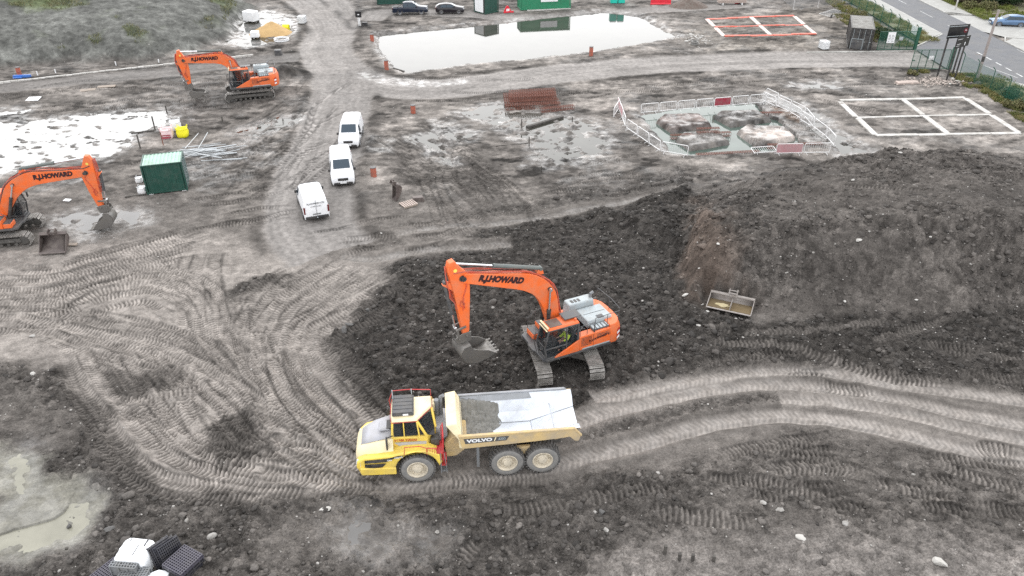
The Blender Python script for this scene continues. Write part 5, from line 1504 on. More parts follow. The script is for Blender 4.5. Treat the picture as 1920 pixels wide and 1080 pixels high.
def van(loc, hd, label, lettered=False):
    root = empty('parked_van', loc, hd, label, 'van', 'white vans parked on the site track')
    st = [(2.46, .35, .60, .80, .70, .84, .72), (2.40, .28, .66, .98, .84, .92, .80), (2.1, .26, .75, 1.12, .90, .97, .84), (1.62, .26, .86, 1.24, .92, .985, .86),
          (1.30, .26, .95, 1.45, .93, .99, .84), (.72, .26, 1.05, 1.90, .93, .99, .80), (.2, .26, 1.08, 1.97, .93, .99, .80), (-2.2, .26, 1.08, 1.97, .93, .985, .80), (-2.42, .28, 1.05, 1.94, .92, .97, .78), (-2.48, .34, 1.0, 1.86, .86, .94, .74)]
    b = MB(); b.loft([ring_at(s) for s in st]); body = b.build('body', 'white', root, ang=42)
    b = MB(); b.box(-2.0, 2.0, -.9, .9, .2, .3); b.build('underbody', 'plastic', root)
    for x in (1.55, -1.45):
        for y in (.86, -.86):
            wheel_at(root, x, y, .34, .24)
            b = MB(); s = 1 if y > 0 else -1
            b.lathe_y([(.40, s * .13), (.455, s * .13), (.455, s * .145), (.40, s * .145)], (x, y, .36), 24); b.build('wheel_arch', 'plastic', body)
    quadpane(body, 'windscreen', [(1.50, .70, 1.345), (1.50, -.70, 1.345), (.80, -.66, 1.875), (.80, .66, 1.875)], 'carglass', (1, 0, 1), .012)
    for sy in (1, -1):
        quadpane(body, 'side_window', [(1.18, sy * .962, 1.10), (.35, sy * .992, 1.12), (.35, sy * .872, 1.72), (.82, sy * .872, 1.70)], 'carglass', (0, sy, 0), .02)
        b = MB(); b.box(1.16, 1.28, sy * 1.04 - .11, sy * 1.04 + .11, 1.0, 1.24); b.bar((1.22, sy * .9, 1.05), (1.22, sy * 1.0, 1.08), .08); b.build('mirror', 'plastic', body, bevel=.03)
        b = MB(); b.hexa([(2.38, sy * .56, .83), (2.28, sy * .86, .80), (2.18, sy * .90, .84), (2.26, sy * .58, .93), (2.33, sy * .56, .98), (2.2, sy * .83, .95), (2.0, sy * .86, 1.06), (2.12, sy * .6, 1.10)]); b.build('headlight', 'lamp', body)
        b = MB(); b.box(-2.52, -2.40, sy * .90 - .06, sy * .90 + .06, .75, 1.3); b.build('tail_light', 'redlamp', body, bevel=.01)
        b = MB(); b.box(-2.0, .4, sy * .992 - .006, sy * .992 + .006, .52, .60); b.build('side_trim', 'plastic', body)
    b = MB(); b.prism_z([(2.36, .5), (2.48, .42), (2.5, 0), (2.48, -.42), (2.36, -.5)], .62, .86); b.build('grille', 'plastic', body, bevel=.05)
    b = MB(); b.prism_z([(2.3, .88), (2.46, .78), (2.53, .4), (2.53, -.4), (2.46, -.78), (2.3, -.88)], .3, .5); b.build('bumper', 'plastic', body, bevel=.04)
    b = MB(); b.box(2.53, 2.545, -.26, .26, .42, .53); b.build('number_plate', 'whiteplain', body)
    b = MB(); b.box(-2.56, -2.40, -.88, .88, .3, .52); b.build('rear_bumper', 'plastic', body, bevel=.04)
    b = MB(); b.box(-2.512, -2.47, -.012, .012, .55, 1.82); b.box(-2.512, -2.46, -.3, .3, .62, .72); b.build('door_seam', 'midgrey', body)
    b = MB(); b.tube((-2.5, 0, .42), (-2.68, 0, .42), .03, 8); b.tube((-2.66, 0, .42), (-2.66, 0, .5), .035, 8); b.build('tow_hook', 'lightgrey', body)
    if lettered:
        text(body, 'lettering', 'R.J.HOWARD LTD', (-2.478, .66, 1.46), (0, -1, 0), (.1, 0, 1), 1.32, .17, 'darkgrey', .02, lift=.04)
        text(body, 'lettering', '01788 520302', (-2.488, .40, 1.28), (0, -1, 0), (.1, 0, 1), .8, .09, 'midgrey', .01, lift=.04)
    return root
van((-15.35, 70.75, .0), rad(-86), 'white van parked farthest up the track, behind another white van')
van((-14.65, 62.3, .0), rad(-77), 'white van facing the camera with a black oval grille, in the middle of the three')
van((-15.85, 56.0, .0), rad(111), 'white van seen from behind, its back doors lettered in grey', True)

def car(name, loc, hd, label, cat, paint, st, wheels, panes, lamps, roofz):
    root = empty(name, loc, hd, label, cat)
    b = MB(); b.loft([ring_at(s) for s in st]); body = b.build('body', paint, root, ang=45)
    for x in wheels[:2]:
        for y in (wheels[2], -wheels[2]): wheel_at(root, x, y, wheels[3], .23)
        for s in (1, -1):
            b = MB(); b.lathe_y([(wheels[3] * 1.02, s * .11), (wheels[3] * 1.16, s * .11), (wheels[3] * 1.16, s * .13), (wheels[3] * 1.02, s * .13)], (x, s * wheels[2], wheels[3] * 1.05), 22); b.build('wheel_arch', 'plastic', body)
    for nm, pts, off in panes: quadpane(body, nm, pts, 'carglass', off, .012)
    for nm, bx, mt in lamps:
        b = MB(); b.box(*bx); b.build(nm, mt, body, bevel=.02)
    return root, body
# dark pick-up
def pickup():
    st = [(2.66, .42, .72, .98, .74, .88, .76), (2.58, .38, .80, 1.08, .84, .92, .80), (1.55, .38, .9, 1.18, .9, .93, .80), (1.15, .38, .98, 1.28, .9, .93, .78), (.35, .38, 1.05, 1.80, .9, .93, .68), (-.7, .38, 1.05, 1.82, .9, .93, .68), (-1.02, .38, 1.05, 1.72, .9, .93, .7), (-1.08, .38, 1.0, 1.14, .9, .93, .84), (-2.5, .38, 1.0, 1.14, .9, .93, .84), (-2.62, .42, .95, 1.1, .84, .9, .8)]
    r, body = car('pickup_truck', (-15.5, 122.9, .02), rad(4), 'dark blue pick-up truck with a covered bed, parked beyond the pond', 'pick-up', 'navy', st, (1.72, -1.5, .80, .40),
        [('windscreen', [(1.1, .70, 1.33), (1.1, -.70, 1.33), (.42, -.60, 1.76), (.42, .60, 1.76)], (1, 0, 1)), ('rear_window', [(-1.02, .6, 1.3), (-1.02, -.6, 1.3), (-.98, -.6, 1.66), (-.98, .6, 1.66)], (-1, 0, 0))]
        + [('side_window', [(x0, s * .90, 1.14), (x1, s * .90, 1.14), (x1 - .1, s * .76, 1.66), (x0 + .06 + d_, s * .76, 1.66)], (0, s, .2)) for s in (1, -1) for x0, x1, d_ in ((-.95, -.3, .0), (-.24, .95, 0.0))],
        [('headlight', (2.5, 2.66, .5, .84, .84, 1.0), 'lamp'), ('headlight', (2.5, 2.66, -.84, -.5, .84, 1.0), 'lamp'), ('grille', (2.6, 2.69, -.5, .5, .7, .98), 'plastic'), ('tail_light', (-2.66, -2.55, .74, .88, .8, 1.1), 'redlamp'), ('tail_light', (-2.66, -2.55, -.88, -.74, .8, 1.1), 'redlamp'), ('bed_cover', (-2.5, -1.15, -.72, .72, 1.13, 1.16), 'plastic'), ('rear_bumper', (-2.76, -2.58, -.8, .8, .42, .58), 'plastic'), ('bumper', (2.58, 2.74, -.8, .8, .42, .6), 'plastic')], 1.8)
    b = MB()
    for s in (1, -1): b.bar((-1.05, s * .8, 1.18), (-.95, s * .66, 1.74), .05); b.bar((-1.9, s * .84, 1.17), (-1.05, s * .70, 1.6), .05)
    b.bar((-1.0, -.66, 1.72), (-1.0, .66, 1.72), .05); b.build('sports_bar', 'plastic', body)
    b = MB()
    for s in (1, -1): b.box(-.75, 1.0, s * .95 - .06, s * .95 + .06, .42, .48); b.box(1.0, 1.12, s * 1.02 - .09, s * 1.02 + .09, 1.14, 1.34)
    b.build('side_step', 'plastic', body)
    b = MB()
    for s in (1, -1): b.bar((-.6, s * .56, 1.86), (.3, s * .56, 1.85), .04)
    b.build('roof_rail', 'lightgrey', body)
pickup()
st_h = [(2.18, .35, .58, .74, .66, .80, .66), (2.10, .26, .62, .86, .80, .86, .74), (1.2, .24, .74, 1.0, .86, .90, .74), (.9, .24, .8, 1.06, .86, .90, .72), (.1, .24, .88, 1.42, .86, .90, .58), (-.7, .24, .9, 1.47, .86, .90, .58), (-1.5, .24, .92, 1.38, .86, .89, .56), (-2.02, .28, .9, 1.08, .82, .86, .62), (-2.16, .36, .8, .98, .74, .8, .6)]
car('hatchback_car', (-9.5, 123.55, .02), rad(3), 'small black hatchback parked between the pick-up and the dark green container', 'car', 'blackcar', st_h, (1.35, -1.3, .78, .32),
    [('windscreen', [(.85, .64, 1.10), (.85, -.64, 1.10), (.15, -.52, 1.40), (.15, .52, 1.40)], (1, 0, 1)), ('rear_window', [(-2.0, .5, 1.12), (-2.0, -.5, 1.12), (-1.55, -.48, 1.36), (-1.55, .48, 1.36)], (-1, 0, 1))]
    + [('side_window', [(x0, s * .885, .98), (x1, s * .885, .98), (x1 - d1, s * .70, 1.34), (x0 + d0, s * .70, 1.34)], (0, s, .3)) for s in (1, -1) for x0, x1, d0, d1 in ((-1.5, -.45, .25, 0), (-.4, .75, 0, .5))],
    [('headlight', (2.0, 2.17, .45, .76, .68, .80), 'lamp'), ('headlight', (2.0, 2.17, -.76, -.45, .68, .80), 'lamp'), ('tail_light', (-2.18, -2.05, .6, .8, .8, .98), 'redlamp'), ('tail_light', (-2.18, -2.05, -.8, -.6, .8, .98), 'redlamp'), ('mirror', (.6, .72, .88, 1.02, .96, 1.1), 'blackcar'), ('mirror', (.6, .72, -1.02, -.88, .96, 1.1), 'blackcar')], 1.47)
st_s = [(2.35, .38, .62, .80, .72, .86, .72), (2.26, .28, .68, .94, .86, .92, .78), (1.3, .26, .8, 1.06, .92, .95, .78), (.95, .26, .86, 1.12, .92, .95, .76), (.1, .26, .95, 1.56, .92, .95, .62), (-.9, .26, .98, 1.62, .92, .95, .62), (-1.8, .26, 1.0, 1.54, .92, .94, .60), (-2.25, .3, .95, 1.2, .88, .92, .66), (-2.36, .4, .85, 1.05, .8, .86, .66)]
car('blue_car', (71.4, 115.3, .02), rad(170), 'grey blue car turning out of the side road, at the right edge', 'car', 'bluecar', st_s, (1.45, -1.42, .84, .36),
    [('windscreen', [(.9, .68, 1.16), (.9, -.68, 1.16), (.16, -.56, 1.53), (.16, .56, 1.53)], (1, 0, 1)), ('rear_window', [(-2.22, .56, 1.24), (-2.22, -.56, 1.24), (-1.85, -.52, 1.52), (-1.85, .52, 1.52)], (-1, 0, 1))]
    + [('side_window', [(x0, s * .935, 1.06), (x1, s * .935, 1.06), (x1 - d1, s * .75, 1.48), (x0 + d0, s * .75, 1.48)], (0, s, .3)) for s in (1, -1) for x0, x1, d0, d1 in ((-1.75, -.5, .25, 0), (-.44, .8, 0, .52))],
    [('headlight', (2.15, 2.36, .5, .82, .74, .88), 'lamp'), ('headlight', (2.15, 2.36, -.82, -.5, .74, .88), 'lamp'), ('grille', (2.28, 2.38, -.45, .45, .5, .78), 'plastic'), ('tail_light', (-2.38, -2.25, .6, .86, .9, 1.05), 'redlamp'), ('tail_light', (-2.38, -2.25, -.86, -.6, .9, 1.05), 'redlamp'), ('sill', (-1.0, 1.0, -.96, .96, .26, .4), 'plastic'), ('mirror', (.66, .8, .92, 1.08, 1.02, 1.18), 'bluecar'), ('mirror', (.66, .8, -1.08, -.92, 1.02, 1.18), 'bluecar'), ('number_plate', (2.36, 2.39, -.26, .26, .44, .54), 'whiteplain')], 1.62)
# ------------------------------------------------------------------ containers, cabins, stores
def corrug(b, p0, p1, z0, z1, n, dep, out):
    """a corrugated sheet from p0 to p1, folds standing out along out"""
    p0, p1, out = Vector(p0), Vector(p1), Vector(out)
    pts = []
    for k in range(n):
        for t, d in ((.0, 0), (.3, 0), (.5, 1), (.8, 1)):
            pts.append(p0.lerp(p1, (k + t) / n) + out * dep * d)
    pts.append(p1)
    b.loft([[Vector((p.x, p.y, z0)) for p in pts], [Vector((p.x, p.y, z1)) for p in pts]], cap=False, close=False)
def container(name, loc, hd, L, Wd, H, label, wallm, roofm, doors=True, group=None, cat='container'):
    root = empty(name, loc, hd, label, cat, group)
    l, w = L / 2, Wd / 2
    for sy in (1, -1):
        b = MB(); corrug(b, (-l + .1, sy * (w - .05), 0), (l - .1, sy * (w - .05), 0), .16, H - .1, max(5, int(L / .34)), .035, (0, sy, 0)); b.build('side_wall', wallm, root, smooth=False)
    b = MB(); corrug(b, (-l + .05, -w + .1, 0), (-l + .05, w - .1, 0), .16, H - .1, max(4, int(Wd / .34)), .035, (-1, 0, 0)); b.build('end_wall', wallm, root, smooth=False)
    b = MB()
    for k in range(max(4, int(L / .3))):
        x0 = -l + .08 + k * (L - .16) / max(4, int(L / .3)); dx = (L - .16) / max(4, int(L / .3))
        b.box(x0, x0 + dx * .55, -w + .08, w - .08, H - .06, H - .02)
    b.box(-l + .06, l - .06, -w + .06, w - .06, H - .1, H - .05)
    b.build('roof', roofm, root, smooth=False)
    b = MB()
    for sx in (1, -1):
        for sy in (1, -1): b.box(sx * l - .06, sx * l + .06, sy * w - .06, sy * w + .06, .0, H)
        b.box(sx * l - .05, sx * l + .05, -w, w, H - .12, H - .005); b.box(sx * l - .05, sx * l + .05, -w, w, .05, .2)
    for sy in (1, -1): b.box(-l, l, sy * w - .05, sy * w + .05, H - .12, H - .01); b.box(-l, l, sy * w - .05, sy * w + .05, .05, .2)
    b.build('frame', wallm, root, bevel=.01)
    if doors:
        for sy in (1, -1):
            b = MB(); b.box(l - .02, l + .03, min(sy * .02, sy * (w - .08)), max(sy * .02, sy * (w - .08)), .22, H - .14)
            for k in range(4): b.box(l + .03, l + .05, min(sy * .08, sy * (w - .14)), max(sy * .08, sy * (w - .14)), .35 + k * .55, .65 + k * .55)
            d = b.build('door', wallm, root, bevel=.01)
            for y in (.25, .75):
                b = MB(); b.tube((l + .075, sy * y * w, .2), (l + .075, sy * y * w, H - .14), .02, 6); b.box(l + .06, l + .1, sy * y * w - .02, sy * y * w + .16, 1.05, 1.1); b.build('lock_rod', 'lightgrey', d)
    return root
gc = container('site_container', (-28.85, 60.05, .04), rad(17), 3.05, 2.44, 2.55, 'short green steel container with a pale green roof, beside the steel tubes', 'greencont', 'greenroof')
b = MB()
for sx in (-1.3, 1.3): b.box(sx - .2, sx + .2, -1.2, 1.2, -.08, .06)
b.build('bearer', 'whiteplain', gc)
def wire(nm, x, y, z, pts, r, m): pass
gd = container('site_container', (-3.95, 124.15, .03), math.atan2(124.4 - 122.63, -1.81 + 3.82) , 2.6, 2.6, 2.7, 'dark green container with one white side, standing between the black car and the green cabin', 'greencont', 'greenroof', doors=False)
b = MB(); b.box(-1.36, -1.33, -.9, 1.1, .2, 2.5); b.build('white_door', 'whiteplain', gd, bevel=.01)
b = MB(); b.box(-1.365, -1.355, -1.22, -.95, .1, 2.55); b.build('door_gap', 'black', gd)
cab2 = container('site_cabin', (5.0, 127.05, .03), math.atan2(126.22 - 124.76, 8.91 - 1.07), 7.9, 2.6, 2.7, 'long bright green site cabin on the far side of the pond', 'greencabin', 'greenroof', doors=False, cat='cabin')
b = MB(); b.box(-.8, 1.9, -1.36, -1.31, 1.15, 2.1); wd_ = b.build('window', 'whiteplain', cab2, bevel=.01)
b = MB(); b.box(-3.0, 3.9, -1.75, -1.5, -.05, .12); b.build('kerb_board', 'concrete', cab2)
container('site_container', (-19.1, 130.6, .03), rad(8), 5.0, 2.4, 2.6, 'green container half hidden behind the dark pick-up', 'greencont', 'greencont', doors=False)
ds = container('site_store', (46.6, 106.3, .03), rad(71.0 - 180), 7.4, 2.75, 2.75, 'black container store with a grey roof beside the entrance gate', 'black', 'concrete2')
ds.location = Vector((45.15, 102.45, .03)) + Vector((math.cos(rad(71)), math.sin(rad(71)), 0)) * 3.75
b = MB(); b.box(3.74, 3.80, -1.1, .2, .1, 1.3); b.build('hatch', 'darkgrey', ds, bevel=.01)
b = MB()
for y in (-1.15, .25): b.bar((3.82, y, .0), (3.82, y, 1.4), .05)
b.bar((3.82, -1.15, 1.4), (3.82, .25, 1.4), .05); b.build('hatch_frame', 'lightgrey', ds)

def toilet(loc, hd, label):
    r = empty('portable_toilet', loc, hd, label, 'toilet', 'pair of turquoise portable toilets')
    b = MB(); b.box(-.53, .53, -.53, .53, .12, 2.1); w = b.build('body', 'teal', r, bevel=.04)
    b = MB(); b.box(-.55, .55, -.55, .55, .0, .12); b.build('base', 'darkgrey', r, bevel=.02)
    b = MB(); b.box(-.56, .56, -.56, .56, 2.1, 2.3, .12, .12); b.build('roof', 'whiteplain', r, bevel=.04)
    b = MB(); b.box(-.36, .36, -.555, -.53, .2, 2.0); d = b.build('door', 'teal', r, bevel=.01)
    b = MB(); b.box(.24, .32, -.58, -.555, 1.0, 1.12); b.build('handle', 'black', d)
toilet((16.3, 130.2, 0), rad(3), 'turquoise portable toilet on the left of the pair beyond the pond')
toilet((17.5, 130.25, 0), rad(3), 'turquoise portable toilet on the right of the pair beyond the pond')
def water_barrier(loc, hd, label, L=1.9, tilt=0.0):
    r = empty('plastic_barrier', loc, hd, label, 'barrier', 'red plastic barriers at the far side of the site')
    r.rotation_euler.x = tilt
    b = MB(); b.prism_y([(-.26, 0), (.26, 0), (.26, .18), (.13, .32), (.1, .92), (-.1, .92), (-.13, .32), (-.26, .18)], -L / 2, L / 2)
    b.xf(Matrix.Rotation(rad(90), 4, 'Z')); o = b.build('body', 'redplastic', r, bevel=.03)
    b = MB()
    for k in range(3):
        x = -L / 2 + L * (k + .5) / 3
        b.box(x - .18, x + .18, -.16, -.11, .4, .8); b.box(x - .18, x + .18, .11, .16, .4, .8)
    b.build('recess', 'redplastic', r, bevel=.02)
    b = MB(); b.tube((-L / 2 + .2, 0, .9), (-L / 2 + .2, 0, .97), .07, 10); b.box(-L * .35, -L * .2, -.28, .28, 0, .06); b.build('filler_cap', 'black', r)
for i, (px, py, a) in enumerate([(1229, 9, 2), (1248, 9, -3), (1386, 6, 30)]):
    p = G(px, py)
    water_barrier((p.x, p.y, 0), rad(a), ['left half of the red barrier pair beyond the pond, left of the brown mound', 'right half of the red barrier pair beyond the pond, next to the brown mound', 'single red barrier right of the pale stacked boards at the top edge'][i], 1.6)
p = G(951, 24)
def a_frame():
    r = empty('barrier_stand', (p.x, p.y, 0), rad(20), 'small red and white folded barrier lying between the two green cabins', 'barrier')
    b = MB(); b.bar((-.5, 0, .05), (0, 0, 1.0), .1, .3); b.bar((.6, .1, .05), (0, 0, 1.0), .1, .3); b.build('leg', 'redplastic', r, bevel=.02)
    b = MB(); b.box(-.7, .9, -.45, -.3, .02, .3); b.build('foot', 'redplastic', r, bevel=.03)
    b = MB(); b.box(-.2, .3, -.2, -.12, .3, .6); b.build('band', 'whiteplain', r)
a_frame()
def board_stack():
    q = G(1372, 8)
    r = empty('board_stack', (q.x, q.y, 0), rad(4), 'pale stacked boards raised on bearers at the top edge, beside a red barrier', 'boards')
    for k in range(4):
        b = MB(); b.box(-2.3, 2.2, -.5 + k * .02, .5, .3 + k * .12, .4 + k * .12); b.build('board', 'pinktimber', r, bevel=.01)
    for x in (-1.6, 1.5):
        b = MB(); b.box(x - .08, x + .08, -.6, .6, 0, .3); b.build('bearer', 'whiteplain', r)
board_stack()

# ------------------------------------------------------------------ tanks, bags, packs
def ibc(loc, hd, label):
    r = empty('liquid_tank', loc, hd, label, 'tank', 'white caged liquid tanks')
    b = MB(); b.box(-.48, .48, -.58, .58, .16, 1.12); b.build('bottle', 'whiteplain', r, bevel=.07, seg=3)
    b = MB(); b.tube((0, 0, 1.1), (0, 0, 1.17), .11, 12); b.build('lid', 'redplastic', r)
    b = MB()
    for z in (.25, .55, .85, 1.14):
        b.pipe([(-.51, -.61, z), (.51, -.61, z), (.51, .61, z), (-.51, .61, z), (-.51, -.61, z)], .014, 5)
    for k in range(6):
        t = -.51 + k * .204
        for s in (1, -1): b.tube((t, s * .61, .16), (t, s * .61, 1.14), .012, 5)
    for k in range(7):
        t = -.61 + k * .203
        for s in (1, -1): b.tube((s * .51, t, .16), (s * .51, t, 1.14), .012, 5)
    b.build('cage', 'galv', r)
    b = MB()
    for y in (-.5, 0, .5): b.box(-.5, .5, y - .06, y + .06, 0, .1)
    b.box(-.5, .5, -.6, .6, .1, .15); b.build('pallet', 'darktimber', r)
p = G(1546, 95); ibc((p.x, p.y + .5, 0), rad(8), 'white caged liquid tank on a pallet by the black container store')
p = G(566, 46); ibc((p.x, p.y + .4, 0), rad(-6), 'white caged liquid tank at the edge of the sand and sheeting near the bend')
def bulk_bag(loc, hd, s, label, mt, top, group='bulk bags by the green container'):
    r = empty('bulk_bag', loc, hd, label, 'bulk bag', group)
    b = MB(); rng = random.Random(len(label))
    rings = []
    for z, w in ((0, .46), (.06, .52), (.3, .55), (.55, .54), (.78, .5), (.9, .5), (.86, .42), (.72, .36)):
        o = []
        for k in range(20):
            t = 2 * math.pi * k / 20
            q = 1 / max(abs(math.cos(t)), abs(math.sin(t))) ** .8
            o.append((w * q * math.cos(t) * s * (1 + rng.uniform(-.04, .04)), w * q * math.sin(t) * s * (1 + rng.uniform(-.04, .04)), (z + rng.uniform(-.03, .03) * (z > .1)) * s))
        rings.append(o)
    b.loft(rings); b.build('bag', mt, r, ang=50)
    b = MB()
    for sx in (1, -1):
        for sy in (1, -1): b.pipe([(sx * .48 * s, sy * .3 * s, .8 * s), (sx * .5 * s, sy * .42 * s, 1.12 * s), (sx * .42 * s, sy * .5 * s, 1.08 * s), (sx * .3 * s, sy * .5 * s, .8 * s)], .03 * s, 5)
    b.build('loop', mt, r)
    if top == 'print':
        b = MB(); b.box(-.4 * s, .4 * s, -.575 * s, -.56 * s, .15 * s, .32 * s); b.box(-.4 * s, .4 * s, -.575 * s, -.56 * s, .4 * s, .5 * s); b.build('printed_band', 'pinkpanel', r)
for px, py, a, s, l, m_, t in [(312, 262, 12, 1.05, 'white bulk bag with faded red print, left of the yellow bag', 'pinkbag', 'print'), (328, 246, 20, .95, 'plain white bulk bag behind the yellow bag', 'sheet', ''), (341, 259, 8, .95, 'bright yellow bulk bag near the green container', 'yellowbag', '')]:
    p = G(px, py); bulk_bag((p.x, p.y + .4, .02), rad(a), s, l, m_, t)
for px, py, s, l in [(262, 342, .5, 'small white sack behind the left end of the green container'), (268, 362, .62, 'white sack leaning at the front left corner of the green container')]:
    p = G(px, py); bulk_bag((p.x, p.y, 0), rad(10), s, l, 'sheet', '', 'white sacks by the container corner')
def wrapped_pack(px, py, hd, l, w, h, label):
    p = G(px, py); r = empty('wrapped_pack', (p.x, p.y, 0), rad(hd), label, 'pack', 'white wrapped packs on the far yard')
    b = MB(); b.box(-l / 2, l / 2, -w / 2, w / 2, .12, h, .05, .05); b.build('wrapping', 'sheet', r, bevel=.1, seg=3)
    b = MB()
    for x in (-l * .35, 0, l * .35): b.box(x - .06, x + .06, -w / 2, w / 2, 0, .12)
    b.build('bearer', 'darktimber', r)
wrapped_pack(472, 40, -25, 2.0, 1.5, 1.5, 'larger white wrapped pack standing in the water by the sand')
wrapped_pack(479, 71, 5, 1.2, 1.0, .9, 'small white wrapped pack nearest the camera beside the sand')

# sand, drum, coil
def mound(name, px, py, rx, ry, h, mt, label, cat, seed, hd=0):
    p = G(px, py); n = 36; rng = np.random.default_rng(seed)
    xs = np.linspace(-1, 1, n); X, Y = np.meshgrid(xs, xs)
    d = np.sqrt(X ** 2 + Y ** 2)
    z = h * np.clip(1 - d, 0, 1) ** .9 * (.75 + .6 * fbm(X.ravel() * 2.5 + seed, Y.ravel() * 2.5, 4, seed).reshape(n, n)) - .08
    b = MB(); b._add([(x * rx, y * ry, zz) for x, y, zz in zip(X.ravel(), Y.ravel(), z.ravel())], [(j * n + i, j * n + i + 1, (j + 1) * n + i + 1, (j + 1) * n + i) for j in range(n - 1) for i in range(n - 1)])
    o = b.build(name, mt, None, ang=60); o.location = (p.x, p.y, 0); o.rotation_euler.z = rad(hd)
    return tag(o, label, cat)
mound('sand_pile', 508, 62, 3.0, 2.2, 1.5, 'sand', 'pile of orange sand beside the white packs', 'sand pile', 3, 8)
M['brush'] = mat('brown_brush', (0.12, 0.085, 0.07), 0.95, dirt=.4, dscale=3, bump=.8, bscale=12)
mound('brush_mound', 1291, 12, 3.2, 2.2, 1.6, 'brush', 'low brown mound of roots and soil at the top edge right of the red barriers', 'mound', 8)
mound('soil_heap', 535, 140, 2.2, 1.6, .0, 'brush', 'small dark soil heap right of the far excavator', 'soil heap', 12)
def drum():
    p = G(537, 56); r = empty('pipe_offcut', (p.x, p.y, 0), rad(20), 'short yellow pipe standing open at the end of the sand pile', 'pipe')
    b = MB(); b.lathe_y([(.34, -.45), (.38, -.45), (.38, .45), (.34, .45), (.34, -.44)], (0, 0, .38), 20); b.xf(Matrix.Rotation(rad(70), 4, 'Z')); b.build('shell', 'yellowbag', r)
    b = MB(); b.lathe_y([(.0, -.3), (.33, -.3)], (0, 0, .38), 20); b.xf(Matrix.Rotation(rad(70), 4, 'Z')); b.build('dark_inside', 'black', r)
drum()
def coil():
    p = G(528, 76); r = empty('pipe_coil', (p.x, p.y, 0), 0, 'white coil of plastic pipe lying by the sand pile', 'pipe coil')
    for k in range(3):
        b = MB(); b.pipe([((.95 - .07 * (k % 2)) * math.cos(t), (.95 - .07 * (k % 2)) * math.sin(t), .07 + k * .11) for t in [2 * math.pi * i / 28 for i in range(29)]], .06, 8); b.build('pipe_turn', 'sheet', r)
coil()
def rubble_block(px, py, l, w, h, hd, label, mt='stone'):
    p = G(px, py); b = MB(); b.box(-l / 2, l / 2, -w / 2, w / 2, 0, h, .03, .03)
    for i, v in enumerate(b.v): b.v[i] = v + Vector((math.sin(i * 7.1) * .05, math.cos(i * 3.3) * .05, 0))
    o = b.build('stone_block', mt, None, bevel=.03); o.location = (p.x, p.y, gz(p.x, p.y) - .03); o.rotation_euler.z = rad(hd)
    return tag(o, label, 'block')
rubble_block(522, 102, .9, .7, .7, 10, 'dark block alone on the track above the far excavator', 'darkgrey')
rubble_block(1700, 157, 2.6, .9, .22, 8, 'long pale slab lying left of the rubble under the black signs', 'pinktimber')

# ------------------------------------------------------------------ pipe risers with dark caps
for px, py, h, l in [(725, 131, 1.1, 'terracotta pipe riser at the near left corner of the pond'), (698, 78, .9, 'terracotta pipe riser at the upper left corner of the pond'), (1108, 105, 1.1, 'terracotta pipe riser on the near bank of the pond, by the road'), (775, 213, .85, 'terracotta pipe riser between the road bend and the rebar cages'), (701, 331, .8, 'terracotta pipe riser right of the middle van'), (37, 141, .9, 'terracotta pipe riser beside the blue plastic beam at the left edge')]:
    p = G(px, py); z = gz(p.x, p.y)
    r = empty('pipe_riser', (p.x, p.y, z - .1), 0, l, 'pipe', 'terracotta drain risers')
    b = MB(); b.tube((0, 0, 0), (0, 0, h + .1), .25, 18); b.tube((0, 0, h * .55), (0, 0, h * .62), .275, 18); b.build('pipe', 'terracotta', r)
    b = MB(); b.tube((0, 0, h + .1), (0, 0, h + .15), .28, 18); b.build('cap', 'darkgrey', r, bevel=.01)
p = G(42, 146); b = MB(); b.box(-.95, 1.0, -.12, .12, .0, .3); b.box(-.9, .1, -.4, .4, .0, .12)
o = b.build('blue_beam', 'blue', None, bevel=.02); o.location = (p.x, p.y, .05); o.rotation_euler.z = rad(8); tag(o, 'blue plastic beam lying by the pipe riser at the left edge', 'beam')

# ------------------------------------------------------------------ stakes, beams, loose boards
def stake(px, py, h, l, mt='darktimber', w=.1, lean=(0, 0)):
    p = G(px, py); z = gz(p.x, p.y)
    b = MB(); b.hexa([(-w / 2, -w / 2, -.2), (w / 2, -w / 2, -.2), (w / 2, w / 2, -.2), (-w / 2, w / 2, -.2)] + [(x + lean[0], y + lean[1], h) for x, y in ((-w / 2, -w / 2), (w / 2, -w / 2), (w / 2, w / 2), (-w / 2, w / 2))])
    o = b.build('timber_stake', mt, None, smooth=False); o.location = (p.x, p.y, z); tag(o, l, 'stake', 'timber stakes')
for a in [(264, 281, 1.35, 'dark stake in the white flood behind the green container, nearest its roof'), (291, 244, 1.35, 'dark stake at the right end of the fallen rail'), (307, 275, 1.3, 'thin red brown stake between the bulk bags and the container', 'rust', .07), (313, 211, .7, 'short dark stake at the far corner of the white flood'), (417, 226, .5, 'short dark stub right of the yellow bag'),
          (978, 241, .9, 'dark stake beside the thick fallen beam below the rebar'), (992, 275, .9, 'dark stake at the end of the thin rail in the pale mud'), (1073, 229, .6, 'short dark stake right of the fallen beam'), (1015, 323, .5, 'short dark stub in the pale mud above the soil ridge'),
          (1246, 1040, .5, 'dark peg at the bottom edge, leftmost of the row of four', 'darktimber', .12), (1273, 1052, .4, 'dark peg at the bottom edge, second in the row', 'darktimber', .12), (1298, 1052, .36, 'dark peg at the bottom edge, third in the row', 'darktimber', .12), (1337, 1055, .38, 'dark peg at the bottom edge, rightmost in the row', 'darktimber', .12)]:
    stake(*a)
def beam(p0, p1, w, h, mt, label, cat='beam', name='timber_beam', z0=None):
    a, c = G(*p0), G(*p1); za = gz(a.x, a.y) if z0 is None else z0; zc = gz(c.x, c.y) if z0 is None else z0
    b = MB(); b.bar((a.x, a.y, max(za, -.05) + h * .5), (c.x, c.y, max(zc, -.05) + h * .5), w, h)
    return tag(b.build(name, mt, None, bevel=.01), label, cat)
beam((246, 250), (290, 247), .12, .12, 'darktimber', 'dark rail lying in the white flood between two stakes')
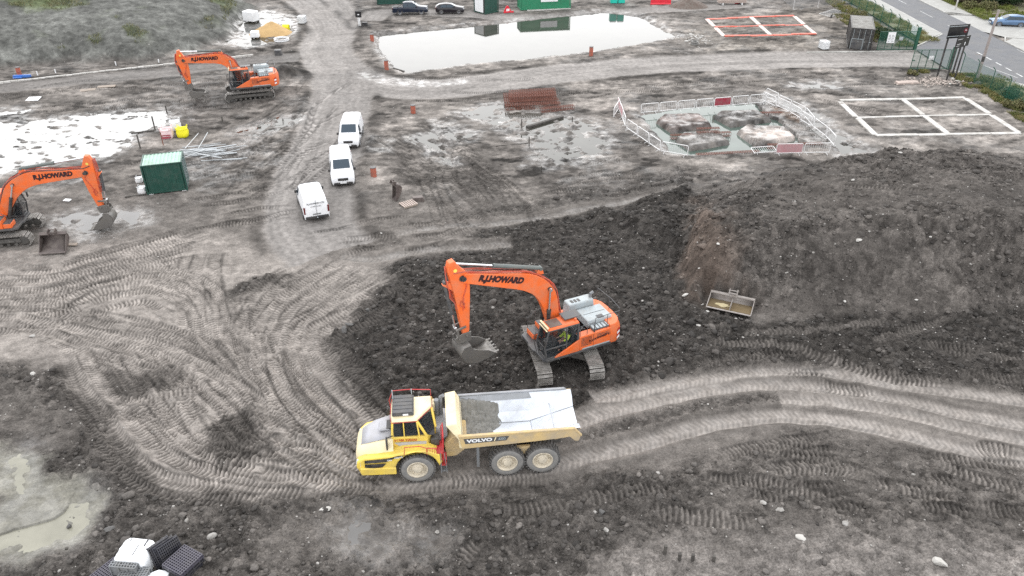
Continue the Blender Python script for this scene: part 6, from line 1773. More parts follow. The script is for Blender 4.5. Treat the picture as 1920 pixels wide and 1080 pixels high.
beam((988, 240), (1055, 220), .35, .22, 'darktimber', 'thick dark beam fallen in the pale mud below the rebar cages')
beam((930, 275), (990, 270), .06, .08, 'darktimber', 'thin dark rail lying in the pale mud')
beam((738, 128), (758, 134), .2, .12, 'darktimber', 'dark plank at the near left corner of the pond')
beam((235, 372), (272, 366), .14, .1, 'darktimber', 'dark board leading to the foot of the green container')
beam((1597, 92), (1588, 75), .22, .1, 'timber', 'plank leaning against the side of the black store')
for px, py, l, w, hd, lab, mt in [(63, 186, 1.3, 1.1, 6, 'flat white board lying on the dark track at the left', 'whiteplain'), (165, 170, 1.6, .7, 20, 'broken pale board lying on the dark track, left one', 'timber'), (200, 163, 1.9, .6, 12, 'broken pale board lying on the dark track, right one', 'timber'), (127, 378, .55, .35, -10, 'white fragment of board on the mud right of the left excavator', 'whiteplain'), (138, 462, .6, .35, 5, 'small pale plank beside the left digging bucket', 'timber')]:
    p = G(px, py); b = MB(); b.box(-l / 2, l / 2, -w / 2, w / 2, .03, .1)
    o = b.build('loose_board', mt, None, bevel=.01); o.location = (p.x, p.y, gz(p.x, p.y) + .03); o.rotation_euler.z = rad(hd); o.rotation_euler.x = rad(3); tag(o, lab, 'board')

# the steel tubes beside the container
rng = random.Random(11)
for k in range(26):
    a = G(338 + rng.uniform(0, 40), 286 + rng.uniform(-8, 18)); L = rng.uniform(2.2, 4.4); t = rad(rng.gauss(14, 7) if k < 20 else rng.uniform(-50, 100))
    z = .08 + .03 * (k // 4); c = (a.x + L * math.cos(t), a.y + L * math.sin(t), z + rng.uniform(0, .12) + (.5 if k in (21, 23) else 0))
    b = MB(); b.tube((a.x, a.y, z), c, .035 if k % 5 else .06, 7)
    tag(b.build('steel_tube', 'galv', None), 'galvanised steel tube in the loose pile beside the green container', 'tube', 'galvanised tubes in a loose pile')

# pallets and the odd bits near them
def pallet(px, py, hd, label):
    p = G(px, py); r = empty('pallet', (p.x, p.y, gz(p.x, p.y) + .03), rad(hd), label, 'pallet')
    for k in range(7):
        b = MB(); x = -.55 + k * .183; b.box(x - .06, x + .06, -.5, .5, .12, .15); b.build('board', 'pinktimber', r)
    for y in (-.45, 0, .45):
        b = MB(); b.box(-.6, .6, y - .05, y + .05, 0, .118); b.build('bearer', 'timber', r)
pallet(766, 386, 35, 'pale timber pallet lying below the upright rusty bucket')

# ------------------------------------------------------------------ spare digging buckets (x across, y towards the open mouth)
def spare_bucket(loc, hd, w, s, label, mt, water=False, pitch=0.0):
    r = empty('digging_bucket', loc, hd, label, 'bucket', 'spare digging buckets lying on the site'); r.rotation_euler.x = pitch
    prof = [(-.72, .0), (.62, -.78), (.68, -.70), (.62, .02)]
    back = [(.72, .62), (.78, .3), (.62, .06), (.2, .0), (-.35, .06), (-.72, .22)]     # y (away from the mouth is +), z
    b = MB(); b.loft([[(x, y * s, z * s) for y, z in back] for x in (-w / 2, 0, w / 2)], cap=False, close=False)
    o = b.build('shell', mt, r, solid=.045)
    for sx in (-1, 1):
        b = MB(); x = sx * w / 2
        b.loft([[(x - .02, y * s, z * s) for y, z in back + [(.66, .64)]], [(x + .02, y * s, z * s) for y, z in back + [(.66, .64)]]]); b.build('side_plate', mt, r)
    b = MB(); b.bar((-w / 2 - .02, .70 * s, .64 * s), (w / 2 + .02, .70 * s, .64 * s), .24, .09); b.build('top_beam', mt, r, bevel=.01)
    b = MB(); b.bar((-w / 2, -.74 * s, .24 * s), (w / 2, -.74 * s, .24 * s), .14, .04); b.build('cutting_edge', mt, r)
    b = MB()
    for x in (-.24, .24): b.hexa([(x - .03, .55 * s, .62 * s), (x + .03, .55 * s, .62 * s), (x + .03, 1.0 * s, .62 * s), (x - .03, 1.0 * s, .62 * s), (x - .03, .68 * s, 1.0 * s), (x + .03, .68 * s, 1.0 * s), (x + .03, .98 * s, .95 * s), (x - .03, .98 * s, .95 * s)])
    b.tube((-.32, .9 * s, .86 * s), (.32, .9 * s, .86 * s), .045, 8); b.tube((-.3, .66 * s, .78 * s), (.3, .66 * s, .78 * s), .045, 8); b.build('hitch_ear', mt, r)
    if water:
        b = MB(); b.box(.04, .07, -.6 * s, .68 * s, .06 * s, .5 * s); b.build('divider', mt, r)
        b = MB(); b.box(-w / 2 + .03, w / 2 - .03, -.5 * s, .64 * s, .14 * s, .2 * s); b.build('standing_water', WATER_BROWN, r)
        b = MB(); rr = random.Random(2)
        ring_ = [(-.45 + .42 * (1 + .25 * rr.uniform(-1, 1)) * math.cos(t), -.06 + .25 * (1 + .3 * rr.uniform(-1, 1)) * math.sin(t)) for t in [2 * math.pi * k / 16 for k in range(16)]]
        b.prism_z(ring_, .2 * s, .24 * s); b.build('scum', 'sand2', r)
    return r
WATER_BROWN = water_mat('bucket_water', (0.16, 0.12, 0.07), 0.15)
M['sand2'] = mat('pale_scum', (0.5, 0.42, 0.24), 0.8, dirt=.2)
M['bucketpale'] = mat('mud_dried_steel', (0.34, 0.31, 0.29), 0.6, metal=.1, dirt=.4, dscale=3, dirtcol=(.22, .19, .165))
M['bucketdark'] = mat('brown_worn_steel', (0.10, 0.08, 0.075), 0.5, metal=.3, dirt=.35, dirtcol=(.2, .17, .15))
p = G(1370, 586); spare_bucket((p.x, p.y + .35, .0), rad(-23), 2.75, 1.05, 'wide digging bucket holding brown water at the foot of the spoil heap', 'bucketpale', True, rad(-6))
p = G(95, 482); spare_bucket((p.x, p.y + .9, .42), rad(7), 1.8, 0.95, 'dark digging bucket lying beside the tracks of the left excavator', 'bucketdark', False, rad(32))
p = G(750, 376); spare_bucket((p.x - .1, p.y + .3, .55), rad(-60), .75, .95, 'rusty narrow bucket standing on end above the pallet', 'bucketdark', False, rad(68))
rubble_block(784, 377, .9, .5, .4, 12, 'rusty lump of scrap beside the upright narrow bucket', 'bucketdark')
# ------------------------------------------------------------------ marked-out foundations: strips of concrete or board
def strips(name, corners, cuts_u, cuts_v, wid, label, mats, cat='foundation'):
    c = [Vector((*G(*q)[:2], 0)) for q in corners]      # far left, far right, near right, near left
    def at(u, v): return (c[0] * (1 - u) + c[1] * u) * (1 - v) + (c[3] * (1 - u) + c[2] * u) * v
    root = empty(name, at(.5, .5), 0, label, cat)
    o = at(.5, .5); rr = random.Random(len(label))
    def run(a, b_, mt, wd, hgt):
        d = b_ - a; n = max(1, int(d.length / 3.2))
        cuts = [0] + sorted((k + rr.uniform(-.2, .2)) / n for k in range(1, n)) + [1]
        for k in range(n):
            p, q = a.lerp(b_, cuts[k]), a.lerp(b_, cuts[k + 1]); off = Vector((rr.uniform(-.05, .05), rr.uniform(-.05, .05), 0))
            z0 = gz(*((p + q) / 2)[:2])
            dd = (q - p).normalized() * .008
            b = MB(); b.bar(p - o + off + dd + Vector((0, 0, z0 + .02)), q - o + off - dd + Vector((0, 0, z0 + .02)), wd * rr.uniform(.88, 1.08), hgt)
            b.build('strip', mt, root, bevel=.02)
    for v in cuts_v: run(at(0, v), at(1, v), mats[0], wid * (1.0 if v in (0, 1) else .7), .14)
    for u in cuts_u:
        e = list(cuts_v)
        for v0, v1 in zip(e[:-1], e[1:]):
            L = (at(u, v1) - at(u, v0)).length
            run(at(u, v0 + wid * .52 / L * (v1 - v0)), at(u, v1 - wid * .52 / L * (v1 - v0)), mats[1], wid * 1.15, .15)
    return root
strips('foundation_strips', [(1574, 191), (1808, 185), (1912, 252), (1642, 257)], (0, .5, 1), (0, .5, 1), .48, 'white concrete foundation strips set out as four bays beside the flooded basin', ('concrete', 'concrete'))
strips('foundation_strips', [(1325, 36), (1488, 31), (1530, 66), (1358, 69)], (0, .5, 1), (0, .48, 1), .55, 'red foundation formwork set out as four bays beyond the site road', ('redmark', 'pinkmark'))

# ------------------------------------------------------------------ pedestrian barriers round the flooded foundation
def ped_barrier(a, c, label, panel=None, lie=False):
    a, c = Vector(a), Vector(c); d = c - a; L = d.length
    root = empty('crowd_barrier', a, math.atan2(d.y, d.x), label, 'barrier', 'white steel barriers round the flooded foundation')
    if lie: root.rotation_euler.x = rad(-78)
    b = MB(); r = .036
    b.pipe([(.04, 0, .12), (.02, 0, .95), (.1, 0, 1.08), (L - .1, 0, 1.08), (L - .02, 0, .95), (L - .04, 0, .12)], r, 5); b.tube((.04, 0, .2), (L - .04, 0, .2), r, 5)
    b.build('frame', 'whitesteel', root)
    n = int(L / .2)
    bar_me = None
    for k in range(1, n):
        if bar_me is None:
            b = MB(); b.tube((0, 0, .2), (0, 0, 1.08), .011, 4, cap=False); o = b.build('bar', 'whitesteel', root); bar_me = o.data
        else:
            o = bpy.data.objects.new('bar', bar_me); COL.objects.link(o); o.parent = root
        o.location.x = L * k / n
    for x in (.3, L - .3):
        b = MB(); b.pipe([(x, -.3, 0), (x, -.05, .12), (x, .05, .12), (x, .3, 0)], .02, 5); b.build('foot', 'whitesteel', root)
    if panel:
        b = MB(); b.box(.06, L * panel, -.02, .02, .25, 1.02); b.build('panel', 'palepanel' if 'near' in label or 'corner' in label else 'pinkpanel', root)
    return root
def run_barriers(pts, where, panels={}, gap=.06):
    q = [Vector((*G(x, y)[:2], 0)) for x, y in pts]; k = 0; out = []
    for a, c in zip(q[:-1], q[1:]):
        n = max(1, round((c - a).length / 2.2))
        for i in range(n):
            p, e = a.lerp(c, i / n), a.lerp(c, (i + 1) / n)
            dd = (e - p).normalized() * gap
            out.append((p + dd, e - dd, panels.get(k))); k += 1
    words = ['first', 'second', 'third', 'fourth', 'fifth', 'sixth', 'seventh', 'eighth', 'ninth', 'tenth', 'eleventh']
    for i, (p, e, pn) in enumerate(out):
        p.z = e.z = max(0, gz(p.x, p.y)) - .02
        lab = 'white barrier, %s from left along the %s of the flooded foundation' % (words[i], where)
        if pn: lab = 'red panelled barrier, %s from left along the %s of the flooded foundation' % (words[i], where)
        ped_barrier(p, e, lab, pn)
run_barriers([(1200, 214), (1436, 194)], 'back edge', {4: .98})
run_barriers([(1158, 200), (1172, 240)], 'far left corner', {0: .9, 1: .9})
run_barriers([(1174, 243), (1238, 287), (1290, 296)], 'left edge')
run_barriers([(1434, 184), (1508, 220), (1524, 240), (1548, 258), (1564, 276)], 'outer right edge')
run_barriers([(1428, 190), (1480, 215), (1520, 240)], 'inner right edge')
run_barriers([(1452, 292), (1556, 290)], 'near edge', {0: .98})
a, c = G(1412, 290), G(1455, 287)
ped_barrier((a.x, a.y - .5, .25), (c.x, c.y - .5, .25), 'white steel barrier lying flat on the near bank of the flooded foundation', None, True)
ped_barrier((G(1150, 222).x, G(1150, 222).y, 0), (G(1160, 206).x, G(1160, 206).y, 0), 'white barrier standing askew left of the flooded foundation')

# ------------------------------------------------------------------ reinforcement cages
def rebar_cage(a, hd, L, w, h, label, group):
    root = empty('rebar_cage', a, hd, label, 'rebar cage', group)
    b = MB()
    for y in (-w / 2, 0, w / 2):
        for z in (.05, h): b.tube((0, y, z), (L, y, z), .026, 4, cap=False)
    b.build('long_bars', 'rust', root)
    n = int(L / .25); me = None
    for k in range(n + 1):
        if me is None:
            b = MB(); b.pipe([(0, -w / 2, .05), (0, -w / 2, h), (0, w / 2, h), (0, w / 2, .05), (0, -w / 2, .05)], .02, 4); o = b.build('stirrup', 'rust', root); me = o.data
        else:
            o = bpy.data.objects.new('stirrup', me); COL.objects.link(o); o.parent = root
        o.location.x = L * k / n
for i in range(5):
    a = G(948, 206).lerp(G(945, 186), i / 4)
    rebar_cage((a.x, a.y, .02), rad(7 + i), 5.8 - .1 * i, .62, .55 + .06 * (i % 2), 'rusty rebar cage on the mud by the road bend, %s row from the front' % ['first', 'second', 'third', 'fourth', 'fifth'][i], 'rusty rebar cages stored by the road bend')
for i in range(3):
    a = G(950, 200).lerp(G(950, 190), i / 2)
    rebar_cage((a.x + .3, a.y, .62), rad(8 + i), 5.0, .6, .5, 'rusty rebar cage stacked on top of others, %s row from the front' % ['first', 'second', 'third'][i], 'rusty rebar cages stored by the road bend')
a = G(1015, 211); rebar_cage((a.x, a.y, .02), rad(18), 3.6, .5, .4, 'rusty rebar cage lying askew in front of the stored cages', 'rusty rebar cages stored by the road bend')
for p0, L, hd, l in [((1258, 256), 6.0, 8, 'thin rebar cage between the two left earth blocks in the flooded foundation'), ((1306, 292), 6.0, 8, 'thin rebar cage along the near edge of the flooded foundation'), ((1440, 274), 5.2, 4, 'thin rebar cage in front of the pale earth block, behind the red panel'), ((1400, 214), 4.5, 3, 'thin rebar cage across the back right earth block'), ((1306, 252), 2.2, 6, 'short rusty rebar cage resting on the near left earth block')]:
    a = G(*p0); rebar_cage((a.x, a.y, -.25 if 'short' not in l else .2), rad(hd), L, .4, .4, l, 'rebar cages in the flooded foundation')
# ------------------------------------------------------------------ public road, kerbs, footway, verges
RX0, RX1 = 59.6, 66.0
def sheet(name, pts, z, mt, kind='structure'):
    me = bpy.data.meshes.new(name); me.from_pydata([(x, y, z) for x, y in pts], [], [list(range(len(pts)))])
    if me.polygons[0].normal.z < 0: me.flip_normals()
    me.materials.append(M[mt]); o = bpy.data.objects.new(name, me); COL.objects.link(o); o['kind'] = kind; return o
M['asphalt'] = mat('asphalt', (0.105, 0.108, 0.118), 0.75, dirt=.35, dscale=.5, dirtcol=(.15, .145, .14), var=.15, bump=.15, bscale=60)
M['footway'] = mat('footway_tarmac', (0.36, 0.355, 0.335), 0.85, dirt=.3, dscale=.7, dirtcol=(.26, .25, .23), var=.12)
M['kerb'] = mat('kerb_concrete', (0.5, 0.49, 0.46), 0.85, dirt=.3, dscale=1)
M['paint'] = mat('worn_road_paint', (0.62, 0.62, 0.6), 0.7, dirt=.4, dscale=3, dirtcol=(.2, .2, .2))
M['verge'] = mat('verge_soil', (0.11, 0.125, 0.06), 0.95, dirt=.5, dscale=.8, dirtcol=(.2, .17, .11), bump=.6, bscale=8)
sheet('road', [(RX0, 20), (RX1, 20), (RX1, 700), (RX0, 700)], .50 - .35, 'asphalt')
sheet('side_road', [(RX1, 111.5), (RX1, 121.5), (120, 113.5), (120, 107.0), (70, 107.2), (67.5, 108.5)], .154, 'footway')
sheet('entrance_apron', [(52.5, 93.2), (RX0, 86), (RX0, 110), (52.5, 102.8)], .146, 'asphalt')
def kerb_run(pts, z0, z1, w, label):
    for i, (a, c) in enumerate(zip(pts[:-1], pts[1:])):
        b = MB(); b.bar((a[0], a[1], (z0 + z1) / 2), (c[0], c[1], (z0 + z1) / 2), w, z1 - z0); o = b.build('kerb', 'kerb', None, bevel=.01); o['kind'] = 'structure'
kerb_run([(RX1 + .08, 20), (RX1 + .08, 106), (67.4, 108.4), (70, 107.0), (120, 106.8)], .0, .27, .16, '')
kerb_run([(RX1 + .08, 700), (RX1 + .08, 123), (67.2, 121.8), (120, 113.8)], .0, .27, .16, '')
kerb_run([(RX0 - .08, 20), (RX0 - .08, 86), (52.6, 92.9)], .0, .25, .16, '')
kerb_run([(RX0 - .08, 700), (RX0 - .08, 110), (52.6, 103.1)], .0, .25, .16, '')
kerb_run([(38, 101.2), (52.5, 101.9)], -.05, .12, .25, '')
sheet('footway', [(RX1 + .16, 20), (69.4, 20), (69.4, 106.9), (68.0, 107.6), (RX1 + .16, 106)], .262, 'footway')
sheet('footway', [(RX1 + .16, 123.2), (69.4, 121.3), (69.4, 700), (RX1 + .16, 700)], .262, 'footway')
sheet('footway', [(57.4, 20), (RX0 - .16, 20), (RX0 - .16, 85.8), (57.4, 88.0)], .242, 'footway')
sheet('footway', [(57.4, 108.2), (RX0 - .16, 110.1), (RX0 - .16, 700), (57.4, 700)], .242, 'footway')
sheet('verge', [(69.4, 121.2), (120, 113.9), (120, 700), (69.4, 700)], .25, 'verge')
sheet('verge', [(69.4, 20), (120, 20), (120, 106.7), (69.4, 106.8)], .25, 'verge')
sheet('verge', [(54.4, 20), (57.4, 20), (57.4, 88.0), (54.4, 91.4)], .235, 'verge')
sheet('verge', [(54.2, 104.6), (57.4, 108.0), (57.4, 700), (54.2, 700)], .235, 'verge')
def marking(x0, y0, x1, y1, w, z=.155):
    b = MB(); d = Vector((x1 - x0, y1 - y0, 0)).normalized(); n = Vector((-d.y, d.x, 0)) * w / 2
    a, c = Vector((x0, y0, z)), Vector((x1, y1, z)); b.poly([a - n, c - n, c + n, a + n]); o = b.build('road_marking', 'paint', None, smooth=False); o['kind'] = 'structure'
for k in range(16):
    y = 30 + k * 9.0
    if not 90 < y < 106: marking(62.8, y, 62.8, y + 4.2, .11)
for k in range(5): marking(RX0 + .2, 90.5 + k * 2.3, RX0 + .2, 91.8 + k * 2.3, .22)
for k in range(9): marking(RX1 - .3, 40 + k * 7, RX1 - .3, 46.4 + k * 7, .09)
marking(57.5, 95.5, 59.0, 90.0, .12)

# ------------------------------------------------------------------ green mesh fence, gates
M['fencemesh'] = None
def mesh_mat():
    m = bpy.data.materials.new('fence_mesh'); m.use_nodes = True
    nt = m.node_tree; b = nt.nodes['Principled BSDF']
    b.inputs['Base Color'].default_value = (.03, .16, .11, 1); b.inputs['Roughness'].default_value = .5
    b.inputs['Alpha'].default_value = .26
    return m
M['fencemesh'] = mesh_mat()
def fence(y_from, y_to, x_from, x_to, label, step=2.9):
    root = empty('mesh_fence', (x_from, y_from, 0), 0, label, 'fence')
    n = int(abs(y_to - y_from) / step); last = None
    for k in range(n + 1):
        t = k / n; x, y = (x_to - x_from) * t, (y_to - y_from) * t
        b = MB(); b.pipe([(x, y, -.2), (x, y, 2.35), (x - .06, y, 2.5), (x - .34, y, 2.78)], .045, 6); b.build('fence_post', 'greenfence', root)
        if last is not None:
            b = MB(); b.poly([(last[0], last[1], .05), (x, y, .05), (x, y, 2.3), (last[0], last[1], 2.3)]); b.build('mesh_panel', 'fencemesh', root, smooth=False)
            for z in (.1, 1.2, 2.3):
                b = MB(); b.tube((last[0], last[1], z), (x, y, z), .01, 4); b.build('line_wire', 'greenfence', root)
        last = (x, y)
fence(91.6, 60.0, 53.0, 53.9, 'green mesh fence with cranked posts running from the signs to the right edge')
fence(104.6, 140.0, 53.3, 53.9, 'green mesh fence with cranked posts behind the black store, up to the top edge')
def gate(x0, y, x1, y1, label, nb, lock):
    d = Vector((x1 - x0, y1 - y, 0)); L = d.length
    root = empty('mesh_gate', (x0, y, .1), math.atan2(d.y, d.x), label, 'gate', 'green mesh leaves of the site gate')
    b = MB()
    for z in (.08, 2.35): b.box(0, L, -.03, .03, z - .035, z + .035)
    for x in (.03, L - .03): b.box(x - .03, x + .03, -.03, .03, .08, 2.35)
    b.build('gate_frame', 'greenfence', root)
    for k in range(1, nb):
        b = MB(); b.box(L * k / nb - .03, L * k / nb + .03, -.03, .03, .1, 2.33); b.build('upright', 'greenfence', root)
    b = MB(); b.poly([(0, .04, .1), (L, .04, .1), (L, .04, 2.33), (0, .04, 2.33)]); b.build('mesh_panel', 'fencemesh', root, smooth=False)
    if lock:
        b = MB(); b.box(.02, .35, -.08, .08, 1.05, 1.15); b.build('bolt', 'greenfence', root)
    return root, L
g1, L1 = gate(47.3, 102.1, 52.2, 102.3, 'left leaf of the green site gate, carrying the larger white notice', 5, False)
def notice(par, x, z, w, h, mt='whiteplain', lines=5, seed=1):
    b = MB(); b.box(x, x + w, -.075, -.05, z, z + h); o = b.build('notice', mt, par)
    rr = random.Random(seed)
    for k in range(lines):
        for j in range(2):
            b = MB(); xx = x + .12 * w + j * .42 * w; zz = z + h * (.12 + .14 * k); b.box(xx, xx + w * rr.uniform(.2, .36), -.08, -.075, zz, zz + h * .05); b.build('text_line', 'midgrey', o, smooth=False)
notice(g1, 1.05, .95, 1.0, 1.35); notice(g1, 2.6, 1.25, .5, .45, 'lightgrey', 2)
g2, L2_ = gate(47.9, 93.5, 52.4, 93.6, 'right leaf of the green site gate, standing open in front of the black signs', 5, True)
notice(g2, 1.95, 1.2, .55, .45, 'whiteplain', 2)
for x, y, h, l in [(52.35, 102.35, 2.95, 'thick green gate post at the end of the gate leaf with the white notice'), (52.72, 93.6, 2.75, 'thick green gate post standing behind the black signs')]:
    b = MB(); b.box(-.17, .17, -.17, .17, -.1, h); b.box(-.19, .19, -.19, .19, h, h + .03)
    o = b.build('gate_post', 'greenfence', None, bevel=.02); o.location = (x, y, 0); tag(o, l, 'gate post', 'thick green gate posts')
b = MB(); b.box(-.8, .8, -.03, .03, 0, 1.0); o = b.build('white_banner', 'whiteplain', None); o.location = (54.0, 107.0, 1.0); o.rotation_euler.z = rad(88); tag(o, 'white sheet tied to the fence behind the gate leaf with the notice', 'banner')

# ------------------------------------------------------------------ black site signs
def black_sign(pa, pb, z0, z1, label, front, over=.25):
    a, c = Vector(pa), Vector(pb); d = (c - a); L = d.length
    root = empty('site_sign', a, math.atan2(d.y, d.x), label, 'sign', 'tall black site signs by the gate')
    b = MB(); b.box(-over, L + over, -.03, .03, z0, z1); bd = b.build('board', 'blackboard', root)
    for x in (.0, L):
        b = MB(); b.box(x - .07, x + .07, .03, .17, -.1, z1 - .1); b.build('post', 'black', root)
    return root, bd, L
M['blackboard'] = mat('black_sign_face', (0.006, 0.006, 0.008), 0.35, dirt=.05)
s1, bd, L = black_sign((49.85, 90.45, 0), (51.85, 90.95, 0), 4.55, 6.05, 'wide black sign board with two pale rails and a dark red spot', False, .32)
b = MB()
for z in (4.75, 5.85): b.box(-.3, L + .0, -.06, -.035, z, z + .07)
b.build('rail', 'lightgrey', bd)
b = MB(); b.tube((L - .15, -.035, 5.35), (L - .15, -.05, 5.35), .24, 16); sp_ = b.build('red_spot', 'redlamp2', bd) if False else None
M['redlamp2'] = mat('dark_red_print', (0.12, 0.01, 0.015), 0.5, dirt=0, var=0)
b = MB(); b.tube((L - .1, -.032, 5.35), (L - .1, -.045, 5.35), .27, 18); sp_ = b.build('red_spot', 'redlamp2', bd)
b = MB(); b.box(L - .2, L + .02, -.06, -.05, 5.36, 5.42); b.build('white_mark', 'letterwhite', bd)
s2, bd, L = black_sign((50.25, 88.95, 0), (51.7, 89.9, 0), 3.85, 5.05, 'smaller black sign board with white lines of text and an arrow', True, .45)
rr = random.Random(5)
for (x, z, w, h) in [(-.25, 4.80, .9, .05), (1.5, 4.82, .3, .05), (-.25, 4.27, .8, .05), (-.25, 4.07, .6, .045)]:
    n = max(1, int(w / .11))
    for k in range(n):
        b = MB(); hh = h * rr.uniform(.7, 1.0) if n < 12 else h; x0 = x + w * k / n; b.box(x0, x0 + w / n * (.82 if n < 12 else 1), -.045, -.033, z, z + hh); b.build('text_mark', 'letterwhite', bd, smooth=False)
b = MB(); b.box(1.32, 1.42, -.045, -.033, 4.0, 4.25); b.loft([[(1.24, -.045, 4.22), (1.5, -.045, 4.22), (1.37, -.045, 4.4)], [(1.24, -.033, 4.22), (1.5, -.033, 4.22), (1.37, -.033, 4.4)]]); b.build('arrow', 'letterwhite', bd, smooth=False)
# small black sign by the bend
p = G(674, 50); r = empty('junction_sign', (p.x, p.y, 0), rad(-10), 'small black square sign on a short post at the bend by the pond', 'sign')
b = MB(); b.box(-.45, .45, -.03, .03, 1.3, 2.15); o = b.build('board', 'blackboard', r); b = MB(); b.box(-.1, .15, -.045, -.033, 1.62, 1.75); b.build('mark', 'letterwhite', o)
for x in (-.1, .1):
    b = MB(); b.box(x - .05, x + .05, .03, .13, -.1, 2.0); b.build('post', 'whiteplain', r)
rubble_block(684, 49, .9, .5, .5, 0, 'black sandbag heap at the foot of the small black sign', 'black')
# poles
def pole(px, py, h, r0, r1, mt, label, arms=False):
    q = G(px, py, .25); root = empty('utility_pole', (q.x, q.y, -.1), 0, label, 'pole')
    b = MB(); b.tube((0, 0, 0), (0, 0, h), r0, 10, r1); b.build('shaft', mt, root)
    b = MB(); b.tube((0, 0, 2.3), (0, 0, 2.9), r0 * 1.02, 10, r0 * 1.0); b.build('band', 'black', root)
    if arms:
        b = MB(); b.bar((-.6, 0, h - .4), (.7, .1, h - .3), .07); b.bar((0, 0, h - 1.6), (.7, .2, h - .35), .04); b.tube((.7, .15, h - .3), (3.2, 2.2, h - .35), .012, 4); b.build('cross_arm', 'timber', root)
M['polewood'] = mat('pole_wood', (0.36, 0.31, 0.29), .85, dirt=.3, dscale=1.5, dirtcol=(.15, .13, .12))
pole(1832, 147, 8.0, .17, .13, 'polewood', 'weathered timber pole standing between the fence and the road', True)
pole(1791, 18, 8.5, .12, .1, 'concrete', 'pale street pole on the grass edge across the road')
# ------------------------------------------------------------------ tall wire fence panels near the top edge
def wire_panel(a, c, label, lie=None):
    a, c = Vector(a), Vector(c); d = c - a; L = d.length
    root = empty('wire_panel', a, math.atan2(d.y, d.x), label, 'fence panel', 'pale temporary fence panels near the top edge')
    if lie: root.rotation_euler.x = lie
    b = MB(); b.pipe([(0, 0, .05), (0, 0, 2.0), (L, 0, 2.0), (L, 0, .05), (0, 0, .05)], .03, 5); b.build('frame', 'whitesteel', root)
    b = MB(); b.poly([(0, .01, .1), (L, .01, .1), (L, .01, 1.95), (0, .01, 1.95)]); b.build('mesh_infill', 'wiremesh', root, smooth=False)
    for x in (0, L):
        b = MB(); b.box(x - .15, x + .15, -.4, .4, -.1, .06); b.build('foot_block', 'darkgrey', root)
m_ = bpy.data.materials.new('wire_mesh'); m_.use_nodes = True; b_ = m_.node_tree.nodes['Principled BSDF']; b_.inputs['Base Color'].default_value = (.4, .41, .42, 1); b_.inputs['Alpha'].default_value = .18
M['wiremesh'] = m_
q = [Vector((*G(x, y)[:2], 0)) for x, y in ((1487, 19), (1533, 15), (1579, 9))]
wire_panel(q[0], q[1], 'standing pale wire fence panel near the top edge, left of the pair'); wire_panel(q[1], q[2], 'standing pale wire fence panel near the top edge, right of the pair')
wire_panel(Vector((*G(1470, 3)[:2], 0)), q[0], 'pale wire fence panel turned away at the left end of the pair')
wire_panel(Vector((*G(1558, 33)[:2], .1)), Vector((*G(1586, 24)[:2], .1)), 'pale wire fence panel lying on the ground above the black store', rad(-86))

# long concrete edging at the left
a_, c_ = G(-60, 163), G(475, 104); d_ = c_ - a_; n_ = 44
edg = empty('concrete_edging', a_, math.atan2(d_.y, d_.x)); edg['kind'] = 'structure'
b = MB(); b.box(.01, d_.length / n_ - .01, -.14, .14, -.1, .16); e0 = b.build('edging_block', 'concrete', edg, bevel=.015)
for k in range(1, n_):
    o = bpy.data.objects.new('edging_block', e0.data); COL.objects.link(o); o.parent = edg; o.location = (d_.length / n_ * k, random.Random(k).uniform(-.03, .03), random.Random(k + 99).uniform(-.02, .02))
for px, py, h, l in [(71, 142, .5, 'white marker peg on the concrete edging near the pipe riser'), (105, 138, .45, 'white marker peg on the concrete edging, second from the left'), (218, 124, .5, 'white marker peg on the concrete edging below the grassy mound'), (298, 117, .4, 'white marker peg left of the far excavator boom')]:
    stake(px, py, h, l, 'whiteplain', .09)

# ------------------------------------------------------------------ black lattice crates, bottom left
def lattice_crate(parent, w, l, h, mt, name='crate', n=9, m=11):
    b = MB()
    for k in range(n + 1):
        x = -w / 2 + w * k / n; b.box(x - .016, x + .016, -l / 2, l / 2, h - .05, h)
    for k in range(m + 1):
        y = -l / 2 + l * k / m; b.box(-w / 2, w / 2, y - .016, y + .016, h - .047, h - .003)
    for k in range(0, n + 1, 3):
        x = -w / 2 + w * k / n
        for y in (-l / 2, l / 2): b.box(x - .03, x + .03, y - .02, y + .02, 0, h - .05)
    for k in range(0, m + 1, 3):
        y = -l / 2 + l * k / m
        for x in (-w / 2, w / 2): b.box(x - .02, x + .02, y - .03, y + .03, 0, h - .05)
    for x in (-w / 2, w / 2): b.box(x - .012, x + .012, -l / 2, l / 2, .0, .06)
    for y in (-l / 2, l / 2): b.box(-w / 2, w / 2, y - .012, y + .012, .003, .057)
    b.box(-w / 2 + .03, w / 2 - .03, -l / 2 + .03, l / 2 - .03, .02, h - .12)
    return b.build(name, mt, parent, smooth=False)
def crate_at(loc, hd, label, w=1.05, l=1.15, h=.2, mt='crate', tilt=(0, 0)):
    root = empty('lattice_crate', loc, rad(hd), label, 'crate', 'black plastic lattice crates at the bottom left')
    root.rotation_euler = (tilt[0], tilt[1], rad(hd)); lattice_crate(root, w, l, h, mt, 'grid_frame')
for k in range(4):
    crate_at((-13.75 + .02 * k, 21.5 - .015 * k, .0 + .205 * k), -27 + 1.5 * (k % 2) - k, 'violet black crate in the right stack, %s' % ['bottom layer', 'second layer up', 'third layer up', 'top layer with the pattern in full view'][k], mt='crate' if k < 3 else 'crate2')
for k in range(3):
    crate_at((-14.78 + .17 * k, 21.95 + .03 * k, .60 - .02 * k), -40, 'black crate standing on edge right of the white wrapping, %s' % ['against the wrapping', 'middle one', 'outermost'][k], tilt=(rad(0), rad(70)), w=1.1, l=.9, h=.16)
for k in range(2):
    crate_at((-16.72 - .05 * k, 21.15, .0 + .205 * k), -32, 'violet black lattice crate left of the white wrapping, %s' % ['lower one', 'upper one'][k], mt='crate2', w=.9, l=1.2)
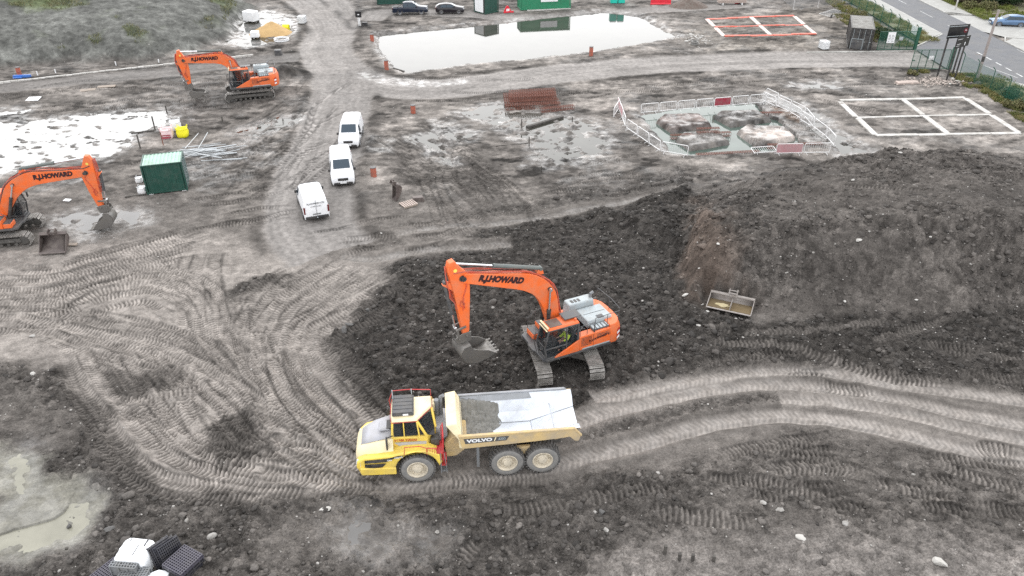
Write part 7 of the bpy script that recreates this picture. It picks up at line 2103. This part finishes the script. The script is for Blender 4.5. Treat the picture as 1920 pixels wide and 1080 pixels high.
def white_pack():
    root = empty('wrapped_crates', (-15.75, 21.75, 0), rad(-6), 'stack of crates under torn white wrapping at the bottom left', 'wrapped stack')
    b = MB(); rr = random.Random(6)
    rings = []
    for z, w, l in ((.05, .66, .62), (.4, .68, .64), (.75, .68, .62), (.98, .66, .60), (1.06, .6, .54)):
        o = []
        for k in range(28):
            t = 2 * math.pi * k / 28; q = 1 / max(abs(math.cos(t)), abs(math.sin(t))) ** .92
            o.append((w * q * math.cos(t) + rr.uniform(-.02, .02), l * q * math.sin(t) + rr.uniform(-.02, .02), z + rr.uniform(-.02, .02)))
        rings.append(o)
    b.loft(rings); b.build('white_wrapping', 'wrap', root, ang=40)
    b = MB(); b.box(.06, .1, -.3, .25, 1.05, 1.075); b.box(.3, .36, .2, .57, 1.04, 1.08); b.box(-.4, -.37, .4, .56, 1.04, 1.07); b.build('tear', 'crate', root)
    o = lattice_crate(root, 1.1, .25, 1.0, 'midgrey', 'front_crate', 9, 2); o.location = (-.08, -.74, .02)
white_pack()
crate_at((-15.5, 20.72, .0), -6, 'grey lattice crate in front of the white wrapping, cut by the bottom edge', mt='midgrey', w=1.1, l=.9, h=.75)
b = MB(); rr = random.Random(9); b.loft([[(.5 * math.cos(t) * (1 + rr.uniform(-.2, .2)), .22 * math.sin(t) * (1 + rr.uniform(-.2, .2)), z) for t in [2 * math.pi * k / 14 for k in range(14)]] for z in (0, .2, .32)]); o = b.build('loose_wrapping', 'wrap', None, ang=60); o.location = (-14.7, 20.95, .15); o.rotation_euler = (.2, .1, .4); tag(o, 'loose torn white wrapping between the crate stacks', 'wrapping')
# ------------------------------------------------------------------ rocks one can pick out
ICO = None
def ico(sub=1):
    bm = bmesh.new(); bmesh.ops.create_icosphere(bm, subdivisions=sub, radius=1.0)
    v = np.array([q.co[:] for q in bm.verts]); f = np.array([[x.index for x in q.verts] for q in bm.faces]); bm.free(); return v, f
def rock(px, py, size, label, mt='stone', flat=.6, el=1.4, hd=0, z=0.0, seed=0):
    v, f = ico(2); size = size * .62; p = G(px, py, z)
    rng = np.random.default_rng(seed + 7)
    nrm = rng.normal(size=(9, 3)); nrm /= np.linalg.norm(nrm, axis=1)[:, None]
    r = np.ones(len(v))
    for q in nrm: r = np.minimum(r, rng.uniform(.42, .8) / np.clip(v @ q, .3, None))
    w = v * r[:, None] * np.array([el, 1, flat]) * size
    me = bpy.data.meshes.new('rock'); me.from_pydata(w.tolist(), [], f.tolist()); me.materials.append(M[mt])
    o = bpy.data.objects.new('rock', me); COL.objects.link(o); o.location = (p.x, p.y, gz(p.x, p.y) + size * flat * .35); o.rotation_euler = (rng.uniform(-.2, .2), rng.uniform(-.2, .2), rad(hd))
    tag(o, label, 'rock', 'loose rocks on the mud')
M['mudrock'] = mat('muddy_boulder', (.13, .125, .12), .9, dirt=.5, dscale=3, dirtcol=(.08, .077, .073), bump=.6)
M['paler'] = mat('white_stone', (.5, .48, .45), .85, dirt=.3, dscale=3, dirtcol=(.4, .38, .34), bump=.4)
for i, a in enumerate([(1283, 562, .30, 'large white rock left of the wide digging bucket', 'paler', .6, 1.6, 10), (1310, 613, .28, 'long white rock below the left end of the wide bucket', 'paler', .55, 1.7, -35), (1335, 527, .22, 'upright white rock above the wide bucket', 'paler', .8, 1.1, 60), (1306, 540, .14, 'small white rock left of the upright white rock', 'paler'), (1326, 587, .2, 'flat white rock at the lower left corner of the wide bucket', 'paler', .4, 1.8, -30),
    (1317, 572, .2, 'white rock touching the left side of the wide bucket', 'paler', .6, 1.3, 60), (1357, 524, .14, 'small grey rock above the bucket hitch', 'stone'), (1602, 478, .3, 'large white rock on the middle of the spoil heap', 'paler', .7, 1.3, 0, 2.0), (1560, 480, .2, 'pale pointed rock left of the large one on the heap', 'stone', .7, 1.0, 0, 2.0), (1586, 558, .18, 'white rock low on the spoil heap front', 'paler', .7, 1.0, 0, .8),
    (1523, 424, .22, 'pale rock high on the left part of the spoil heap', 'stone', .8, 1.0, 60, 3.0), (1598, 344, .2, 'white rock on the top bench of the spoil heap', 'paler', .6, 1.3, 0, 3.8), (1688, 288, .24, 'pale rock on the far crest of the spoil heap', 'paler', .6, 1.4, 0, 4.2), (1738, 465, .2, 'pale rock on the right part of the heap front', 'paler', .6, 1.4, 0, 2.4),
    (1733, 618, .22, 'white rock in the dark clods right of the crossing tracks', 'paler'), (1712, 580, .16, 'white rock at the foot of the heap, far right', 'paler'), (1428, 948, .26, 'pale grey rock in the stony patch at the lower right', 'stone'), (1462, 958, .26, 'pale rock right of the grey one in the stony patch', 'stone'), (1585, 985, .26, 'large pale rock in the stony patch, right end', 'stone'),
    (1500, 1012, .3, 'flat white rock low in the stony patch', 'paler', .5, 1.6, -20), (1757, 1058, .5, 'biggest pale rock near the bottom edge at the right', 'paler', .6, 1.3, -30), (645, 622, .5, 'round muddy boulder at the left edge of the dug soil', 'mudrock', .85, 1.0), (655, 612, .35, 'muddy boulder just behind the round one', 'mudrock'), (690, 582, .34, 'muddy boulder upslope at the edge of the dug soil', 'mudrock', .85, 1.0),
    (60, 631, .24, 'pale rock on the mud at the left above the dark clods', 'stone', .5, 1.6, 10), (64, 703, .25, 'pale rock among the dark clods at the left edge', 'paler', .6, 1.4, 30), (400, 1012, .3, 'pale boulder right of the lattice crates', 'stone', .8, 1.3, 30), (207, 997, .32, 'muddy boulder above the white wrapping', 'mudrock', .6, 1.6, 40), (130, 987, .28, 'dark lump of soil lying on the olive pool', 'mudrock', .9, 1.0), (715, 441, .12, 'small white stone on the mud below the pallet', 'paler'),
    (1128, 965, .3, 'muddy boulder at the bottom middle', 'mudrock', .8, 1.0), (1135, 1000, .3, 'large grey boulder below the muddy one at the bottom middle', 'stone', .8, 1.1), (610, 960, .3, 'pale slab of rock left of the foot pool', 'paler', .4, 1.7, 15), (820, 1000, .2, 'pale rock on the edge of the smallest pool', 'stone')]):
    rock(*a, seed=i)
# ------------------------------------------------------------------ uncountable soil clods and stones
def scatter(name, n, accept, size, mtr, seed, flat=(.5, .9), sub=1):
    rng = np.random.default_rng(seed); v, f = ico(sub)
    X, Y, Z, COLR, RO = GD
    w = accept(X, Y, RO, COLR)
    # cells near the camera are small: weigh by their size
    area = ((Y * _cp + CAMH * _sp) ** 3)
    pr = w * area; pr = pr / pr.sum()
    pick = rng.choice(len(X), n, p=pr)
    P = np.stack([X[pick], Y[pick], Z[pick]], 1); P[:, :2] += rng.uniform(-.05, .05, (n, 2))
    s = size(rng, n)
    nv = len(v); jit = rng.uniform(.62, 1.2, (n, nv))
    th = rng.uniform(0, 6.28, n); c, sn = np.cos(th), np.sin(th)
    sc_ = np.stack([s * rng.uniform(.8, 1.4, n), s, s * rng.uniform(*flat, n)], 1)
    V = v[None] * jit[..., None] * sc_[:, None, :]
    x, y = V[..., 0].copy(), V[..., 1].copy()
    V[..., 0] = x * c[:, None] - y * sn[:, None]; V[..., 1] = x * sn[:, None] + y * c[:, None]
    V += P[:, None, :]; V[..., 2] += (s * .15)[:, None]
    Fc = (f[None] + (np.arange(n) * nv)[:, None, None]).reshape(-1, 3).astype(np.int32)
    me = bpy.data.meshes.new(name); me.vertices.add(n * nv); me.vertices.foreach_set('co', V.astype(np.float32).ravel())
    me.loops.add(Fc.size); me.loops.foreach_set('vertex_index', Fc.ravel()); me.polygons.add(len(Fc)); me.polygons.foreach_set('loop_start', np.arange(0, Fc.size, 3, dtype=np.int32)); me.update(calc_edges=True)
    col = COLR[pick] * rng.uniform(.55, 1.5, n)[:, None]
    at = me.attributes.new('soil', 'FLOAT_COLOR', 'POINT'); at.data.foreach_set('color', np.repeat(np.concatenate([col, np.ones((n, 1))], 1), nv, 0).astype(np.float32).ravel())
    me.materials.append(mtr); o = bpy.data.objects.new(name, me); COL.objects.link(o); o['kind'] = 'stuff'; return o
def clod_mat():
    m = bpy.data.materials.new('clod_soil'); m.use_nodes = True; nt = m.node_tree; b = nt.nodes['Principled BSDF']
    ac = nd(nt, 'ShaderNodeAttribute', attribute_name='soil'); geo = nd(nt, 'ShaderNodeNewGeometry')
    f = ramp(nt, noise(nt, geo.outputs['Position'], 14, 4, .7), [(.3, .6), (.7, 1.4)])
    nt.links.new(mixc(nt, .9, ac.outputs['Color'], f, 'MULTIPLY'), b.inputs['Base Color']); b.inputs['Roughness'].default_value = .85; b.inputs['Specular IOR Level'].default_value = .3
    return m
CM = clod_mat()
def near_machine(X, Y):
    k = np.ones(X.shape)
    k *= 1 - ((np.abs(X + 1.3) < 6.3) & (np.abs(Y - 27.3) < 1.6)) * .96
    return k
scatter('soil_clods', 15000, lambda X, Y, R, C: np.clip(R - .4, 0, 1) ** 1.2 * (Y < 70) * (C[:, 0] < .13) * near_machine(X, Y), lambda r, n: .035 + .06 * r.random(n) ** 2 + .10 * r.random(n) ** 9, CM, 1)
scatter('soil_lumps', 1500, lambda X, Y, R, C: np.clip(R - .45, 0, 1) ** 1.5 * (Y < 66) * (C[:, 0] < .12) * near_machine(X, Y), lambda r, n: .09 + .12 * r.random(n) ** 2 + .12 * r.random(n) ** 8, CM, 5, (.55, .9), 2)
SM = mat('scattered_stone', (.42, .4, .375), .85, dirt=.4, dscale=3)
scatter('scattered_stones', 3600, lambda X, Y, R, C: (.12 + np.clip(R - .3, 0, 1)) * (Y < 110) * (np.abs(X) < 60) * near_machine(X, Y), lambda r, n: .025 + .035 * r.random(n) ** 2 + .07 * r.random(n) ** 14, SM, 2)
RUB = np.array([G(1745, 155)[0], G(1745, 155)[1]])
scatter('brick_rubble', 420, lambda X, Y, R, C: np.exp(-((X - RUB[0]) / 2.4) ** 2 - ((Y - RUB[1]) / 1.2) ** 2), lambda r, n: .06 + .1 * r.random(n) ** 2, mat('rubble_pale', (.5, .42, .37), .85, dirt=.4), 4)
PL = np.array([G(1305, 72)[0], G(1305, 72)[1]])
scatter('pale_rubble', 90, lambda X, Y, R, C: np.exp(-((X - PL[0]) / 1.8) ** 2 - ((Y - PL[1]) / 2.6) ** 2), lambda r, n: .08 + .25 * r.random(n) ** 3, mat('rubble_white', (.6, .58, .55), .85, dirt=.3), 6, (.2, .5))
for px, py, s, l, hd in [(1786, 150, .45, 'white stone lump at the foot of the smaller black sign', 20), (1796, 155, .6, 'flat white slab of stone in the grass beside the black signs', 0), (1781, 160, .3, 'white stone lump below the flat slab by the black signs', 50)]:
    rock(px, py, s, l, 'paler', .5, 1.4, hd, seed=px)
p = G(1302, 84)
def tyre_stack():
    r = empty('tyre', (p.x, p.y, .0), 0, 'old tyre lying near the red foundation formwork', 'tyre')
    for k in range(2):
        b = MB(); b.lathe_y([(.28, -.1), (.42, -.13), (.5, -.08), (.5, .08), (.42, .13), (.28, .1)], (0, 0, 0), 22); b.xf(Matrix.Translation((0, 0, .14 + .25 * k)) @ Matrix.Rotation(rad(90), 4, 'X')); b.build('carcass', 'tyreside', r)
tyre_stack()
# ------------------------------------------------------------------ rough grass, bushes
def leaf_mat(name, c1, c2):
    m = bpy.data.materials.new(name); m.use_nodes = True; nt = m.node_tree; b = nt.nodes['Principled BSDF']
    geo = nd(nt, 'ShaderNodeNewGeometry')
    f = ramp(nt, noise(nt, geo.outputs['Position'], 1.1, 4, .6), [(.35, 0.0), (.65, 1.0)])
    c = mixc(nt, f, c1, c2); f2 = ramp(nt, noise(nt, geo.outputs['Position'], 9, 2), [(.3, .55), (.7, 1.4)])
    nt.links.new(mixc(nt, 1, c, f2, 'MULTIPLY'), b.inputs['Base Color']); b.inputs['Roughness'].default_value = .7; b.inputs['Specular IOR Level'].default_value = .25
    return m
def blades(name, P, h, seed, mtr, w=.02):
    rng = np.random.default_rng(seed); n = len(P); th = rng.uniform(0, 6.28, n); hh = h * rng.uniform(.4, 1.2, n); ln = hh * rng.uniform(.2, .9, n)
    d = np.stack([np.cos(th), np.sin(th), np.zeros(n)], 1); s = np.stack([-np.sin(th), np.cos(th), np.zeros(n)], 1) * w
    up = np.array([0, 0, 1.])
    V = np.stack([P - s, P + s, P + d * (ln * .35)[:, None] + up * (hh * .7)[:, None] + s * .8, P + d * ln[:, None] + up * hh[:, None]], 1).reshape(-1, 3)
    i = np.arange(n)[:, None] * 4; F_ = np.concatenate([i + [0, 1, 2], i + [0, 2, 3]]).astype(np.int32)
    me = bpy.data.meshes.new(name); me.vertices.add(len(V)); me.vertices.foreach_set('co', V.astype(np.float32).ravel()); me.loops.add(F_.size); me.loops.foreach_set('vertex_index', F_.ravel()); me.polygons.add(len(F_)); me.polygons.foreach_set('loop_start', np.arange(0, F_.size, 3, dtype=np.int32)); me.update(calc_edges=True)
    me.materials.append(mtr); o = bpy.data.objects.new(name, me); COL.objects.link(o); o['kind'] = 'stuff'; return o
GM = leaf_mat('rough_grass_blades', (.10, .13, .035), (.26, .22, .10))
rng = np.random.default_rng(3)
def strip_pts(n, x0, x1, y0, y1, dens=None, zf=None):
    x = rng.uniform(x0, x1, n); y = rng.uniform(y0, y1, n)
    k = fbm(x * .7, y * .7, 3, 9) > (.44 if dens is None else dens)
    x, y = x[k], y[k]; z = ground(x, y)[0] if zf is None else np.full(len(x), zf)
    return np.stack([x, y, z], 1)
xx = strip_pts(26000, 50.6, 54.5, 62, 91.5)
lim = 50.8 + 1.6 * (fbm(xx[:, 1] * .3, xx[:, 1] * 0, 2, 4)); xx = xx[xx[:, 0] > lim]
blades('rough_grass', np.concatenate([xx, strip_pts(9000, 54.4, 57.4, 62, 91, zf=.23), strip_pts(9000, 50.5, 53.2, 104, 134), strip_pts(9000, 54.2, 57.4, 106, 136, zf=.23), strip_pts(5000, 48.5, 50.8, 106, 122, .5), strip_pts(600, 48.6, 49.6, 92.0, 92.8, .3)]), .32, 5, GM, .025)
blades('rough_grass', np.concatenate([strip_pts(16000, 69.4, 78, 118.0, 138, .4, .25), strip_pts(9000, 69.4, 80, 98, 106.6, .3, .25)]), .4, 6, leaf_mat('bright_grass_blades', (.13, .17, .03), (.2, .2, .07)), .03)
hx = np.stack([rng.uniform(-75, -30, 60000), rng.uniform(97, 140, 60000)], 1)
hx = hx[(sd_near(HILL, hx[:, 0], hx[:, 1], 5) > 2.5) & (fbm(hx[:, 0] * .12, hx[:, 1] * .12, 4, 91) > .47) & (fbm(hx[:, 0] * .6, hx[:, 1] * .6, 3, 17) > .46)]
blades('bank_grass', np.column_stack([hx, ground(hx[:, 0], hx[:, 1])[0]]), .3, 8, leaf_mat('bank_grass_blades', (.10, .12, .045), (.2, .18, .10)), .03)
def bush(x, y, r, h, label, mtr, seed, n=2600):
    rng = np.random.default_rng(seed)
    nb = 7; cs = np.stack([rng.normal(0, r * .45, nb), rng.normal(0, r * .45, nb), rng.uniform(.35, .8, nb) * h], 1); rs = rng.uniform(.35, .6, nb) * r
    k = rng.integers(0, nb, n); d = rng.normal(size=(n, 3)); d /= np.linalg.norm(d, axis=1)[:, None]
    P = cs[k] + d * (rs[k] * rng.uniform(.6, 1.08, n))[:, None] * np.array([1, 1, .9]); P[:, 2] = np.abs(P[:, 2])
    a = rng.normal(size=(n, 3)); a /= np.linalg.norm(a, axis=1)[:, None]; b_ = np.cross(a, d); b_ /= np.linalg.norm(b_, axis=1)[:, None] + 1e-6
    s = rng.uniform(.06, .15, n)[:, None]
    V = np.stack([P - a * s, P + b_ * s * .6, P + a * s, P - b_ * s * .6], 1).reshape(-1, 3)
    F_ = (np.arange(n)[:, None] * 4 + np.array([0, 1, 2, 3])).astype(np.int32)
    root = empty('bush', (x, y, .2), 0, label, 'bush', 'bushes across the road and along the fence')
    me = bpy.data.meshes.new('foliage'); me.vertices.add(len(V)); me.vertices.foreach_set('co', V.astype(np.float32).ravel()); me.loops.add(F_.size); me.loops.foreach_set('vertex_index', F_.ravel()); me.polygons.add(n); me.polygons.foreach_set('loop_start', np.arange(0, F_.size, 4, dtype=np.int32)); me.update(calc_edges=True)
    me.materials.append(mtr); o = bpy.data.objects.new('foliage', me); COL.objects.link(o); o.parent = root
    b = MB()
    for q in cs: b.pipe([(0, 0, -.2), (q[0] * .5, q[1] * .5, q[2] * .5), tuple(q)], .03, 5)
    b.build('stems', 'darktimber', root)
BR = leaf_mat('bramble_leaves', (.07, .06, .04), (.12, .09, .06)); DG = leaf_mat('dark_leaves', (.02, .045, .025), (.045, .075, .03)); OL = leaf_mat('olive_leaves', (.09, .1, .03), (.16, .14, .07))
for i, (px, py, r, h, l, mt_) in enumerate([(1800, 8, 2.2, 2.0, 'brown bramble bush across the road, beside the pale street pole', BR), (1828, 6, 2.4, 2.2, 'brown bramble bush across the road, right of the first', BR), (1850, 2, 2.6, 2.4, 'brown bramble bush at the top edge between the pole and the blue car', BR), (1878, 14, 2.6, 2.6, 'dark green bush behind the bonnet of the blue car', DG), (1905, 12, 2.8, 3.0, 'dark green bush behind the roof of the blue car', DG), (1925, 4, 3.0, 3.2, 'dark green bush in the top right corner', DG), (1775, -6, 2.0, 1.8, 'olive bush at the top edge beside the footway', OL), (1845, 20, 1.6, 1.0, 'low olive bush on the grass edge left of the blue car', OL), (1815, 18, 1.5, .9, 'low olive bush on the grass edge across the road', OL),
    (1888, 186, 1.2, 1.1, 'dark olive bush at the fence foot near the right edge', DG), (1868, 172, .9, .8, 'small olive bush at the fence foot, second from the right edge', OL), (1850, 160, .8, .7, 'small olive bush at the fence foot below the timber pole', OL), (1905, 205, 1.0, .8, 'olive bush at the fence foot by the right edge', OL), (1614, 36, 1.2, .9, 'straw coloured bush above the black store', OL), (1655, 74, 1.3, 1.2, 'dark green bush beside the black store, behind the notice', DG), (1708, 142, .5, .35, 'small bright green weed patch left of the rubble', OL)]):
    q = G(px, py); bush(q.x, q.y, r, h, l, mt_, i + 20, int(700 * r * max(h, .8)) + 300)
